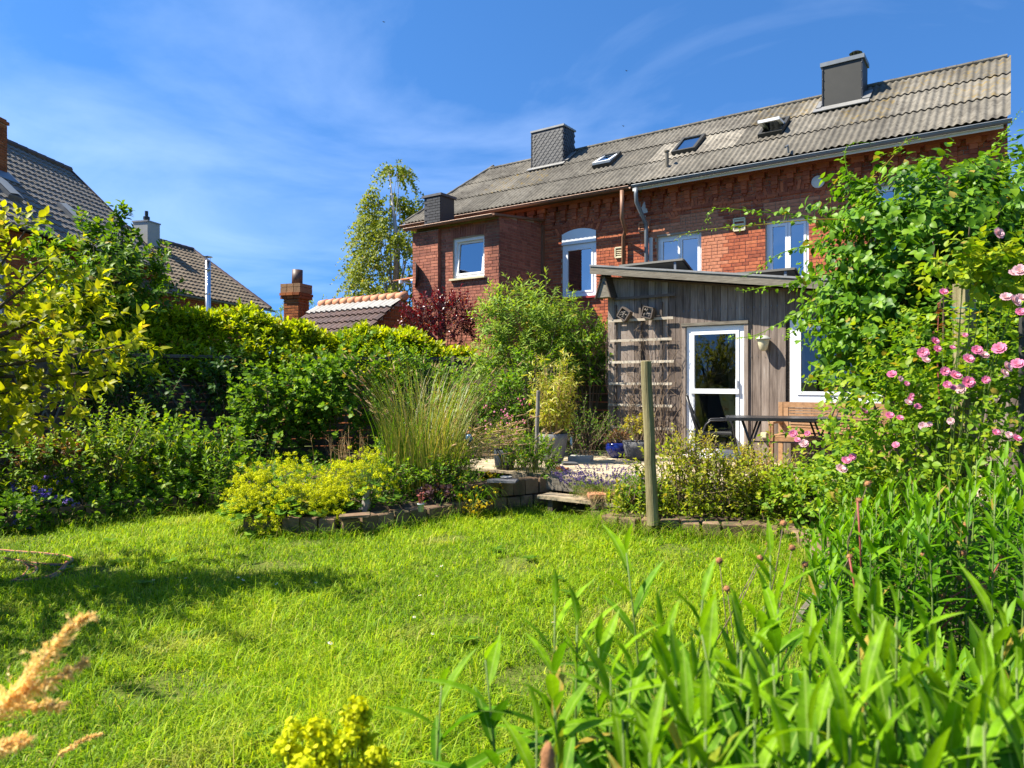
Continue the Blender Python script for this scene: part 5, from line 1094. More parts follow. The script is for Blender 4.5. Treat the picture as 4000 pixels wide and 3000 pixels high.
# hose on the lawn
ho = thing('garden_hose', 'grey garden hose with orange stripe lying in loose loops on the lawn', 'hose', on(120, 2230, 0))
def hz(pts): 
    P_ = [on(x, y, .018) for x, y in pts]; out = []
    for i in range(len(P_) - 1):
        a, b = P_[max(i - 1, 0)], P_[i]; c, d = P_[i + 1], P_[min(i + 2, len(P_) - 1)]
        for f in np.linspace(0, 1, 7, endpoint=False): out.append(.5 * (2*b + (c - a)*f + (2*a - 5*b + 4*c - d)*f*f + (3*b - a - 3*c + d)*f**3))
    return out + [P_[-1]]
l1 = hz([(-60, 2145), (60, 2155), (190, 2165), (280, 2180), (250, 2205), (130, 2200), (20, 2180)]); l2 = hz([(40, 2275), (90, 2250), (110, 2220), (90, 2205), (140, 2215), (130, 2240), (60, 2268), (150, 2262), (220, 2240), (262, 2195), (240, 2235), (200, 2260)])
for l in (l1, l2):
    MB().tube(l, .012, 8).build('hose_run', M['hose'], ho, smooth=True)
    MB().tube([p + np.array([0, -.006, .0095]) for p in l], .006, 5).build('stripe', M['hose_orange'], ho, smooth=True)
# plank edging of the right bed
for i, (a, b, lab) in enumerate((((3262, 2210, .12), (3122, 2400, .12), 'grey edging plank on the right lawn border behind the tall stalks'), ((3430, 2590, .16), (3760, 2740, .16), 'grey edging plank low in the foreground bed at right'))):
    p, q = on(*a), on(*b); X = unit(q - p); A = np.array([X, np.cross([0, 0, 1], X), [0, 0, 1.0]])
    props(MB().box((p + q) / 2 - np.array([0, 0, .07]), (np.linalg.norm(q - p), .035, .14), A).build('edging_plank', M['wood_fascia']), lab, 'plank')
# birds high in the sky
for (x, y, Y, lab) in ((1500, 86, 60, 'dark swallow flying high near the top centre of the sky'), (2448, 277, 70, 'tiny dark bird in the sky left of the tall chimney'), (2436, 493, 80, 'tiny dark bird low in the sky above the roof')):
    c = at(x, y, Y); k = Y / 60; o = MB().add([c + np.array(v) * k for v in ((-.16, 0, .07), (-.04, .05, .02), (0, .14, 0), (.05, .05, .02), (.17, 0, .0), (.03, -.05, .0), (0, -.15, 0), (-.04, -.05, 0), (0, 0, .05), (0, 0, -.04))], [(0, 7, 8, 1), (1, 8, 2), (2, 8, 3), (3, 8, 5, 4), (5, 8, 6), (6, 8, 7), (0, 1, 9, 7), (1, 2, 9), (2, 3, 9), (3, 4, 5, 9), (5, 6, 9), (6, 7, 9)]).build('bird', M['black']); props(o, lab, 'bird')

# ------------------------------------------------------------------ block walls of the raised beds
def block_wall(label, pts, courses, h, L, depth, jit=.006):
    pts = np.array(pts, float); o = thing('block_wall', label, 'garden wall', (pts[0][0], pts[0][1], 0))
    seg = np.diff(pts, axis=0); ln = np.linalg.norm(seg, axis=1); tot = ln.sum(); cum = np.concatenate([[0], np.cumsum(ln)])
    for c in range(courses):
        x = -(L / 2) * (c % 2)
        while x < tot - .03:
            l = L * R.uniform(.92, 1.08); a, b = max(x, 0), min(x + l, tot); mid = (a + b) / 2; i = min(int(np.searchsorted(cum, mid, 'right') - 1), len(seg) - 1)
            p = pts[i] + seg[i] * ((mid - cum[i]) / ln[i]); X = unit(seg[i]); rot = R.uniform(-.04, .04); X = np.array([X[0] * math.cos(rot) - X[1] * math.sin(rot), X[0] * math.sin(rot) + X[1] * math.cos(rot)])
            A = np.array([[X[0], X[1], 0], [-X[1], X[0], 0], [0, 0, 1]])
            if b - a > .05:
                hh = h * R.uniform(.96, 1.02); k = .012; V = BOXV * np.array([b - a - .02, depth, hh - .012]); top = V[:, 2] > 0
                lo = V.copy(); V2 = V[top] * np.array([1, 1, 1]); body = MB()
                v8 = np.vstack([V[~top], V[top] - np.array([0, 0, k]), V[top] * np.array([1 - 2*k/(b-a), 1 - 2*k/depth, 1])])
                v8 = v8 + R.uniform(-jit, jit, v8.shape) * .6
                F = [(0, 3, 2, 1), (0, 1, 5, 4), (1, 2, 6, 5), (2, 3, 7, 6), (3, 0, 4, 7), (4, 5, 9, 8), (5, 6, 10, 9), (6, 7, 11, 10), (7, 4, 8, 11), (8, 9, 10, 11)]
                body.add(v8 @ A + np.array([p[0], p[1], h * (c + .5) + .002 - .02]) + R.uniform(-jit, jit, 3), F, R.uniform(0, 1)).build('block', M['block'], o)
            x += l
    return o
block_wall('low brown concrete block edge of the shaded left bed', [(-6.6, 6.7), (-5.4, 7.55), (-3.7, 8.88), (-2.75, 9.5)], 1, .24, .24, .2)
block_wall('single row of brown blocks in front of the yellow flower mounds', [(-2.8, 7.45), (-1.8, 7.36), (-1.0, 7.98), (-.62, 8.38)], 1, .21, .2, .2)
block_wall('two-course brown block wall left of the deck step', [(-.6, 8.42), (-.30, 8.62), (.55, 9.2)], 2, .20, .2, .18)
block_wall('low curved block edge around the right bed behind the round post', [(1.02, 7.72), (1.3, 7.5), (1.9, 7.32), (2.55, 7.22), (2.82, 6.95), (2.84, 6.5), (2.62, 5.95)], 1, .18, .2, .2)
block_wall('short block pillar at the right end of the deck step', [(.94, 8.30), (1.16, 8.22)], 2, .135, .26, .22)
props(MB().box((1.02, 8.25, .27), (.26, .22, .05), jit=.004).build('pillar_cap', M['terracotta']), 'reddish cap block on the short pillar by the step', 'block')

# ------------------------------------------------------------------ foliage
def leaf_tpl(kind):
    if kind == 'ovate':   ys, ws, zb, fold = [.0, .18, .42, .7, 1.0], [.0, .20, .27, .19, .0], -.22, .30
    elif kind == 'broad': ys, ws, zb, fold = [.0, .12, .38, .7, 1.0], [.0, .28, .38, .26, .0], -.30, .25
    elif kind == 'lance': ys, ws, zb, fold = [.0, .22, .5, .78, 1.0], [.0, .085, .10, .06, .0], -.30, .35
    elif kind == 'arch':  ys, ws, zb, fold = [.0, .2, .45, .7, .88, 1.0], [.0, .075, .10, .085, .04, .0], -.62, .42
    elif kind == 'obov':  ys, ws, zb, fold = [.0, .25, .55, .82, 1.0], [.0, .11, .19, .16, .0], -.15, .30
    elif kind == 'small': return np.array([[0, 0, 0], [.24, .45, .05], [0, 1, -.1], [-.24, .45, .05]]), np.array([[0, 1, 2], [0, 2, 3]])
    elif kind == 'thin':  return np.array([[0, 0, 0], [.08, .4, .03], [0, 1, -.18], [-.08, .4, .03]]), np.array([[0, 1, 2], [0, 2, 3]])
    elif kind == 'lobed':
        n = 11; V = [[0, .42, -.03]]
        for i in range(n):
            a = -math.pi / 2 + .25 + (2 * math.pi - .5) * i / (n - 1); r = .5 if i % 2 else .36
            V.append([r * math.cos(a), .42 + r * math.sin(a), .05 if i % 2 else 0.0])
        V.append([0, .1, 0]); F = [[0, i, i + 1] for i in range(1, n)] + [[0, n, n + 1], [0, n + 1, 1]]
        return np.array(V), np.array(F)
    elif kind == 'petal': return np.array([[0, 0, 0], [.4, .5, .12], [.25, 1, .1], [-.25, 1, .1], [-.4, .5, .12]]), np.array([[0, 1, 4], [1, 2, 3], [1, 3, 4]])
    V = [[0, 0, 0]]
    for y, w in zip(ys[1:-1], ws[1:-1]):
        z = zb * y * y; V += [[-w, y, z + w * fold], [0, y, z], [w, y, z + w * fold]]
    V.append([0, 1, zb]); k = len(V) - 1; F = [[0, 2, 1], [0, 3, 2]]
    for j in range(len(ys) - 3):
        b = 1 + 3 * j; F += [[b, b+1, b+4], [b, b+4, b+3], [b+1, b+2, b+5], [b+1, b+5, b+4]]
    b = 1 + 3 * (len(ys) - 3); F += [[b, b+1, k], [b+1, b+2, k]]
    return np.array(V, float), np.array(F)
TPL = {k: leaf_tpl(k) for k in ('ovate', 'broad', 'lance', 'arch', 'obov', 'small', 'thin', 'lobed', 'petal')}
LEAFMESH = {}
def leaf_mesh(kind, mat):
    k = (kind, mat)
    if k not in LEAFMESH:
        V, F = TPL[kind]; me = bpy.data.meshes.new('leaf'); me.from_pydata(V.tolist(), [], F.tolist()); me.materials.append(M[mat])
        me.polygons.foreach_set("use_smooth", np.ones(len(F), bool)); me.update(); LEAFMESH[k] = me
    return LEAFMESH[k]

class Leaves:
    """a list of leaves: position, axis, normal, length"""
    def __init__(s): s.p, s.a, s.n, s.l, s.r, s.t = [], [], [], [], [], []
    def add(s, p, a, n, l, rnd=None, tip=0.0):
        k = len(p); s.p.append(p); s.a.append(a); s.n.append(n); s.l.append(np.broadcast_to(l, (k,)))
        s.r.append(R.uniform(0, 1, k) if rnd is None else np.broadcast_to(rnd, (k,))); s.t.append(np.broadcast_to(tip, (k,)))
    def arrays(s):
        p = np.vstack(s.p); a = unit(np.vstack(s.a)); n = np.vstack(s.n); n = n - a * (n * a).sum(1, keepdims=True); n = unit(n)
        return p, a, n, np.concatenate(s.l), np.concatenate(s.r), np.concatenate(s.t)
    def build(s, parent, kind, mat, nparts=0, name='leaf', mass='foliage', wid=1.0, score=None):
        p, a, n, l, r, t = s.arrays(); x = np.cross(a, n); V, F = TPL[kind]; base = BASE[parent.name]; k = len(p)
        sel = np.zeros(k, bool)
        if nparts:
            px = 2000 + p[:, 0] / np.maximum(p[:, 1], .1) * FPX; py = HY - (p[:, 2] - CZ) / np.maximum(p[:, 1], .1) * FPX
            sc_ = l / np.linalg.norm(p - np.array([0, 0, CZ]), axis=1); sc_ = np.where((px > 0) & (px < 4000) & (py > 0) & (py < 3000), sc_, 0)
            d = np.linalg.norm(p - np.array([0, 0, CZ]), axis=1); sc_ = sc_ * np.exp(-(d - d.min()) / max(1e-3, np.ptp(d)) * 1.5)
            sel[np.argsort(-sc_)[:nparts]] = True
            me = leaf_mesh(kind, mat)
            for i in np.nonzero(sel)[0]:
                obj(name, me, parent, rnd=float(r[i]), tip=float(t[i]), mat4=affine((x[i] * l[i] * wid, a[i] * l[i], n[i] * l[i]), p[i], base))
        q = ~sel
        if q.any():
            p, a, n, x, l, r, t = p[q], a[q], n[q], x[q], l[q], r[q], t[q]; m = len(p)
            W = p[:, None] + l[:, None, None] * (V[None, :, 0:1] * x[:, None] * wid + V[None, :, 1:2] * a[:, None] + V[None, :, 2:3] * n[:, None])
            W = W - base; FF = F[None] + (np.arange(m) * len(V))[:, None, None]
            me = tri_mesh(mass, W.reshape(-1, 3), FF.reshape(-1, 3), M[mat], np.repeat(r, len(V)), np.repeat(t, len(V)))
            return obj(mass, me, parent, kind='stuff')
def perp(D):
    ref = np.where(np.abs(D[:, 2:3]) < .9, np.array([[0, 0, 1.0]]), np.array([[1.0, 0, 0]])); X = unit(np.cross(ref, D)); return X, np.cross(D, X)
def twigs(L, P0, D, ln, nl, size, spread=(70, 25), droop=0.0, upn=.6, tipfrac=.25, jitter=.25, tipcol=1.0, start=.1, pairs=False):
    """leaves along each twig; returns the twig end points"""
    P0 = np.asarray(P0, float); D = unit(D); n = len(P0); ln = np.broadcast_to(ln, (n,)); X, Y = perp(D); ph0 = R.uniform(0, 6.28, n)
    for j in range(nl):
        f = start + (1 - start) * (j + .5 + R.uniform(-.3, .3, n)) / nl; f = np.clip(f, 0, 1)
        ang = ph0 + (j * 2.4 if not pairs else (j // 2) * 1.57 + (j % 2) * 3.1416) + R.uniform(-.3, .3, n)
        al = np.radians(spread[0] + (spread[1] - spread[0]) * f + R.uniform(-14, 14, n))
        pos = P0 + D * (ln * f)[:, None] - np.array([0, 0, 1.0]) * (droop * (ln * f) ** 2)[:, None]
        rad = X * np.cos(ang)[:, None] + Y * np.sin(ang)[:, None]
        a = D * np.cos(al)[:, None] + rad * np.sin(al)[:, None] + R.normal(0, jitter * .4, (n, 3)) - np.array([0, 0, droop * .25])
        nn = D * (1 - upn) + np.array([0, 0, 1.0]) * upn + R.normal(0, jitter, (n, 3))
        L.add(pos, a, nn, size * R.uniform(.6, 1.15, n) * (1 - .25 * (f > .85)), tip=np.where(f > 1 - tipfrac, R.uniform(.2, 1, n) * tipcol, 0))
    return P0 + D * ln[:, None] - np.array([0, 0, 1.0]) * (droop * ln ** 2)[:, None]
def lump(d, seed, k=3.0):
    q = np.random.default_rng(seed); s = np.zeros(len(d))
    for i in range(5): v = q.normal(0, k, 3); s += np.sin(d @ v + q.uniform(0, 6.28))
    return s / 5
def crown(c, rad, n, seed=0, inner=.45, low=-.6, lumpy=.22, outdir=.7, up=.45, rand=.45):
    """twig bases and directions filling a lumpy ellipsoid"""
    d = unit(R.normal(0, 1, (n * 3, 3))); d = d[d[:, 2] > low][:n]; n = len(d)
    r = (inner + (1 - inner) * R.uniform(0, 1, n) ** .6) * (1 + lumpy * 2 * lump(d, seed)); P = np.asarray(c) + d * r[:, None] * np.asarray(rad)
    D = unit(d * outdir + np.array([0, 0, up]) + R.normal(0, rand, (n, 3))); return P, D
def limbs(parent, base, ends, r0, mat='bark', name='branch', n=None, fork=.45, sag=.1, r1=.006, mass=True, cap=40):
    base = np.asarray(base, float); E = np.asarray(ends); m = MB()
    for e in E[:n]:
        mid = base + (e - base) * fork + np.array([0, 0, sag * np.linalg.norm(e - base)]) + R.normal(0, .05, 3) * np.linalg.norm(e - base)
        f = np.linspace(0, 1, 7)[:, None]; pts = base * (1 - f) ** 2 + 2 * mid * f * (1 - f) + e * f ** 2
        m.tube(pts, np.linspace(r0, r1, 7), 5, cap=False)
    return m.build(name, M[mat], parent, smooth=True)
def trunk(parent, pts, rad, mat='bark'): return MB().tube(pts, rad, 10).build('trunk', M[mat], parent, smooth=True)
def strips(parent, P0, h, lean, az, width, mat, name='blades', segs=4, curve=1.0, rnd=None, tip=0.0, kind='stuff', tipfade=None):
    """long grass-like blades: bent tapering strips"""
    n = len(P0); P0 = np.asarray(P0, float); d = np.stack([np.cos(az), np.sin(az), np.zeros(n)], 1); side = np.stack([-np.sin(az), np.cos(az), np.zeros(n)], 1)
    f = np.linspace(0, 1, segs + 1); V = []
    for i, q in enumerate(f):
        th = lean * (1 + curve * q) ; out = h * q * np.sin(np.minimum(lean + curve * q * q, 2.6) * .75); up_ = h * q * np.cos(np.minimum(lean + curve * q * q, 2.6) * .75)
        c = P0 + d * out[:, None] + np.array([0, 0, 1.0]) * up_[:, None]; w = width * (1 - q) ** .6 * .5
        if i < segs: V += [c - side * w[:, None], c + side * w[:, None]]
        else: V += [c]
    W = np.stack(V, 1); k = W.shape[1]; F = []
    for i in range(segs - 1): F += [[2*i, 2*i+1, 2*i+3], [2*i, 2*i+3, 2*i+2]]
    F += [[2*(segs-1), 2*(segs-1)+1, k - 1]]; F = np.array(F)
    r = R.uniform(0, 1, n) if rnd is None else rnd; t = np.broadcast_to(tip, (n,)); base = BASE[parent.name] if parent is not None else np.zeros(3)
    me = tri_mesh(name, (W - base).reshape(-1, 3), (F[None] + (np.arange(n) * k)[:, None, None]).reshape(-1, 3), M[mat], np.repeat(r, k), np.repeat(t, k))
    o = obj(name, me, parent, kind=kind); ends = W[:, -1]; dirs = unit(W[:, -1] - W[:, -2]); return ends, dirs, o
def inside(poly, x, y):
    poly = np.asarray(poly); r = np.zeros(len(x), bool); j = len(poly) - 1
    for i in range(len(poly)):
        xi, yi = poly[i]; xj, yj = poly[j]
        r ^= ((yi > y) != (yj > y)) & (x < (xj - xi) * (y - yi) / (yj - yi + 1e-12) + xi); j = i
    return r
def blobs(L, C, n, r, size, up=.3):
    """little florets scattered in balls round the points C"""
    k = len(C); c = np.repeat(C, n, 0); d = unit(R.normal(0, 1, (k * n, 3))); rr = np.repeat(np.broadcast_to(r, (k,)), n)
    L.add(c + d * (rr * R.uniform(.4, 1, k * n))[:, None] * np.array([1, 1, .8]), R.normal(0, 1, (k * n, 3)), d + np.array([0, 0, up]), size * R.uniform(.7, 1.3, k * n))

# ---- lawn grass
def patchy(x, y, s, seed):
    q = np.random.default_rng(seed); v = np.zeros(len(x))
    for i in range(6): a = q.uniform(0, 6.28); k = s * q.uniform(.5, 2); v += np.sin(k * (x * math.cos(a) + y * math.sin(a)) + q.uniform(0, 6.28))
    return v / 6
def lawn_zone(y0, y1, dens, hh, ww):
    xm = y1 * .76 + .1; n = int((y1 - y0) * 2 * xm * dens); x = R.uniform(-xm, xm, n); y = R.uniform(y0, y1, n)
    ok = inside(LAWN, x, y) & ~((patchy(x, y, 4.2, 33) < -.42) & (R.uniform(0, 1, n) < .8)) & (np.abs(x) < y * .76 + .1) & ~((x > .55) & (y < 2.3)); x, y = x[ok], y[ok]; n = len(x)
    pt = patchy(x, y, 3.0, 3) + .6 * patchy(x, y, 9, 4); h = hh * R.gamma(4, 1 / 4, n) * (1 + .45 * pt)
    rnd = np.clip(R.normal(.46, .27, n) + .3 * pt, 0, 1); dry = np.clip(patchy(x, y, 5, 9) - .32, 0, 1) * 1.6 * R.uniform(0, 1, n) + (R.uniform(0, 1, n) > .955) * R.uniform(.3, .9, n)
    return np.stack([x, y, np.full(n, -.002)], 1), h, R.uniform(.0, 1.1, n), ww * R.uniform(.6, 1.3, n), rnd, np.clip(dry, 0, 1)
Z = [lawn_zone(1.6, 2.6, 11500, .088, .0050), lawn_zone(2.6, 4.0, 8500, .082, .0056), lawn_zone(4.0, 5.8, 6200, .072, .0064), lawn_zone(5.8, 9.3, 4200, .060, .0075)]
P0 = np.vstack([z[0] for z in Z]); cat_ = lambda i: np.concatenate([z[i] for z in Z])
n = len(P0)
_, _, lg = strips(None, P0, cat_(1), cat_(2), R.uniform(0, 6.28, n), cat_(3), 'grass', 'lawn_grass', 2, .9, cat_(4), cat_(5))
props(lg, 'short bright green lawn grass in front of the beds', 'grass')
# longer tufts along the bed edges
def tufts(label, line, n, h, w=.006, zbase=0.0, spread=.1, name='edge_grass'):
    line = np.array(line, float); k = R.integers(0, len(line) - 1, n); f = R.uniform(0, 1, n)[:, None]; p = line[k] * (1 - f) + line[k + 1] * f; cl = np.round(p * 4) / 4
    p = p * .75 + cl * .25 + R.normal(0, spread, (n, 2)); P_ = np.column_stack([p, np.full(n, zbase)])
    _, _, o = strips(None, P_, h * R.gamma(5, .2, n), R.uniform(.1, .9, n), R.uniform(0, 6.28, n), w * R.uniform(.6, 1.3, n), 'grass', name, 4, 1.3, np.clip(R.normal(.3, .2, n), 0, 1), (R.uniform(0, 1, n) > .85) * .7)
    props(o, label, 'grass'); return o
tufts('longer grass tufts along the block edge of the right bed', [(.95, 8.0), (1.05, 7.6), (1.4, 7.38), (1.9, 7.16), (2.7, 7.06), (2.9, 6.8)], 2600, .2)
tufts('longer grass at the foot of the centre block walls', [(-2.9, 7.3), (-1.8, 7.2), (-1.0, 7.82), (-.5, 8.32), (.5, 9.05)], 2600, .15)
tufts('shaded longer grass at the foot of the left block edge', [(-5.4, 7.4), (-4.4, 8.1), (-3.7, 8.72), (-2.9, 9.3)], 2200, .18)
tufts('long grass along the right lawn border by the edging plank', [(1.68, 3.6), (1.82, 4.5), (2.4, 5.85), (2.65, 6.6)], 1500, .17)

# ---- daisies in the lawn
DA = [(1290, 2512), (1235, 2275), (1080, 2280), (950, 2265), (930, 2255), (700, 2255), (725, 2258), (600, 2265), (690, 2285), (780, 2287), (1060, 2200), (1085, 2195), (1725, 2210), (1707, 2250), (1618, 2410), (1690, 2475), (1930, 2377), (2215, 2370), (1345, 2600), (2160, 2430), (1640, 2325), (1530, 2224)]
V, F = TPL['petal']; dm = MB()
for k in range(11):
    a = k * 6.283 / 11; ca, sa = math.cos(a), math.sin(a); dm.add(np.stack([(V[:, 0] * .35) * ca - V[:, 1] * sa, (V[:, 0] * .35) * sa + V[:, 1] * ca, V[:, 2] * .3], 1) * .013, F.tolist(), .5)
dmesh = dm.mesh('petals', M['fl_white']); dye = MB().lathe((0, 0, .001), [(0.005, 0), (.004, .003), (0, .004)], 8).mesh('eye', M['fl_gold'])
dst = MB().tube([(0, 0, -.06), (.004, 0, -.03), (0, 0, 0)], .0012, 4).mesh('stalk', M['stem_green'])
for i, (x, y) in enumerate(DA):
    p = on(x, y, .065); d = thing('daisy', 'white daisy flowering low in the lawn grass', 'daisy', p, 'daisies in the lawn'); k = 1.35 if i == 0 else R.uniform(.8, 1.1)
    d.scale = (k, k, 1); d.rotation_euler = (R.uniform(-.3, .3) + .35, R.uniform(-.3, .3), R.uniform(0, 6))
    obj('petals', dmesh, d); obj('eye', dye, d); obj('stalk', dst, d)

# ---- fence with lattice, and the hedge behind it
fence = thing('garden_fence', 'dark slatted timber fence with diagonal lattice in the shade of the hedge', 'fence', (-5.2, 9, .1))
FP = [(-7.2, 5.0), (-6.95, 6.9), (-6.75, 8.8), (-6.6, 10.7), (-6.4, 12.6), (-4.9, 13.7), (-3.1, 14.2), (-1.2, 14.4), (.5, 13.8), (2.2, 12.5)]
for (a, b) in zip(FP[:-1], FP[1:]):
    a = np.array(a); b = np.array(b); L_ = np.linalg.norm(b - a); fr = Fr(a, b - a); top = 2.08
    MB().box(fr.P(0, 0, top / 2 + .02), (.09, .09, top + .04), fr.ax).build('post', M['wood_fence'], fence)
    z = .18
    while z < top - .5:
        MB().box(fr.P(L_ / 2, R.uniform(-.006, .006), z + .07), (L_ - .1, .02, R.uniform(.125, .14)), fr.ax, rnd=R.uniform(0, 1)).build('slat', M['wood_fence'], fence); z += .15
    MB().box(fr.P(L_ / 2, 0, top - .02), (L_ - .1, .05, .06), fr.ax).build('top_rail', M['wood_slat_dark'], fence); MB().box(fr.P(L_ / 2, .03, (top + z) / 2 - .03), (L_ - .1, .018, top - z - .04), fr.ax).build('slat', M['wood_fence'], fence)
    sd = -1 if (np.array([0, 0]) - fr.O) @ fr.w < 0 else 1
    if b[1] < 13.8 and b[0] < -4.5:
        for sg in (-1, 1):
            for k in range(9):
                s = -.5 + k * .28; z0, z1 = .25, 1.88; s0, s1 = s, s + sg * 1.0
                if sg < 0: s0, s1 = s + .9, s - .1
                if min(s0, s1) < -.1 or max(s0, s1) > L_ + .1: continue
                p = fr.P(s0, sd * (.035 + .012 * (sg > 0)), z0); q = fr.P(s1, sd * (.035 + .012 * (sg > 0)), z1); X = unit(q - p); MB().box((p + q) / 2, (np.linalg.norm(q - p), .010, .03), np.array([X, np.array([*fr.w, 0]), np.cross(X, [*fr.w, 0])])).build('lattice_strip', M['wood_fascia'], fence)
hedge = thing('laurel_hedge', 'long glossy yellow-green laurel hedge spilling over the dark fence', 'hedge', (-5.5, 14, 0))
HP = np.array([(-8.3, 12.3), (-7.5, 13.2), (-6.4, 14.2), (-4.5, 15.0), (-2.4, 15.4), (-.9, 15.4)]); hz0 = [1.7, 1.7, 1.75, 1.75, 1.7, 1.6]; hz1 = [2.82, 2.9, 2.84, 2.6, 2.4, 2.12]
L = Leaves(); L2 = Leaves(); ends = []
seg = np.diff(HP, axis=0); ln = np.linalg.norm(seg, axis=1); cum = np.concatenate([[0], np.cumsum(ln)]); n = 3200
x = R.uniform(0, cum[-1], n); i = np.clip(np.searchsorted(cum, x, 'right') - 1, 0, len(seg) - 1); f = ((x - cum[i]) / ln[i])[:, None]; c = HP[i] * (1 - f) + HP[i + 1] * f
lo = np.interp(x, cum, hz0); hi = np.interp(x, cum, hz1) + .11 * np.sin(x * 2.1) + .07 * np.sin(x * 5.3 + 1); face = unit(np.stack([seg[i][:, 1], -seg[i][:, 0]], 1))
topm = R.uniform(0, 1, n) < .36; zz = np.where(topm, hi - R.uniform(0, .3, n), lo + (hi - lo) * R.uniform(-.15, 1, n)); off = np.where(topm, R.uniform(-.6, .6, n), .35 + .8 * (hi - zz) - R.uniform(0, .2, n) + .1 * np.sin(x * 3 + zz * 4))
P_ = np.column_stack([c + face * off[:, None], zz]); D = np.column_stack([face * np.where(topm, .3, .6)[:, None], np.where(topm, 1.0, .6)]) + R.normal(0, .28, (n, 3))
twigs(L, P_[~topm], D[~topm], .28, 9, .16, (75, 30), upn=.5, tipfrac=.45, tipcol=.85); twigs(L, P_[topm], D[topm], .28, 9, .165, (65, 22), upn=.45, tipfrac=.7, tipcol=1.0)
L.build(hedge, 'obov', 'lf_laurel', 260)
m = MB()
for k in range(40):
    j = R.integers(0, n); b = np.array([c[j][0], c[j][1], 0.0]); m.tube([b, (b + P_[j]) / 2 + R.normal(0, .06, 3), P_[j]], [.03, .02, .008], 6)
m.build('branch', M['bark'], hedge, smooth=True)
core = MB()
for k in range(len(HP) - 1):
    fr = Fr(HP[k], seg[k]); core.box(fr.P(ln[k] / 2, 0, (hz0[k] + hz1[k]) / 2 - .15), (ln[k], .5, hz1[k] - hz0[k] - .35), fr.ax)
M['dark_core'] = surf('dark_core', [(.012, .02, .006), (.03, .04, .012)], 9, .95, bumps=.8)


def bush(name, label, cat, c, rad, n, ln, nl, size, kind, mat, base=None, nparts=0, seed=1, stems=14, stem_r=.012, spread=(70, 25), droop=0.0, upn=.6, tipfrac=.25, tipcol=1.0, inner=.4, low=-.5, up=.45, outdir=.7, rand=.45, pairs=False, lumpy=.22, smat='twig', thing_=None, wid=1.0, group=None):
    c = np.asarray(c, float); base = np.array([c[0], c[1], 0.1]) if base is None else np.asarray(base, float)
    o = thing_ or thing(name, label, cat, base, group); L = Leaves(); P_, D = crown(c, rad, n, seed, inner, low, lumpy, outdir, up, rand)
    E_ = twigs(L, P_, D, ln * R.uniform(.6, 1.3, len(P_)), nl, size, spread, droop, upn, tipfrac, tipcol=tipcol, pairs=pairs); L.build(o, kind, mat, nparts, wid=wid)
    if stems: limbs(o, base, P_[R.permutation(len(P_))[:stems]], stem_r, smat, 'branch', sag=.08)
    tw = MB()
    for k in range(min(len(P_), 160)): tw.tube([P_[k], E_[k]], [.005, .002], 3, cap=False)
    tw.build('twigs', M[smat], o, kind='stuff')
    return o

# fruit tree reaching in from the left
tr = thing('fruit_tree', 'light yellow-green leafed tree reaching in from the left edge', 'tree', (-5.0, 5.6, 0))
trunk(tr, [(-5.0, 5.6, 0), (-4.95, 5.6, .6), (-4.9, 5.55, 1.2), (-4.75, 5.6, 1.8)], [.11, .09, .08, .06])
L = Leaves(); P_, D = crown((-5.1, 5.0, 2.0), (1.35, 1.8, .9), 600, 5, .3, -.9, .25, .8, .3, .5)
brs = np.array([at(560, 1330, 5.2), at(480, 1440, 5.3), at(380, 1120, 5.5), at(230, 1000, 5.6), at(100, 900, 5.7), at(360, 1560, 5.2), at(60, 1700, 5.0), at(200, 1650, 5.1), at(450, 1230, 5.4)])
xp, xd = [], []
for e in brs:
    b = np.array([-4.8, 5.6, 1.7]); m_ = (b + e) / 2 + np.array([0, 0, -.12]); f = np.linspace(.35, 1, 24)[:, None]; pts = b * (1 - f) ** 2 + 2 * m_ * f * (1 - f) + e * f ** 2
    dd = unit(np.gradient(pts, axis=0)); xp.append(pts + R.normal(0, .05, pts.shape)); xd.append(dd * .8 + R.normal(0, .55, pts.shape) + np.array([0, 0, .35]))
    MB().tube([b * (1 - q) ** 2 + 2 * m_ * q * (1 - q) + e * q ** 2 for q in np.linspace(0, 1, 10)], np.linspace(.028, .005, 10), 6).build('branch', M['bark'], tr, smooth=True)
P_ = np.vstack([P_] + xp); D = np.vstack([D] + xd); E_ = twigs(L, P_, D, .22 * R.uniform(.6, 1.2, len(P_)), 9, .095, (70, 28), .1, .5, .35, .3); L.build(tr, 'ovate', 'lf_tree', 280)
limbs(tr, (-4.8, 5.6, 1.5), P_[R.permutation(600)[:40]], .022, sag=.05)
# cherry tree behind the hedge, birch, red shrub, far shrubs
ct_ = thing('cherry_tree', 'dark green leafy tree behind the hedge before the tiled house', 'tree', (-7.7, 13.2, 0)); trunk(ct_, [(-7.7, 13.2, 0), (-7.65, 13.2, 1.5), (-7.6, 13.2, 2.6)], [.12, .1, .07])
bush('', '', '', (-7.6, 13.2, 3.3), (1.15, 1.0, 1.1), 430, .38, 12, .14, 'ovate', 'lf_cherry', (-7.6, 13.2, 2.0), 60, 11, 26, .03, (70, 40), .5, .3, .3, thing_=ct_, inner=.25, low=-.8, lumpy=.2)
P_ = np.array([at(x, y, 13.2) for x, y in ((470, 830), (475, 880), (490, 930), (465, 900), (480, 860), (500, 960), (340, 960), (350, 1000), (300, 1080), (240, 1100), (350, 940))]); L = Leaves(); twigs(L, np.repeat(P_, 3, 0), R.normal(0, .35, (33, 3)) + np.array([0, 0, 1.0]), .3, 10, .13, (70, 40), .5, .3, .3); L.build(ct_, 'ovate', 'lf_cherry', mass='leader_foliage'); limbs(ct_, (-7.6, 13.2, 2.4), P_, .03)
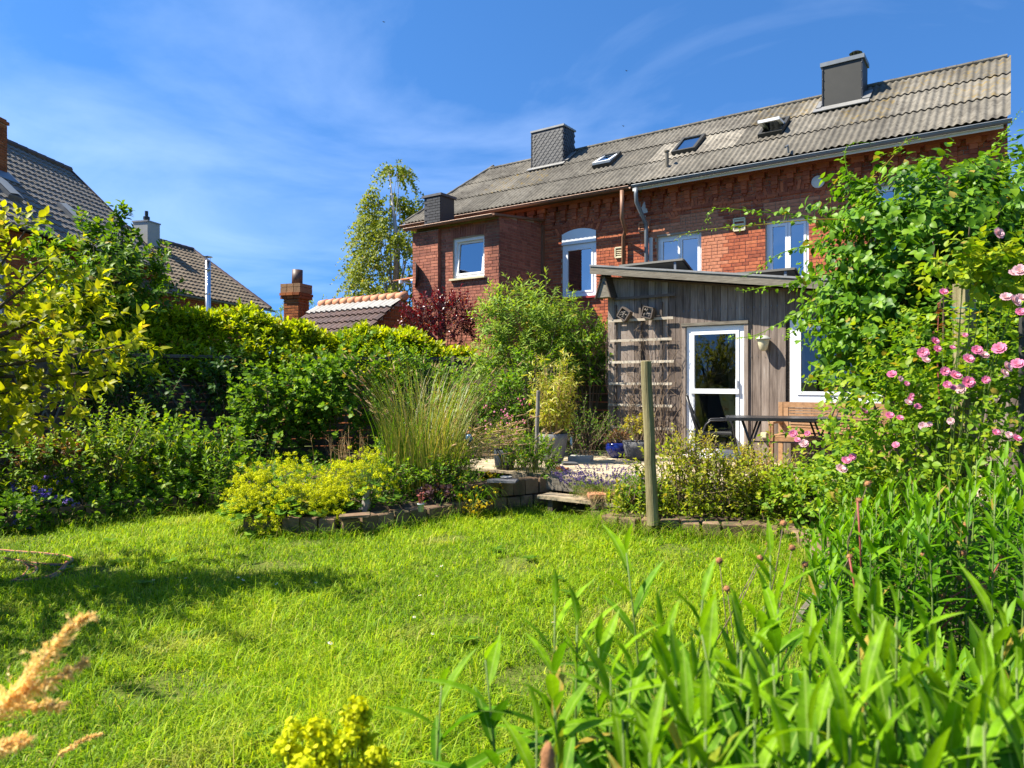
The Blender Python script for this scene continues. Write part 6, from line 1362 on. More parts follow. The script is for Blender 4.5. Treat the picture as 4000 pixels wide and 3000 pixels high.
bi = thing('birch_tree', 'tall slender birch with drooping foliage behind the brick annex', 'tree', (-4.6, 27, 0)); bt_ = np.array([-4.6, 27, 0]); trunk(bi, [bt_, bt_ + (.1, 0, 4), bt_ + (.2, 0, 7), bt_ + (-.1, 0, 9.6)], [.2, .15, .09, .02], 'birch_bark')
L = Leaves(); hgt = R.uniform(.22, 1, 1700) ** .9; rad_ = 1.75 * np.clip(np.sin((1 - hgt) * 2.6 + .1), .05, 1) * R.uniform(.2, 1, 1700) ** .5; az = R.uniform(0, 6.28, 1700); P_ = np.column_stack([bt_[0] + .1 + rad_ * np.cos(az), bt_[1] + rad_ * np.sin(az), 9.8 * hgt]); keep = lump(P_ * .9, 9, 1.6) > -.16; P_ = P_[keep]; az = az[keep]
twigs(L, P_, np.column_stack([np.cos(az) * .5, np.sin(az) * .5, R.uniform(-.3, .5, len(P_))]), .8, 18, .15, (60, 50), 1.0, .3, 0); L.build(bi, 'small', 'lf_birch', wid=1.2); limbs(bi, bt_ + (.1, 0, 4), P_[:60], .03, 'birch_bark')
bush('red_shrub', 'dark purple-red leaved shrub in front of the brick annex', 'shrub', (-1.5, 16.1, 2.85), (1.0, .5, .75), 420, .28, 12, .075, 'ovate', 'lf_red', nparts=60, seed=21, stems=16, tipfrac=.5, tipcol=.5, inner=.3, up=.6)
for (x, y, Y, r_, lab) in ((1085, 1275, 45, 1.3, 'distant round green treetop left of the old chimney'), (1232, 1265, 42, 1.1, 'distant green treetop between old chimney and outhouse roof')):
    c = at(x, y, Y); bush('distant_tree', lab, 'tree', c, (r_ * 1.3, r_, r_), 130, .5, 10, .16, 'small', 'lf_buddleia', (c[0], c[1], 0), 0, int(x), 8, .05)
bush('buddleia_bush', 'tall pale green bush with narrow leaves in the corner by the extension', 'shrub', (.35, 12.7, 2.1), (1.02, .72, 1.2), 470, .5, 17, .13, 'lance', 'lf_buddleia', (.35, 12.7, .1), 160, 31, 22, .016, (75, 35), .25, .45, .4, inner=.25, up=.7, pairs=True, wid=1.25, lumpy=.2)
bush('willow_bush', 'bright green bush with small oval leaves against the extension corner', 'shrub', (1.35, 12.5, 1.9), (.5, .45, .72), 200, .35, 14, .07, 'ovate', 'lf_green', nparts=40, seed=33, inner=.3, up=.7, tipcol=.7)
# plants along the fence
for i, (x, Y, zc, rx, rz, nm, lab, mat, kd, sz) in enumerate((
    (1060, 12.3, .95, .6, .8, 'currant_bush', 'currant bush with lobed leaves in the shade against the fence', 'lf_currant', 'lobed', .10),
    (1290, 12.4, 1.2, .85, 1.0, 'currant_bush', 'sunlit currant bush with upright stems at the middle of the fence', 'lf_currant', 'lobed', .10),
    (600, 12.0, .7, .5, .6, 'bindweed', 'dark climbing plant with heart-shaped leaves on the lattice fence', 'lf_dark', 'broad', .095),
    (430, 11.2, 1.4, .5, .65, 'bindweed', 'shaded leafy climber on the fence behind the fruit tree', 'lf_dark', 'broad', .095),
    (905, 12.9, 1.5, .35, .5, 'bindweed', 'heart-leaved climber hanging from the hedge over the lattice', 'lf_dark', 'broad', .10),
    (1650, 12.3, 1.3, .85, .9, 'shrub_rose', 'dense green shrub rose at the right end of the fence', 'lf_green', 'ovate', .075),
    (1850, 11.4, 1.0, .65, .8, 'shrub_rose', 'bushy dark green rose behind the tall grasses', 'lf_green', 'ovate', .075),
    (2040, 11.8, 1.1, .55, .85, 'leafy_shrub', 'green leafy shrub behind the weathered stake', 'lf_green', 'ovate', .08),
    (2290, 11.5, .68, .62, .36, 'low_shrub', 'low small-leaved green shrub beside the trellis on the deck', 'lf_cherry', 'small', .05),
    (150, 8.15, .5, .75, .45, 'leafy_perennial', 'sunlit leafy perennials at the far left of the bed', 'lf_rose', 'ovate', .075),
    (440, 8.8, .68, .6, .55, 'leafy_perennial', 'tall leafy perennial in the sun left of the lattice', 'lf_rose', 'ovate', .075),
    (740, 9.2, .45, .8, .36, 'leafy_perennial', 'low green perennials in front of the lattice fence', 'lf_green', 'lobed', .085))):
    c = at(x, 1500, Y); c[2] = zc; bush(nm, lab, 'climber' if nm == 'bindweed' else 'shrub' if 'perennial' not in nm else 'plant', c, (rx, .45, rz), int(170 * rx / .6 * max(.8, rz / .7)), .42, 13, sz, kd, mat, None, 45 if nm != 'low_shrub' else 0, 40 + i, 18, .008, (75, 35), .15, .55, .3, inner=.15, up=.9, low=-.9, tipcol=.7, lumpy=.36, rand=.55)
# bamboo and pot plants
bam = thing('bamboo', 'yellowish bamboo growing in the tall grey planter', 'bamboo', pc_b + (0, 0, .4)); n = 52; az = R.uniform(0, 6.28, n); tp = np.stack([.30 * np.cos(az) * R.uniform(.1, 1, n), .3 * np.sin(az) * R.uniform(.2, 1, n), R.uniform(.35, 1.2, n)], 1); b0 = pc_b + (0, 0, .4) + np.stack([.1 * np.cos(az), .1 * np.sin(az), 0 * az], 1)
m = MB(); 
for k in range(n): m.tube([b0[k], b0[k] + tp[k] * .6 + (0, 0, .05), b0[k] + tp[k]], [.005, .004, .002], 4)
m.build('canes', M['grass_dry'], bam); L = Leaves(); f = R.uniform(.25, 1, 420)[:, None]; k = R.integers(0, n, 420); twigs(L, b0[k] + tp[k] * f, R.normal(0, .7, (420, 3)) + (0, 0, .3), .14, 6, .10, (55, 25), .4, .4, .5); L.build(bam, 'lance', 'lf_bamboo', 60)
bush('potted_shrub', 'small yellow-green shrub planted in the stone bowl', 'plant', pc_s + (0, 0, .48), (.16, .16, .16), 46, .14, 9, .055, 'ovate', 'lf_yellowing', pc_s + (0, 0, .26), 0, 71, 8, .004)
bush('potted_plant', 'pinkish green sedum growing in the blue pot', 'plant', pc_u + (0, 0, .29), (.14, .14, .1), 50, .1, 8, .045, 'small', 'lf_rusty', pc_u + (0, 0, .21), 0, 72, 8, .004)
bush('potted_grass_plant', 'dry leafy plant in the navy pot', 'plant', pc_n + (0, 0, .38), (.2, .2, .16), 60, .16, 9, .05, 'small', 'lf_weed', pc_n + (0, 0, .25), 0, 73, 8, .004)

# ---- lady's mantle mounds
def mantle(label, spots, nfl, nleaf, seed, zb=.2, fsize=.011, group=None, leafs=.12, ball=.035, per=46, flmat='fl_yellow', nparts=40):
    s = np.array(spots); c0 = s[:, :3].mean(0); o = thing('ladys_mantle', label, 'flowering plant', (c0[0], c0[1], zb), group); L = Leaves(); Fl = Leaves(); st = MB()
    for (x, y, z, rx, rz) in spots:
        k = int(nleaf); a = R.uniform(0, 6.28, k); q = R.uniform(0, 1, k) ** .5; p = np.stack([x + rx * q * np.cos(a), y + rx * q * np.sin(a) * .8, zb + (z - zb) * (1 - .75 * q ** 2) * R.uniform(.25, .8, k)], 1)
        L.add(p, np.stack([np.cos(a), np.sin(a), R.uniform(-.5, .2, k)], 1), np.stack([np.cos(a) * .5, np.sin(a) * .5, np.ones(k)], 1) + R.normal(0, .3, (k, 3)), leafs * R.uniform(.6, 1.1, k))
        k = int(nfl); a = R.uniform(0, 6.28, k); q = R.uniform(0, 1, k) ** .6; C_ = np.stack([x + rx * 1.12 * q * np.cos(a), y + rx * q * np.sin(a) * .9, zb + (z - zb) * (1.08 - .8 * q ** 2.2) + R.normal(0, rz * .3, k)], 1)
        blobs(Fl, C_, per, ball * R.uniform(.6, 1.2, k), fsize)
        for j in range(0, k, 2): st.tube([np.array([x, y, zb]), (np.array([x, y, zb]) + C_[j]) / 2 + (0, 0, .05), C_[j]], [.003, .002, .0015], 4, cap=False)
    if nleaf: L.build(o, 'lobed', 'lf_alch', nparts)
    Fl.build(o, 'petal', flmat, mass='flowers'); st.build('stems', M['stem_green'], o, kind='stuff'); return o
def gp(px, Y, z, rx, rz=.2): return ((px - 2000) / FPX * Y, Y, z, rx, rz)
mantle('lime-yellow flowering mound at the left front corner of the centre bed', [gp(1000, 7.65, .58, .32), gp(1130, 7.7, .70, .34), gp(985, 7.4, .40, .28), gp(1170, 7.45, .46, .3)], 130, 75, 1)
mantle('bright lime-yellow flowering mound right of centre above the block row', [gp(1330, 7.85, .64, .28), gp(1430, 7.85, .72, .34), gp(1290, 7.6, .42, .24)], 130, 60, 2)
mantle('sprawling yellow flower spray on the lawn edge below the mounds', [gp(1030, 7.25, .16, .16), gp(1290, 7.42, .25, .16)], 45, 12, 3, 0.02)
mantle('shaded yellow-green flowering plant in front of the left bed', [gp(560, 8.75, .48, .24), gp(480, 8.85, .45, .25), gp(760, 9.2, .45, .22)], 40, 45, 4)
mantle('yellow-green flowering patch at the far left above the purple flowers', [gp(60, 8.0, .5, .3), gp(180, 8.1, .48, .3)], 55, 40, 5)
mantle('blurred bright yellow flower clusters close to the camera at bottom centre', [(-.47, 1.52, .81, .06, .05), (-.41, 1.50, .82, .06, .05), (-.34, 1.55, .85, .04, .05), (-.29, 1.5, .77, .06, .05), (-.43, 1.45, .76, .10, .05), (-.36, 1.5, .80, .09, .05), (-.25, 1.5, .73, .05, .05)], 26, 0, 6, .3, .012, None, .1, .021, 60, 'fl_yellow', 0)
# ---- tall grasses with tan heads, iris leaves
def grass_clump(label, cx, cy, n, spread, h, w, lean, mat, z=.2, heads=0, hmat='seed_tan', hl=.09, hr=.007, name='ornamental_grass', azb=None, tip=.0, curve=.8):
    o = thing(name, label, 'grass', (cx, cy, z)); a = R.uniform(0, 6.28, n); q = R.uniform(0, 1, n) ** .5 * spread; P_ = np.column_stack([cx + q * np.cos(a), cy + q * np.sin(a) * .7, np.full(n, z)])
    az = (a + R.normal(0, .8, n)) if azb is None else R.normal(azb, .5, n)
    E_, Dd, _ = strips(o, P_, h * R.uniform(.55, 1.1, n), R.uniform(lean * .2, lean, n), az, w * R.uniform(.6, 1.2, n), mat, 'blades', 5, curve, None, (R.uniform(0, 1, n) < tip) * R.uniform(.3, 1, n))
    if heads:
        k = R.permutation(n)[:heads]; m = MB()
        for j in k:
            d = Dd[j] * .7 + np.array([0, 0, -.15]); p = E_[j] - Dd[j] * .05; m.tube([p, p + Dd[j] * hl * .4, p + Dd[j] * hl * .7 + d * hl * .1, p + Dd[j] * hl * .8 + d * hl * .35], [.002, hr, hr * .9, .001], 6)
            L_ = None
        m.build('seed_heads', M[hmat], o, kind='stuff', smooth=True)
        F_ = Leaves(); c = np.repeat(E_[k], 14, 0) + np.repeat(Dd[k], 14, 0) * R.uniform(-.3, .8, (len(k) * 14, 1)) * hl; F_.add(c, np.repeat(Dd[k], 14, 0) + R.normal(0, .35, c.shape), R.normal(0, 1, c.shape), hl * .28 * R.uniform(.6, 1.2, len(c))); F_.build(o, 'thin', hmat, mass='bristles', wid=1.3)
    return o
grass_clump('tall upright green grass clump with reddish stems at the middle of the bed', -1.1, 8.9, 560, .44, 1.72, .011, .26, 'grass_long', heads=90, tip=.5, curve=.4)
grass_clump('broad sword-shaped iris leaves standing behind the lime-yellow mounds', -1.3, 9.0, 60, .35, 1.3, .034, .26, 'lf_green', name='iris', curve=.25)
grass_clump('arching grass with feathery tan seed heads leaning to the right', -.75, 8.8, 200, .25, 1.15, .008, .36, 'grass_long', heads=50, azb=-.1, tip=.4, hl=.14, hr=.009, curve=.75)
grass_clump('wispy pale grass in front of the bamboo planter', .05, 9.7, 160, .25, .75, .007, .35, 'grass_long', heads=40, tip=.5, curve=.5)
grass_clump('thin upright rush stems beside the navy pot', .35, 9.25, 90, .18, .62, .007, .3, 'grass_long', z=.3, curve=.3)
grass_clump('dry yellowish grass clump beside the lavender by the step', 1.15, 8.35, 520, .24, .34, .007, .9, 'grass_dry', z=.16, tip=.2, curve=1.2)
grass_clump('green grass blades mixed with the lavender at the step', 1.2, 8.4, 300, .28, .38, .007, .8, 'grass_long', z=.16, curve=1.0)
grass_clump('single reddish-green blades leaning over the near bed edge', 2.0, 3.1, 240, .3, .5, .012, .8, 'grass_long', z=.05, tip=.5, curve=1.1)
# thin dead flower stems, poppy heads
def wisps(label, cx, cy, n, sp, h, z, mat='grass_dry', hmat='seed_tan', hs=.012, name='seedhead_stems', fl=None):
    o = thing(name, label, 'plant', (cx, cy, z)); m = MB(); hd = MB()
    for k in range(n):
        a = R.uniform(0, 6.28); q = R.uniform(0, 1) ** .5 * sp; b = np.array([cx + q * math.cos(a), cy + q * math.sin(a) * .7, z]); hh = h * R.uniform(.6, 1.1); e = b + np.array([R.normal(0, .12), R.normal(0, .12), 1]) * hh; mid = (b + e) / 2 + R.normal(0, .03, 3)
        m.tube([b, mid, e], [.003, .0025, .0015], 4, cap=False)
        for j in range(3):
            p = mid + (e - mid) * R.uniform(.2, .9); t_ = p + np.array([R.normal(0, .06), R.normal(0, .06), R.uniform(.03, .12)]); m.tube([p, t_], [.0015, .001], 3, cap=False); hd.lathe(t_, [(0, -hs * .6), (hs * .6, -hs * .3), (hs * .6, hs * .4), (0, hs * .7)], 6)
        hd.lathe(e, [(0, -hs * .6), (hs * .6, -hs * .3), (hs * .6, hs * .4), (0, hs * .7)], 6)
    m.build('stems', M[mat], o, kind='stuff'); hd.build('heads', M[fl or hmat], o, kind='stuff')
wisps('wiry stems with small brown heads in the left bed', -4.0, 9.4, 26, .8, .75, .2, 'stem_green', 'lf_rusty', .018)
wisps('dry purplish seed stems between the yellow mounds and the fence', -2.1, 8.9, 26, .3, .75, .2, 'grass_dry', 'lf_rusty', .012)
wisps('thin stems with pink campion flowers behind the planter', -.1, 10.6, 12, .45, .95, .3, 'stem_green', None, .022, 'pink_campion', 'fl_pink')
wisps('brown dead flower stems mixed into the tall grass', -1.0, 9.1, 40, .45, 1.05, .2, 'grass_dry', 'lf_rusty', .014)
wisps('pale beige ball-shaped seed heads beside the arched chair', 2.95, 8.1, 16, .22, .5, .16, 'stem_green', 'seed_tan', .03)
wisps('curved thin stems with buds in front of the glass door', 2.0, 8.2, 20, .4, .62, .16, 'stem_green', 'seed_tan', .016)
# yellow loosestrife beside the block wall
mantle('golden yellow star flowers hanging over the block wall', [gp(1860, 8.35, .3, .22), gp(1790, 8.45, .34, .2), gp(1850, 8.2, .14, .12), gp(1910, 8.6, .42, .16)], 22, 0, 8, .15, .02, None, .1, .03, 9, 'fl_gold', 0)
grass_clump('green strap leaves spilling over the block wall', -.55, 8.5, 160, .28, .4, .016, 1.3, 'lf_green', name='strap_leaf_plant', z=.2, curve=1.4)
bush('bronze_plant', 'small purple-bronze leaved plant on the block edge', 'plant', (-.9, 8.25, .27), (.2, .12, .07), 40, .08, 7, .06, 'lobed', 'lf_purple', None, 0, 81, 0)
for i, (x, Y, z, lab) in enumerate(((1740, 8.6, .4, 'low green leaves at the foot of the tall grasses'), (1500, 8.4, .38, 'leafy ground plants between yellow mound and grasses'), (2080, 9.3, .55, 'upright grey-green weed growing at the wall beside the planter'), (1560, 9.7, .7, 'green leafy perennial behind the tall grasses'))):
    c = at(x, 1500, Y); c[2] = z; bush('leafy_perennial', lab, 'plant', c, (.3, .28, .24), 110, .2, 10, .055, 'ovate', 'lf_green', None, 20, 90 + i, 8, .004, up=.8, inner=.2)
# ---- purple bellflowers at the far left, rusty cranesbill
bf = thing('bellflower', 'purple bellflowers tumbling over the left block edge', 'flowering plant', (-4.9, 7.9, .2)); Fl = Leaves(); C_ = []
for (x, y, Y, k) in ((110, 1955, 7.75, 9), (190, 1945, 7.8, 12), (160, 1920, 7.8, 6), (245, 1958, 7.85, 9), (95, 2040, 7.5, 6), (30, 2000, 7.5, 6), (190, 1865, 8.0, 4), (255, 1875, 8.1, 3), (80, 1900, 7.9, 5)): C_.append(at(x, y, Y) + R.normal(0, 1, (k, 3)) * (.07, .05, .025))
C_ = np.vstack(C_); blobs(Fl, C_, 12, .02, .026); Fl.build(bf, 'petal', 'fl_purple', mass='flowers')
L = Leaves(); P_ = np.repeat(C_, 6, 0) + R.normal(0, .06, (len(C_) * 6, 3)) - (0, -.03, .05); L.add(P_, R.normal(0, 1, P_.shape), R.normal(0, .5, P_.shape) + (0, -.3, 1), .045); L.build(bf, 'ovate', 'lf_green', 30)
bush('cranesbill', 'rusty red and green cranesbill foliage in the left bed', 'plant', at(190, 1780, 8.3), (.45, .3, .16), 150, .16, 9, .05, 'lobed', 'lf_rusty', None, 20, 95, 8, .004)
for i, (x, y, Y) in enumerate(((330, 2010, 8.0), (430, 2000, 8.2), (560, 1985, 8.4), (700, 1985, 8.6), (830, 1965, 8.8), (60, 2030, 7.5))):
    bush('trailing_plant', ('leftmost', 'second', 'third', 'fourth', 'fifth', 'nearest purple-flower')[i] + ' green trailing plant hanging over the shaded left block edge', 'plant', at(x, y, Y) + (0, 0, .04), (.24, .16, .13), 60, .16, 9, .065, 'lobed', 'lf_alch', None, 10, 130 + i, 6, .003, up=.1, outdir=1.0)
# ---- lavender, weeds and groundcover of the right bed
lav = thing('lavender', 'lavender with purple flower spikes beside the deck step', 'lavender', (1.05, 8.6, .2)); n = 260; a = R.uniform(0, 6.28, n); q = R.uniform(0, 1, n) ** .5 * .34; P_ = np.column_stack([1.12 + q * np.cos(a) * 1.15, 8.62 + q * np.sin(a) * .6, np.full(n, .2)])
E_, Dd, _ = strips(lav, P_, R.uniform(.22, .40, n), R.uniform(.1, .7, n), a, np.full(n, .004), 'lf_buddleia', 'stems', 3, .4); Fl = Leaves(); blobs(Fl, np.vstack([E_, E_ - Dd * .02, E_ + Dd * .018]), 7, .009, .012); Fl.build(lav, 'petal', 'fl_lavender', mass='flower_spikes')
L = Leaves(); P2 = np.repeat(P_, 8, 0) + R.uniform(0, .18, (n * 8, 1)) * np.array([0, 0, 1.0]) + R.normal(0, .03, (n * 8, 3)); L.add(P2, R.normal(0, .5, P2.shape) + (0, 0, 1.0), R.normal(0, 1, P2.shape), .04); L.build(lav, 'thin', 'lf_buddleia')
for i, (x, Y, z, rx, rz, mat, kd, sz, lab) in enumerate(((2650, 7.9, .5, .36, .42, 'lf_weed', 'ovate', .055, 'yellow-green weedy plants right behind the round post'), (2830, 7.75, .42, .4, .36, 'lf_weed', 'ovate', .05, 'sunlit weedy groundcover before the folding chair'), (3010, 7.6, .38, .4, .32, 'lf_weed', 'ovate', .055, 'light green weeds in the middle of the right bed'), (2500, 8.0, .28, .3, .2, 'lf_green', 'ovate', .05, 'low mixed weeds left of the round post'), (3180, 7.2, .38, .42, .3, 'lf_rose', 'broad', .075, 'broad-leaved light green groundcover at the right end of the bed'), (3380, 6.7, .42, .45, .32, 'lf_rose', 'broad', .075, 'light green leafy groundcover under the roses'), (2720, 8.2, .58, .3, .38, 'lf_yellowing', 'ovate', .05, 'yellowing shrubby plant in front of the glass door'), (2920, 8.15, .52, .3, .3, 'lf_yellowing', 'ovate', .05, 'yellowish leaves by the table legs at the deck front'))):
    c = at(x, 1500, Y); c[2] = z; bush('groundcover_plant', lab, 'plant', c, (rx, .3, rz), int(120 * rx / .4), .24, 11, sz, kd, mat, None, 40, 110 + i, 12, .004, up=1.1, inner=.1, low=-.9, tipcol=.7, lumpy=.42, rand=.6)
stn = thing('leafy_stalk', 'single upright leafy stalk rising in front of the bench', 'plant', on(2990, 1960, .15)); b = on(2990, 1960, .15); e = at(3010, 1660, b[1]); MB().tube([b, (b + e) / 2 + (.01, 0, 0), e], [.012, .01, .004], 6).build('stem', M['stem_red'], stn); L = Leaves(); twigs(L, [b], [e - b], np.linalg.norm(e - b), 44, .10, (75, 25), 0, .5, .2); L.build(stn, 'lance', 'lf_aster', 44, wid=1.2)

# ---- dead climber on the trellis
dc_ = thing('bare_climber', 'leafless brown climber stems tangled over the trellis', 'climber', H.P(4.0, EXT_T - .1, .4)); m = MB()
for k in range(75):
    s = R.choice((3.75, 3.95, 4.45)) + R.normal(0, .14); z = .45; pts = [H.P(s, EXT_T - .1, z)]; top = R.uniform(.9, 2.45)
    while z < top: z += R.uniform(.08, .18); s += R.normal(0, .06); pts.append(H.P(np.clip(s, 3.4, 4.75), EXT_T - .1 - R.uniform(0, .06), z))
    m.tube(pts, np.linspace(.006, .002, len(pts)), 4, cap=False)
    p = pts[-1]; m.tube([p, p + R.normal(0, .05, 3), p + R.normal(0, .09, 3)], [.003, .002, .001], 3, cap=False)
m.build('stems', M['twig'], dc_, kind='stuff')

# ---- big climber at the right
cl = thing('climbing_vine', 'huge glossy green climber mass hiding the right part of the house', 'climber', (3.6, 6.2, 0)); L = Leaves()
Pa, Da = crown((3.78, 6.2, 2.55), (1.05, .75, .95), 1100, 51, .3, -.85, .2, .8, .1, .45); Pb, Db = crown((3.35, 5.9, 2.0), (.62, .55, .5), 380, 52, .3, -.9, .2, .8, .0, .5); Pc, Dc = crown((4.6, 6.4, 2.75), (1.0, .7, .85), 420, 53, .3, -.8, .2, .8, .1, .45)
P_ = np.vstack([Pa, Pb, Pc]); D = np.vstack([Da, Db, Dc]); E_ = twigs(L, P_, D, .34 * R.uniform(.6, 1.3, len(P_)), 10, .082, (85, 55), .7, .35, .25, tipcol=.8)
def runner(pxs, Y0, Y1, nl, size=.09, dense=1):
    Yy = np.linspace(Y0, Y1, len(pxs)); pts = np.array([at(x, y, q) for (x, y), q in zip(pxs, Yy)]); out = []
    for i in range(len(pts) - 1):
        a, b, c, d = pts[max(i-1, 0)], pts[i], pts[i+1], pts[min(i+2, len(pts)-1)]
        for f in np.linspace(0, 1, 6, endpoint=False): out.append(.5 * (2*b + (c-a)*f + (2*a-5*b+4*c-d)*f*f + (3*b-a-3*c+d)*f**3))
    out = np.array(out + [pts[-1]]); MB().tube(out, np.linspace(.006, .0015, len(out)), 5).build('runner', M['lf_rose'], cl, smooth=True)
    f = R.uniform(0, 1, nl) ** .8; i = (f * (len(out) - 2)).astype(int); Dd = unit(out[i + 1] - out[i]); sc_ = size * np.clip(1.05 - f, .15, 1); L.add(out[i] + R.normal(0, .012, (nl, 3)), Dd * .5 + R.normal(0, .6, (nl, 3)) + (0, 0, -.25), R.normal(0, .4, (nl, 3)) + (0, -.4, 1), sc_, tip=np.clip(f, 0, 1))
runner([(3350, 950), (3200, 860), (3100, 838), (3000, 830), (2900, 820), (2800, 815), (2765, 840), (2775, 880)], 6.1, 6.0, 60); runner([(3400, 900), (3300, 860), (3150, 860), (3000, 875), (2880, 885), (2740, 900), (2660, 920), (2630, 945)], 6.0, 5.9, 60, .07)
runner([(3350, 1150), (3250, 1180), (3150, 1210), (3050, 1260), (2950, 1310), (2860, 1320), (2845, 1316)], 5.6, 5.5, 70); runner([(3300, 1060), (3180, 1080), (3080, 1110), (2990, 1120), (2920, 1135), (2870, 1130)], 5.7, 5.6, 70, .07)
runner([(3400, 1000), (3200, 960), (3050, 990), (2950, 1060), (2890, 1085)], 5.8, 5.8, 60, .075); runner([(3300, 1300), (3180, 1260), (3090, 1300), (3060, 1330)], 5.5, 5.4, 50)
runner([(3450, 900), (3380, 760), (3400, 700), (3480, 620), (3540, 550), (3600, 540)], 6.2, 6.2, 90); runner([(3700, 900), (3780, 700), (3860, 600), (3940, 500), (3990, 420)], 6.2, 6.2, 90); runner([(3350, 800), (3300, 620), (3330, 560), (3420, 560)], 6.3, 6.3, 20, .05); runner([(3850, 800), (3920, 660), (3990, 620)], 6.1, 6.1, 70)
runner([(3300, 1420), (3220, 1440), (3160, 1480), (3130, 1540)], 5.3, 5.2, 40, .08)
L.build(cl, 'broad', 'lf_climber', 300); limbs(cl, (3.7, 6.3, .1), P_[R.permutation(len(P_))[:50]], .02, 'twig', sag=.15)
b = np.array([3.9, 6.4, 0]); MB().box(b + (0, 0, 1.5), (.09, .09, 3.0)).box(b + (1.0, .1, 1.5), (.09, .09, 3.0)).box(b + (.5, .05, 3.0), (1.3, .07, .09)).build('support_frame', M['wood_fence'], cl)
# ---- pink rose bush
def rose_mesh(name, mat):
    m = MB(); V, F = TPL['petal']
    for ring, (k, tilt, sc_, off) in enumerate(((7, .35, 1.0, 0), (6, .75, .85, .3), (5, 1.05, .65, .7), (4, 1.3, .45, .2))):
        for j in range(k):
            a = j * 6.283 / k + off; v = V * np.array([1.05, 1, 1]) * sc_; y = v[:, 1] * math.cos(tilt) - v[:, 2] * math.sin(tilt) + .06; z = v[:, 1] * math.sin(tilt) + v[:, 2] * math.cos(tilt); x = v[:, 0]
            m.add(np.stack([x * math.cos(a) - y * math.sin(a), x * math.sin(a) + y * math.cos(a), z], 1), F.tolist(), (ring / 4 + .25 * random.random()) * .9)
    return m.mesh(name, M[mat], smooth=True)
rm = [rose_mesh('flower', 'fl_pink'), rose_mesh('flower', 'fl_pink_pale')]
rb = thing('rose_bush', 'large rose bush covered in pink double roses at the right', 'rose bush', (2.7, 4.5, 0)); L = Leaves()
Pa, Da = crown((3.1, 4.5, 1.35), (1.0, .6, .72), 760, 61, .3, -.9, .2, .8, .3, .5); Pb, Db = crown((2.72, 4.95, 1.05), (.42, .4, .45), 220, 62, .3, -.9, .2, .8, .3, .5); Pc, Dc = crown((2.35, 5.2, .7), (.3, .4, .3), 110, 63, .3, -.9, .2, .8, .3, .5)
P_ = np.vstack([Pa, Pb, Pc]); D = np.vstack([Da, Db, Dc]); twigs(L, P_, D, .24 * R.uniform(.6, 1.3, len(P_)), 10, .052, (80, 45), .2, .6, .3, tipcol=.6)
xs = [(3700, 1040), (3780, 1030), (3850, 1050), (3920, 1030), (3990, 1060), (3950, 1100), (3870, 1090), (3990, 1140), (3820, 1080), (3750, 1060)]; Px = np.vstack([at(x, y, 4.0) + R.normal(0, .04, (7, 3)) for x, y in xs]); twigs(L, Px, R.normal(0, .6, Px.shape) + (0, 0, .2), .15, 9, .06, (80, 45), .2, .6, .6, tipcol=1.0)
L.build(rb, 'ovate', 'lf_rose', 300, wid=1.25); limbs(rb, (2.8, 4.6, .1), np.vstack([P_[R.permutation(len(P_))[:50]], Px[::9]]), .005, 'stem_green', sag=.1, r1=.002)
RS = [(3905, 1365, 1.3, 0), (3975, 1425, 1.2, 0), (3815, 1370, 1, 0), (3930, 1435, 1.1, 1), (3918, 1460, 1.0, 1), (3780, 1405, 1.1, 0), (3840, 1390, 1, 1), (3730, 1470, 1.15, 0), (3780, 1495, 1.2, 0), (3690, 1453, .95, 0), (3605, 1380, 1.1, 0), (3650, 1335, .9, 0), (3660, 1365, .8, 0), (3615, 1410, .8, 1), (3485, 1465, .9, 0), (3515, 1480, .6, 1), (3850, 1485, .8, 0), (3755, 1520, 1.0, 1), (3700, 1505, .8, 0), (3720, 1515, .7, 0), (3555, 1560, .6, 0), (3545, 1575, .8, 1), (3585, 1590, .7, 0), (3375, 1608, .7, 0), (3475, 1625, .8, 0), (3515, 1635, .7, 0), (3605, 1665, .8, 1), (3630, 1660, .6, 1), (3715, 1645, .7, 1), (3500, 1740, .7, 0), (3100, 1695, .8, 0), (3155, 1695, .6, 0), (3140, 1735, .9, 1), (3115, 1720, .6, 0), (3305, 1800, .9, 0), (3330, 1785, .7, 0), (3285, 1835, 1.1, 1), (3970, 1715, .9, 0), (3890, 1690, .7, 0), (3940, 1700, .7, 1), (3960, 1180, 1.3, 1), (3985, 1060, 1.3, 1), (3930, 1165, 1.1, 1), (3990, 1170, 1.2, 1), (3960, 1070, 1.0, 1), (3985, 1220, .9, 0), (3685, 1143, .8, 0), (3895, 915, 1.2, 1), (3720, 1360, .6, 0), (3540, 1500, .6, 0), (3770, 1310, .5, 0), (3560, 1545, .5, 0)]
for (x, y, sz, kd) in RS:
    Y = 3.66 + (3990 - x) / 900 * .75 + R.uniform(-.08, .08) - (.12 if y < 1250 else 0); Y = min(Y, 5.0); p = at(x, y, Y); d = unit(np.array([R.normal(-.15, .35), -.8, R.uniform(.2, .9)])); X_, Y_ = perp(d[None]); s_ = .032 * sz * Y / 4.3
    obj('flower', rm[kd], rb, rnd=float(R.uniform(-.1, .2)), tip=.0, mat4=affine((X_[0] * s_, Y_[0] * s_, d * s_), p, BASE[rb.name]))
    if y < 1000: MB().tube([at(3960, 1060, 4.2), at(3920, 990, 4.2), p], [.005, .004, .003], 5).build('cane', M['stem_green'], rb)
e = at(3668, 1190, 4.9); MB().tube([at(3668, 1560, 4.9), at(3660, 1350, 4.9), e], [.006, .005, .003], 5).build('cane', M['stem_red'], rb); L = Leaves(); twigs(L, [at(3664, 1450, 4.9)] * 4, [(0, 0, 1)] * 4, .5, 9, .06, (80, 60), .1, .5, 0); L.build(rb, 'ovate', 'lf_rusty', mass='young_foliage')

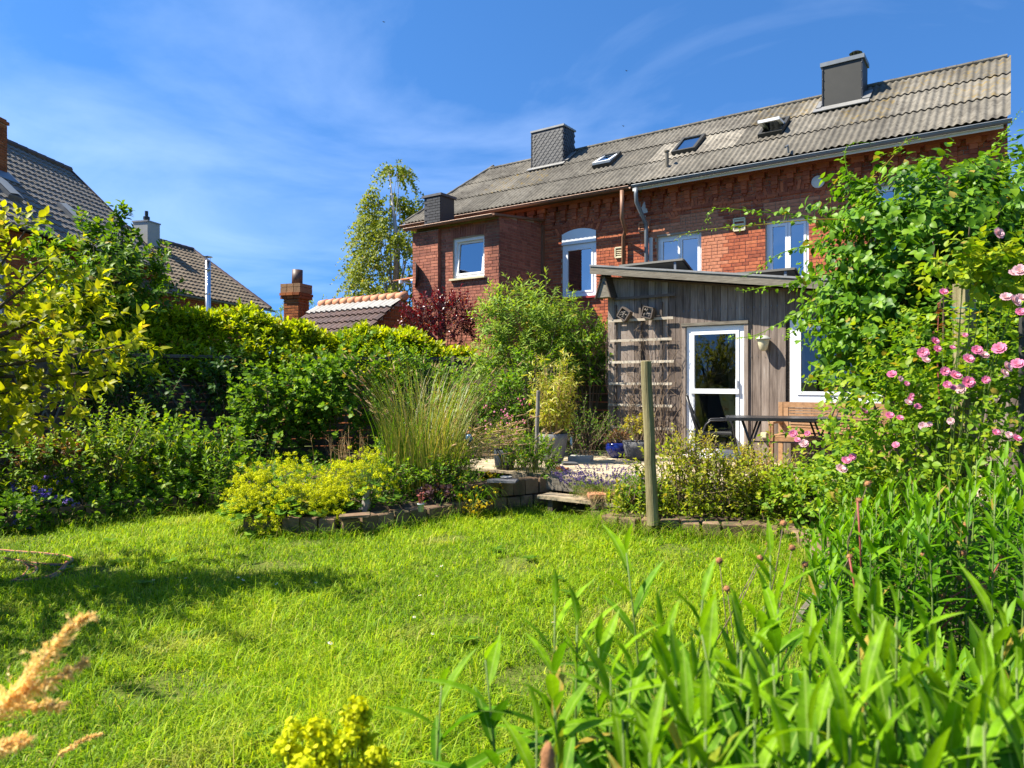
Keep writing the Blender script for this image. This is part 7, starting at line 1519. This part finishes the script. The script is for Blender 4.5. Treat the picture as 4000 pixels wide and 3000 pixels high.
# ---- tall lance-leaved stalks: middle and foreground clumps
def stalks(label, spots, seed, size, name='phlox_clump', per=26, leafobj=True, mat='lf_aster', wid=1.15, kind='lance', np_=260, slope=1.0, zb=.05):
    s = np.array(spots); o = thing(name, label, 'plant', (s[:, 0].mean(), s[:, 1].mean(), .05)); mass = Leaves()
    for (x, y, h) in spots:
        b = np.array([x, y, zb]); ln = R.normal(0, .05 * slope, 2) * h; e = b + np.array([ln[0], ln[1], h - zb]); mid = (b + e) / 2 + np.append(R.normal(0, .02, 2), 0); f = np.linspace(0, 1, 7)[:, None]; pts = b * (1-f)**2 + 2*mid*f*(1-f) + e*f**2
        st = MB().tube(pts, np.linspace(.0055, .002, 7), 6).build('stem', M['stem_green'], o, smooth=True); L = Leaves(); k = per; ph = R.uniform(0, 6.28)
        fz = 1 - np.linspace(0, 1, k) ** .85 * .93; q = fz[:, None]; pos = b * (1-q)**2 + 2*mid*q*(1-q) + e*q**2; az = ph + np.arange(k) * 2.4 + R.normal(0, .2, k); el = np.radians(np.interp(1 - fz, [0, .12, .35, 1], [80, 64, 42, 15]) + R.normal(0, 14, k))
        a = np.stack([np.cos(az) * np.cos(el), np.sin(az) * np.cos(el), np.sin(el)], 1); nn = np.stack([-np.cos(az) * np.sin(el), -np.sin(az) * np.sin(el), np.cos(el)], 1) + R.normal(0, .12, (k, 3)); sz = size * np.interp(1 - fz, [0, .08, .3, 1], [.65, .95, 1.1, .9]) * R.uniform(.8, 1.15, k)
        tp_ = np.where(fz > .85, R.uniform(.2, .9, k), 0)
        if leafobj:
            w_ = R.uniform(0, 1, k) < np.where(fz > .8, .15, .6); L3 = Leaves(); L.add(pos[~w_], a[~w_], nn[~w_], sz[~w_], tip=tp_[~w_]); L3.add(pos[w_], a[w_], nn[w_] + R.normal(0, .25, (w_.sum(), 3)), sz[w_] * 1.12, tip=tp_[w_]); L.build(st, 'lance', mat, 200, wid=wid)
            if w_.any(): L3.build(st, 'arch', mat, 200, wid=wid * .9)
        else: mass.add(pos, a, nn, sz, tip=tp_)
    if not leafobj: mass.build(o, kind, mat, np_, wid=wid)
    return o
def field(pxs, Ys, ztop, n, seed):
    q = np.random.default_rng(seed); out = []
    for k in range(n):
        Y = q.uniform(*Ys); px = q.uniform(*pxs); zt = np.interp(px, *ztop) + q.normal(0, .05); out.append(((px - 2000) / FPX * Y, Y, max(.3, zt)))
    return out
TOPS = [(1760, 2680, 1.55), (2010, 2560, 1.5), (2190, 2400, 1.55), (2290, 2500, 1.45), (2400, 2480, 1.6), (2560, 2190, 1.75), (2500, 2420, 1.5), (2700, 2560, 1.35), (2620, 2700, 1.25), (2860, 2440, 1.5), (2990, 2190, 1.7), (3060, 2280, 1.6), (3100, 2500, 1.35), (2940, 2620, 1.25), (3210, 2420, 1.5), (3320, 2560, 1.3), (3440, 2300, 1.55), (3480, 2340, 1.5), (3560, 2640, 1.2), (3680, 2480, 1.35), (3760, 2460, 1.45), (3880, 2600, 1.25), (3950, 2480, 1.4), (3850, 2750, 1.1), (3400, 2760, 1.1), (3150, 2750, 1.1), (2800, 2800, 1.1), (2480, 2760, 1.2), (2250, 2780, 1.25), (2050, 2830, 1.3), (3650, 2820, 1.05), (2950, 2850, 1.05), (2380, 2620, 1.4), (2150, 2650, 1.45), (3990, 2820, 1.0), (3250, 2640, 1.2)]
TOPS += [(x + int(R.uniform(-60, 60)), min(2950, y + int(R.uniform(60, 200))), Y * R.uniform(.9, 1.1)) for x, y, Y in TOPS if x > 2350] + [(x, 2850, 1.05) for x in range(2450, 4000, 170)]
fg = [((x - 2000) / FPX * Y, Y, CZ + (HY - y) / FPX * Y) for x, y, Y in TOPS]
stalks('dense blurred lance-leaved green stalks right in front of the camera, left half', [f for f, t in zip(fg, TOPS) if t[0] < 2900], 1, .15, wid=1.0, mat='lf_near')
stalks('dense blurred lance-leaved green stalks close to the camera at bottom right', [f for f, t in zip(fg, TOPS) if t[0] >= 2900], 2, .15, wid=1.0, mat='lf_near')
q = field((3200, 4000), (2.7, 3.6), ([3100, 3300, 3600, 4000], [.72, .95, 1.12, 1.2]), 60, 5); stalks('tall green lance-leaved clump below the roses at the right', q, 3, .12, leafobj=False, per=38, wid=1.0)
q = field((3230, 3480), (3.4, 4.4), ([3000, 3300], [.5, .9]), 16, 6); stalks('lance-leaved stalks at the corner of lawn and right bed', q, 4, .11, leafobj=False, per=30)
q = field((2700, 4000), (1.9, 2.6), ([2700, 3200, 4000], [.45, .6, .7]), 46, 8); stalks('lower leafy undergrowth of the foreground bed', q, 5, .14, leafobj=False, per=30, wid=1.1)
q = field((2380, 3120), (7.5, 8.4), ([2380, 2700, 3120], [.42, .58, .5]), 90, 31); stalks('airy upright yellow-green weeds around the round post', q, 6, .06, 'upright_weeds', 22, False, 'lf_weed', 1.0, 'ovate', 120, 3.0, .14)
q = field((3250, 3650), (6.2, 7.2), ([3050, 3500], [.6, .8]), 40, 32); stalks('upright light green weeds at the right end of the bed', q, 7, .07, 'upright_weeds', 22, False, 'lf_rose', 1.0, 'ovate', 60, 3.0, .1)
q = field((20, 900), (8.3, 10.2), ([20, 500, 900], [.75, .95, .8]), 90, 33); stalks('mixed upright leafy stems in the left bed', q, 8, .09, 'upright_perennials', 24, False, 'lf_rose', 1.2, 'lance', 120, 3.0, .18)
# red-stemmed avens seed heads
av = thing('avens', 'red-stemmed plant with fuzzy brown seed heads in front of the stalks', 'plant', (2.1, 3.1, .05)); hm = MB(); SH = [(3775, 2050), (3650, 2105), (3600, 2168), (3622, 2175), (3760, 2160), (3710, 2245), (3750, 2255), (3785, 2255), (3915, 2180), (3840, 2295), (3655, 2285), (3680, 2325), (3505, 2340), (3355, 1955), (3390, 1890), (3005, 2125), (3095, 2140), (2970, 2180), (3145, 2205), (2810, 2190), (2840, 2300), (3060, 2045), (3320, 2175), (3650, 2035)]
root = np.array([2.0, 3.05, .1])
for (x, y) in SH:
    Y = 3.0 if x > 3200 else 2.75; p = at(x, y, Y); rt = np.array([p[0] + R.uniform(-.18, .12), Y + R.uniform(0, .15), max(.1, p[2] - R.uniform(.35, .6))]); mid = (p + rt) / 2 + R.normal(0, .04, 3); MB().tube([rt, mid, p], [.0028, .0022, .0016], 5).build('stalk', M['twig'], av, smooth=True)
    h = MB(); h.lathe(p, [(0, -.012), (.010, -.008), (.013, 0), (.010, .009), (0, .013)], 9)
    for k in range(26): d = unit(R.normal(0, 1, 3)); h.tube([p + d * .009, p + d * .021], [.0012, .0004], 3, cap=False)
    h.build('seed_head', M['seed_head'], av, smooth=True)
m = MB()
for pts in (((3640, 2440), (3720, 2330), (3800, 2285), (3870, 2270)), ((3650, 2480), (3750, 2380), (3850, 2290), (3910, 2190)), ((3610, 2500), (3690, 2380), (3760, 2330), (3780, 2330)), ((3350, 1960), (3360, 2120), (3365, 2270)), ((3318, 2180), (3345, 2330), (3365, 2450))): MB().tube([at(x, y, 2.9) for x, y in pts], [.0042, .0036, .003, .0022][:len(pts)], 6).build('red_stem', M['stem_red'], av, smooth=True)
p = at(2140, 2975, 1.0); o = thing('dry_seed_head', 'blurred brown dry seed head at the bottom edge', 'plant', (p[0], p[1], .3)); MB().tube([(p[0], p[1], .3), p], .003, 5).build('stalk', M['grass_dry'], o); MB().lathe(p, [(0, -.024), (.009, -.018), (.011, -.006), (.0095, .002), (.011, .01), (.007, .02), (.003, .028), (0, .022)], 10).build('head', M['seed_head'], o, smooth=True)
# ---- golden dry grass plumes at the lower left
def plume(label, path, Y, r, n, side=.07, name='dry_grass_plume'):
    pts = np.array([at(x, y, Y) for x, y in path]); b = pts[0]; o = thing(name, label, 'grass', (b[0], b[1], max(.1, b[2] - .9))); root = np.array([b[0] - .1, b[1], .1]); MB().tube(np.vstack([root, (root + b) / 2 + (-.03, 0, .1), pts]), .0018, 4).build('stalk', M['grass_dry'], o)
    f = np.linspace(0, 1, n); sg = np.cumsum(np.concatenate([[0], np.linalg.norm(np.diff(pts, axis=0), axis=1)])); c = np.stack([np.interp(f * sg[-1], sg, pts[:, k]) for k in range(3)], 1); D = unit(np.gradient(c, axis=0)); L = Leaves()
    br = 3; Pb = np.repeat(c, br, 0); Db = np.repeat(D, br, 0); lnb = side * np.repeat(1 - .75 * f, br) * R.uniform(.3, 1, n * br); sd = unit(Db * .9 + R.normal(0, .45, Pb.shape)); twigs(L, Pb, sd, lnb, 8, r, (25, 12), .3, .2, 0); L.build(o, 'thin', 'seed_gold', mass='spikelets', wid=2.0); return o
plume('large blurred golden grass plume at the lower left edge', [(-60, 2850), (60, 2700), (180, 2560), (290, 2440), (345, 2410)], 1.25, .012, 60, .075); plume('blurred golden grass plume below the largest one at the left', [(-80, 2800), (60, 2720), (200, 2660), (330, 2590)], 1.25, .012, 46, .05); plume('low blurred golden grass plume in the bottom left corner', [(-120, 2990), (-40, 2940), (40, 2905), (95, 2895)], 1.2, .012, 30, .05); plume('blurred drooping grass plume at left with short spikelets', [(-90, 2720), (0, 2750), (120, 2760), (240, 2750)], 1.28, .011, 34, .045); plume('small single tan grass head near the bottom left', [(230, 2950), (300, 2905), (350, 2880), (390, 2868)], 1.9, .010, 34, .014)

# ---- small weeds and litter covering the soil of the beds
def ground_leaves(label, name, poly, z, n, mat, kind, size):
    poly = np.array(poly); x = R.uniform(poly[:, 0].min(), poly[:, 0].max(), n * 3); y = R.uniform(poly[:, 1].min(), poly[:, 1].max(), n * 3); ok = inside(poly, x, y); x, y = x[ok][:n], y[ok][:n]; k = len(x); L = Leaves(); hgt = np.abs(R.normal(0, .06, k)) * (1 + patchy(x, y, 6, 5))
    o = thing(name, label, 'groundcover', (x.mean(), y.mean(), z), kind='stuff'); L.add(np.stack([x, y, z + hgt + .01], 1), R.normal(0, 1, (k, 3)) + (0, 0, .2), R.normal(0, .5, (k, 3)) + (0, 0, 1), size * R.uniform(.5, 1.3, k)); L.build(o, kind, mat)
ground_leaves('low mixed weeds covering the soil of the centre bed', 'bed_weeds', [(-2.75, 7.55), (-1.8, 7.42), (-1.0, 8.05), (-0.42, 8.75), (0.3, 9.2), (0.2, 11.6), (-2.5, 12.3)], .2, 5000, 'lf_green', 'ovate', .06)
ground_leaves('low mixed weeds covering the soil of the left bed', 'bed_weeds', [(-6.6, 7.0), (-5.4, 7.7), (-3.7, 9.0), (-2.75, 9.6), (-2.5, 12.5), (-5, 12.5), (-6.4, 10)], .2, 6000, 'lf_green', 'ovate', .06)
ground_leaves('low mixed weeds covering the soil of the right bed', 'bed_weeds', [(1.1, 7.8), (1.9, 7.42), (2.75, 7.3), (4.5, 6.6), (4.0, 7.5), (2.9, 8.3), (1.4, 8.7)], .13, 3000, 'lf_weed', 'ovate', .05)
ground_leaves('weeds covering the soil of the near right bed', 'bed_weeds', [(2.3, 3.6), (2.2, 5.2), (2.75, 6.5), (5, 6.2), (5, 2), (2, 2.4)], .06, 5000, 'lf_green', 'ovate', .07)

def lawn_weeds():
    n = 9000; x = R.uniform(-5.2, 2.6, n); y = R.uniform(1.7, 8.8, n); ok = inside(LAWN, x, y) & (patchy(x, y, 2.2, 21) > .05); x, y = x[ok], y[ok]; k = len(x); L = Leaves()
    L.add(np.stack([x, y, R.uniform(.01, .05, k)], 1), R.normal(0, 1, (k, 3)) * (1, 1, .4), R.normal(0, .3, (k, 3)) + (0, 0, 1), .022 * R.uniform(.6, 1.4, k))
    c = R.uniform((-4, 2.0), (1.6, 7), (26, 2)); c = c[inside(LAWN, c[:, 0], c[:, 1])]; m = len(c); a = np.tile(np.arange(7) * .9, m) + R.uniform(0, 1, m * 7); C_ = np.repeat(c, 7, 0)
    L.add(np.column_stack([C_, np.full(m * 7, .03)]), np.stack([np.cos(a), np.sin(a), R.uniform(.2, .7, m * 7)], 1), np.tile((0, 0, 1.0), (m * 7, 1)), .09 * R.uniform(.6, 1.2, m * 7))
    o = thing('lawn_weeds', 'clover and small broad-leaved weeds scattered through the lawn', 'weeds', (0, 4, 0), kind='stuff'); L.build(o, 'ovate', 'lf_green')
lawn_weeds()
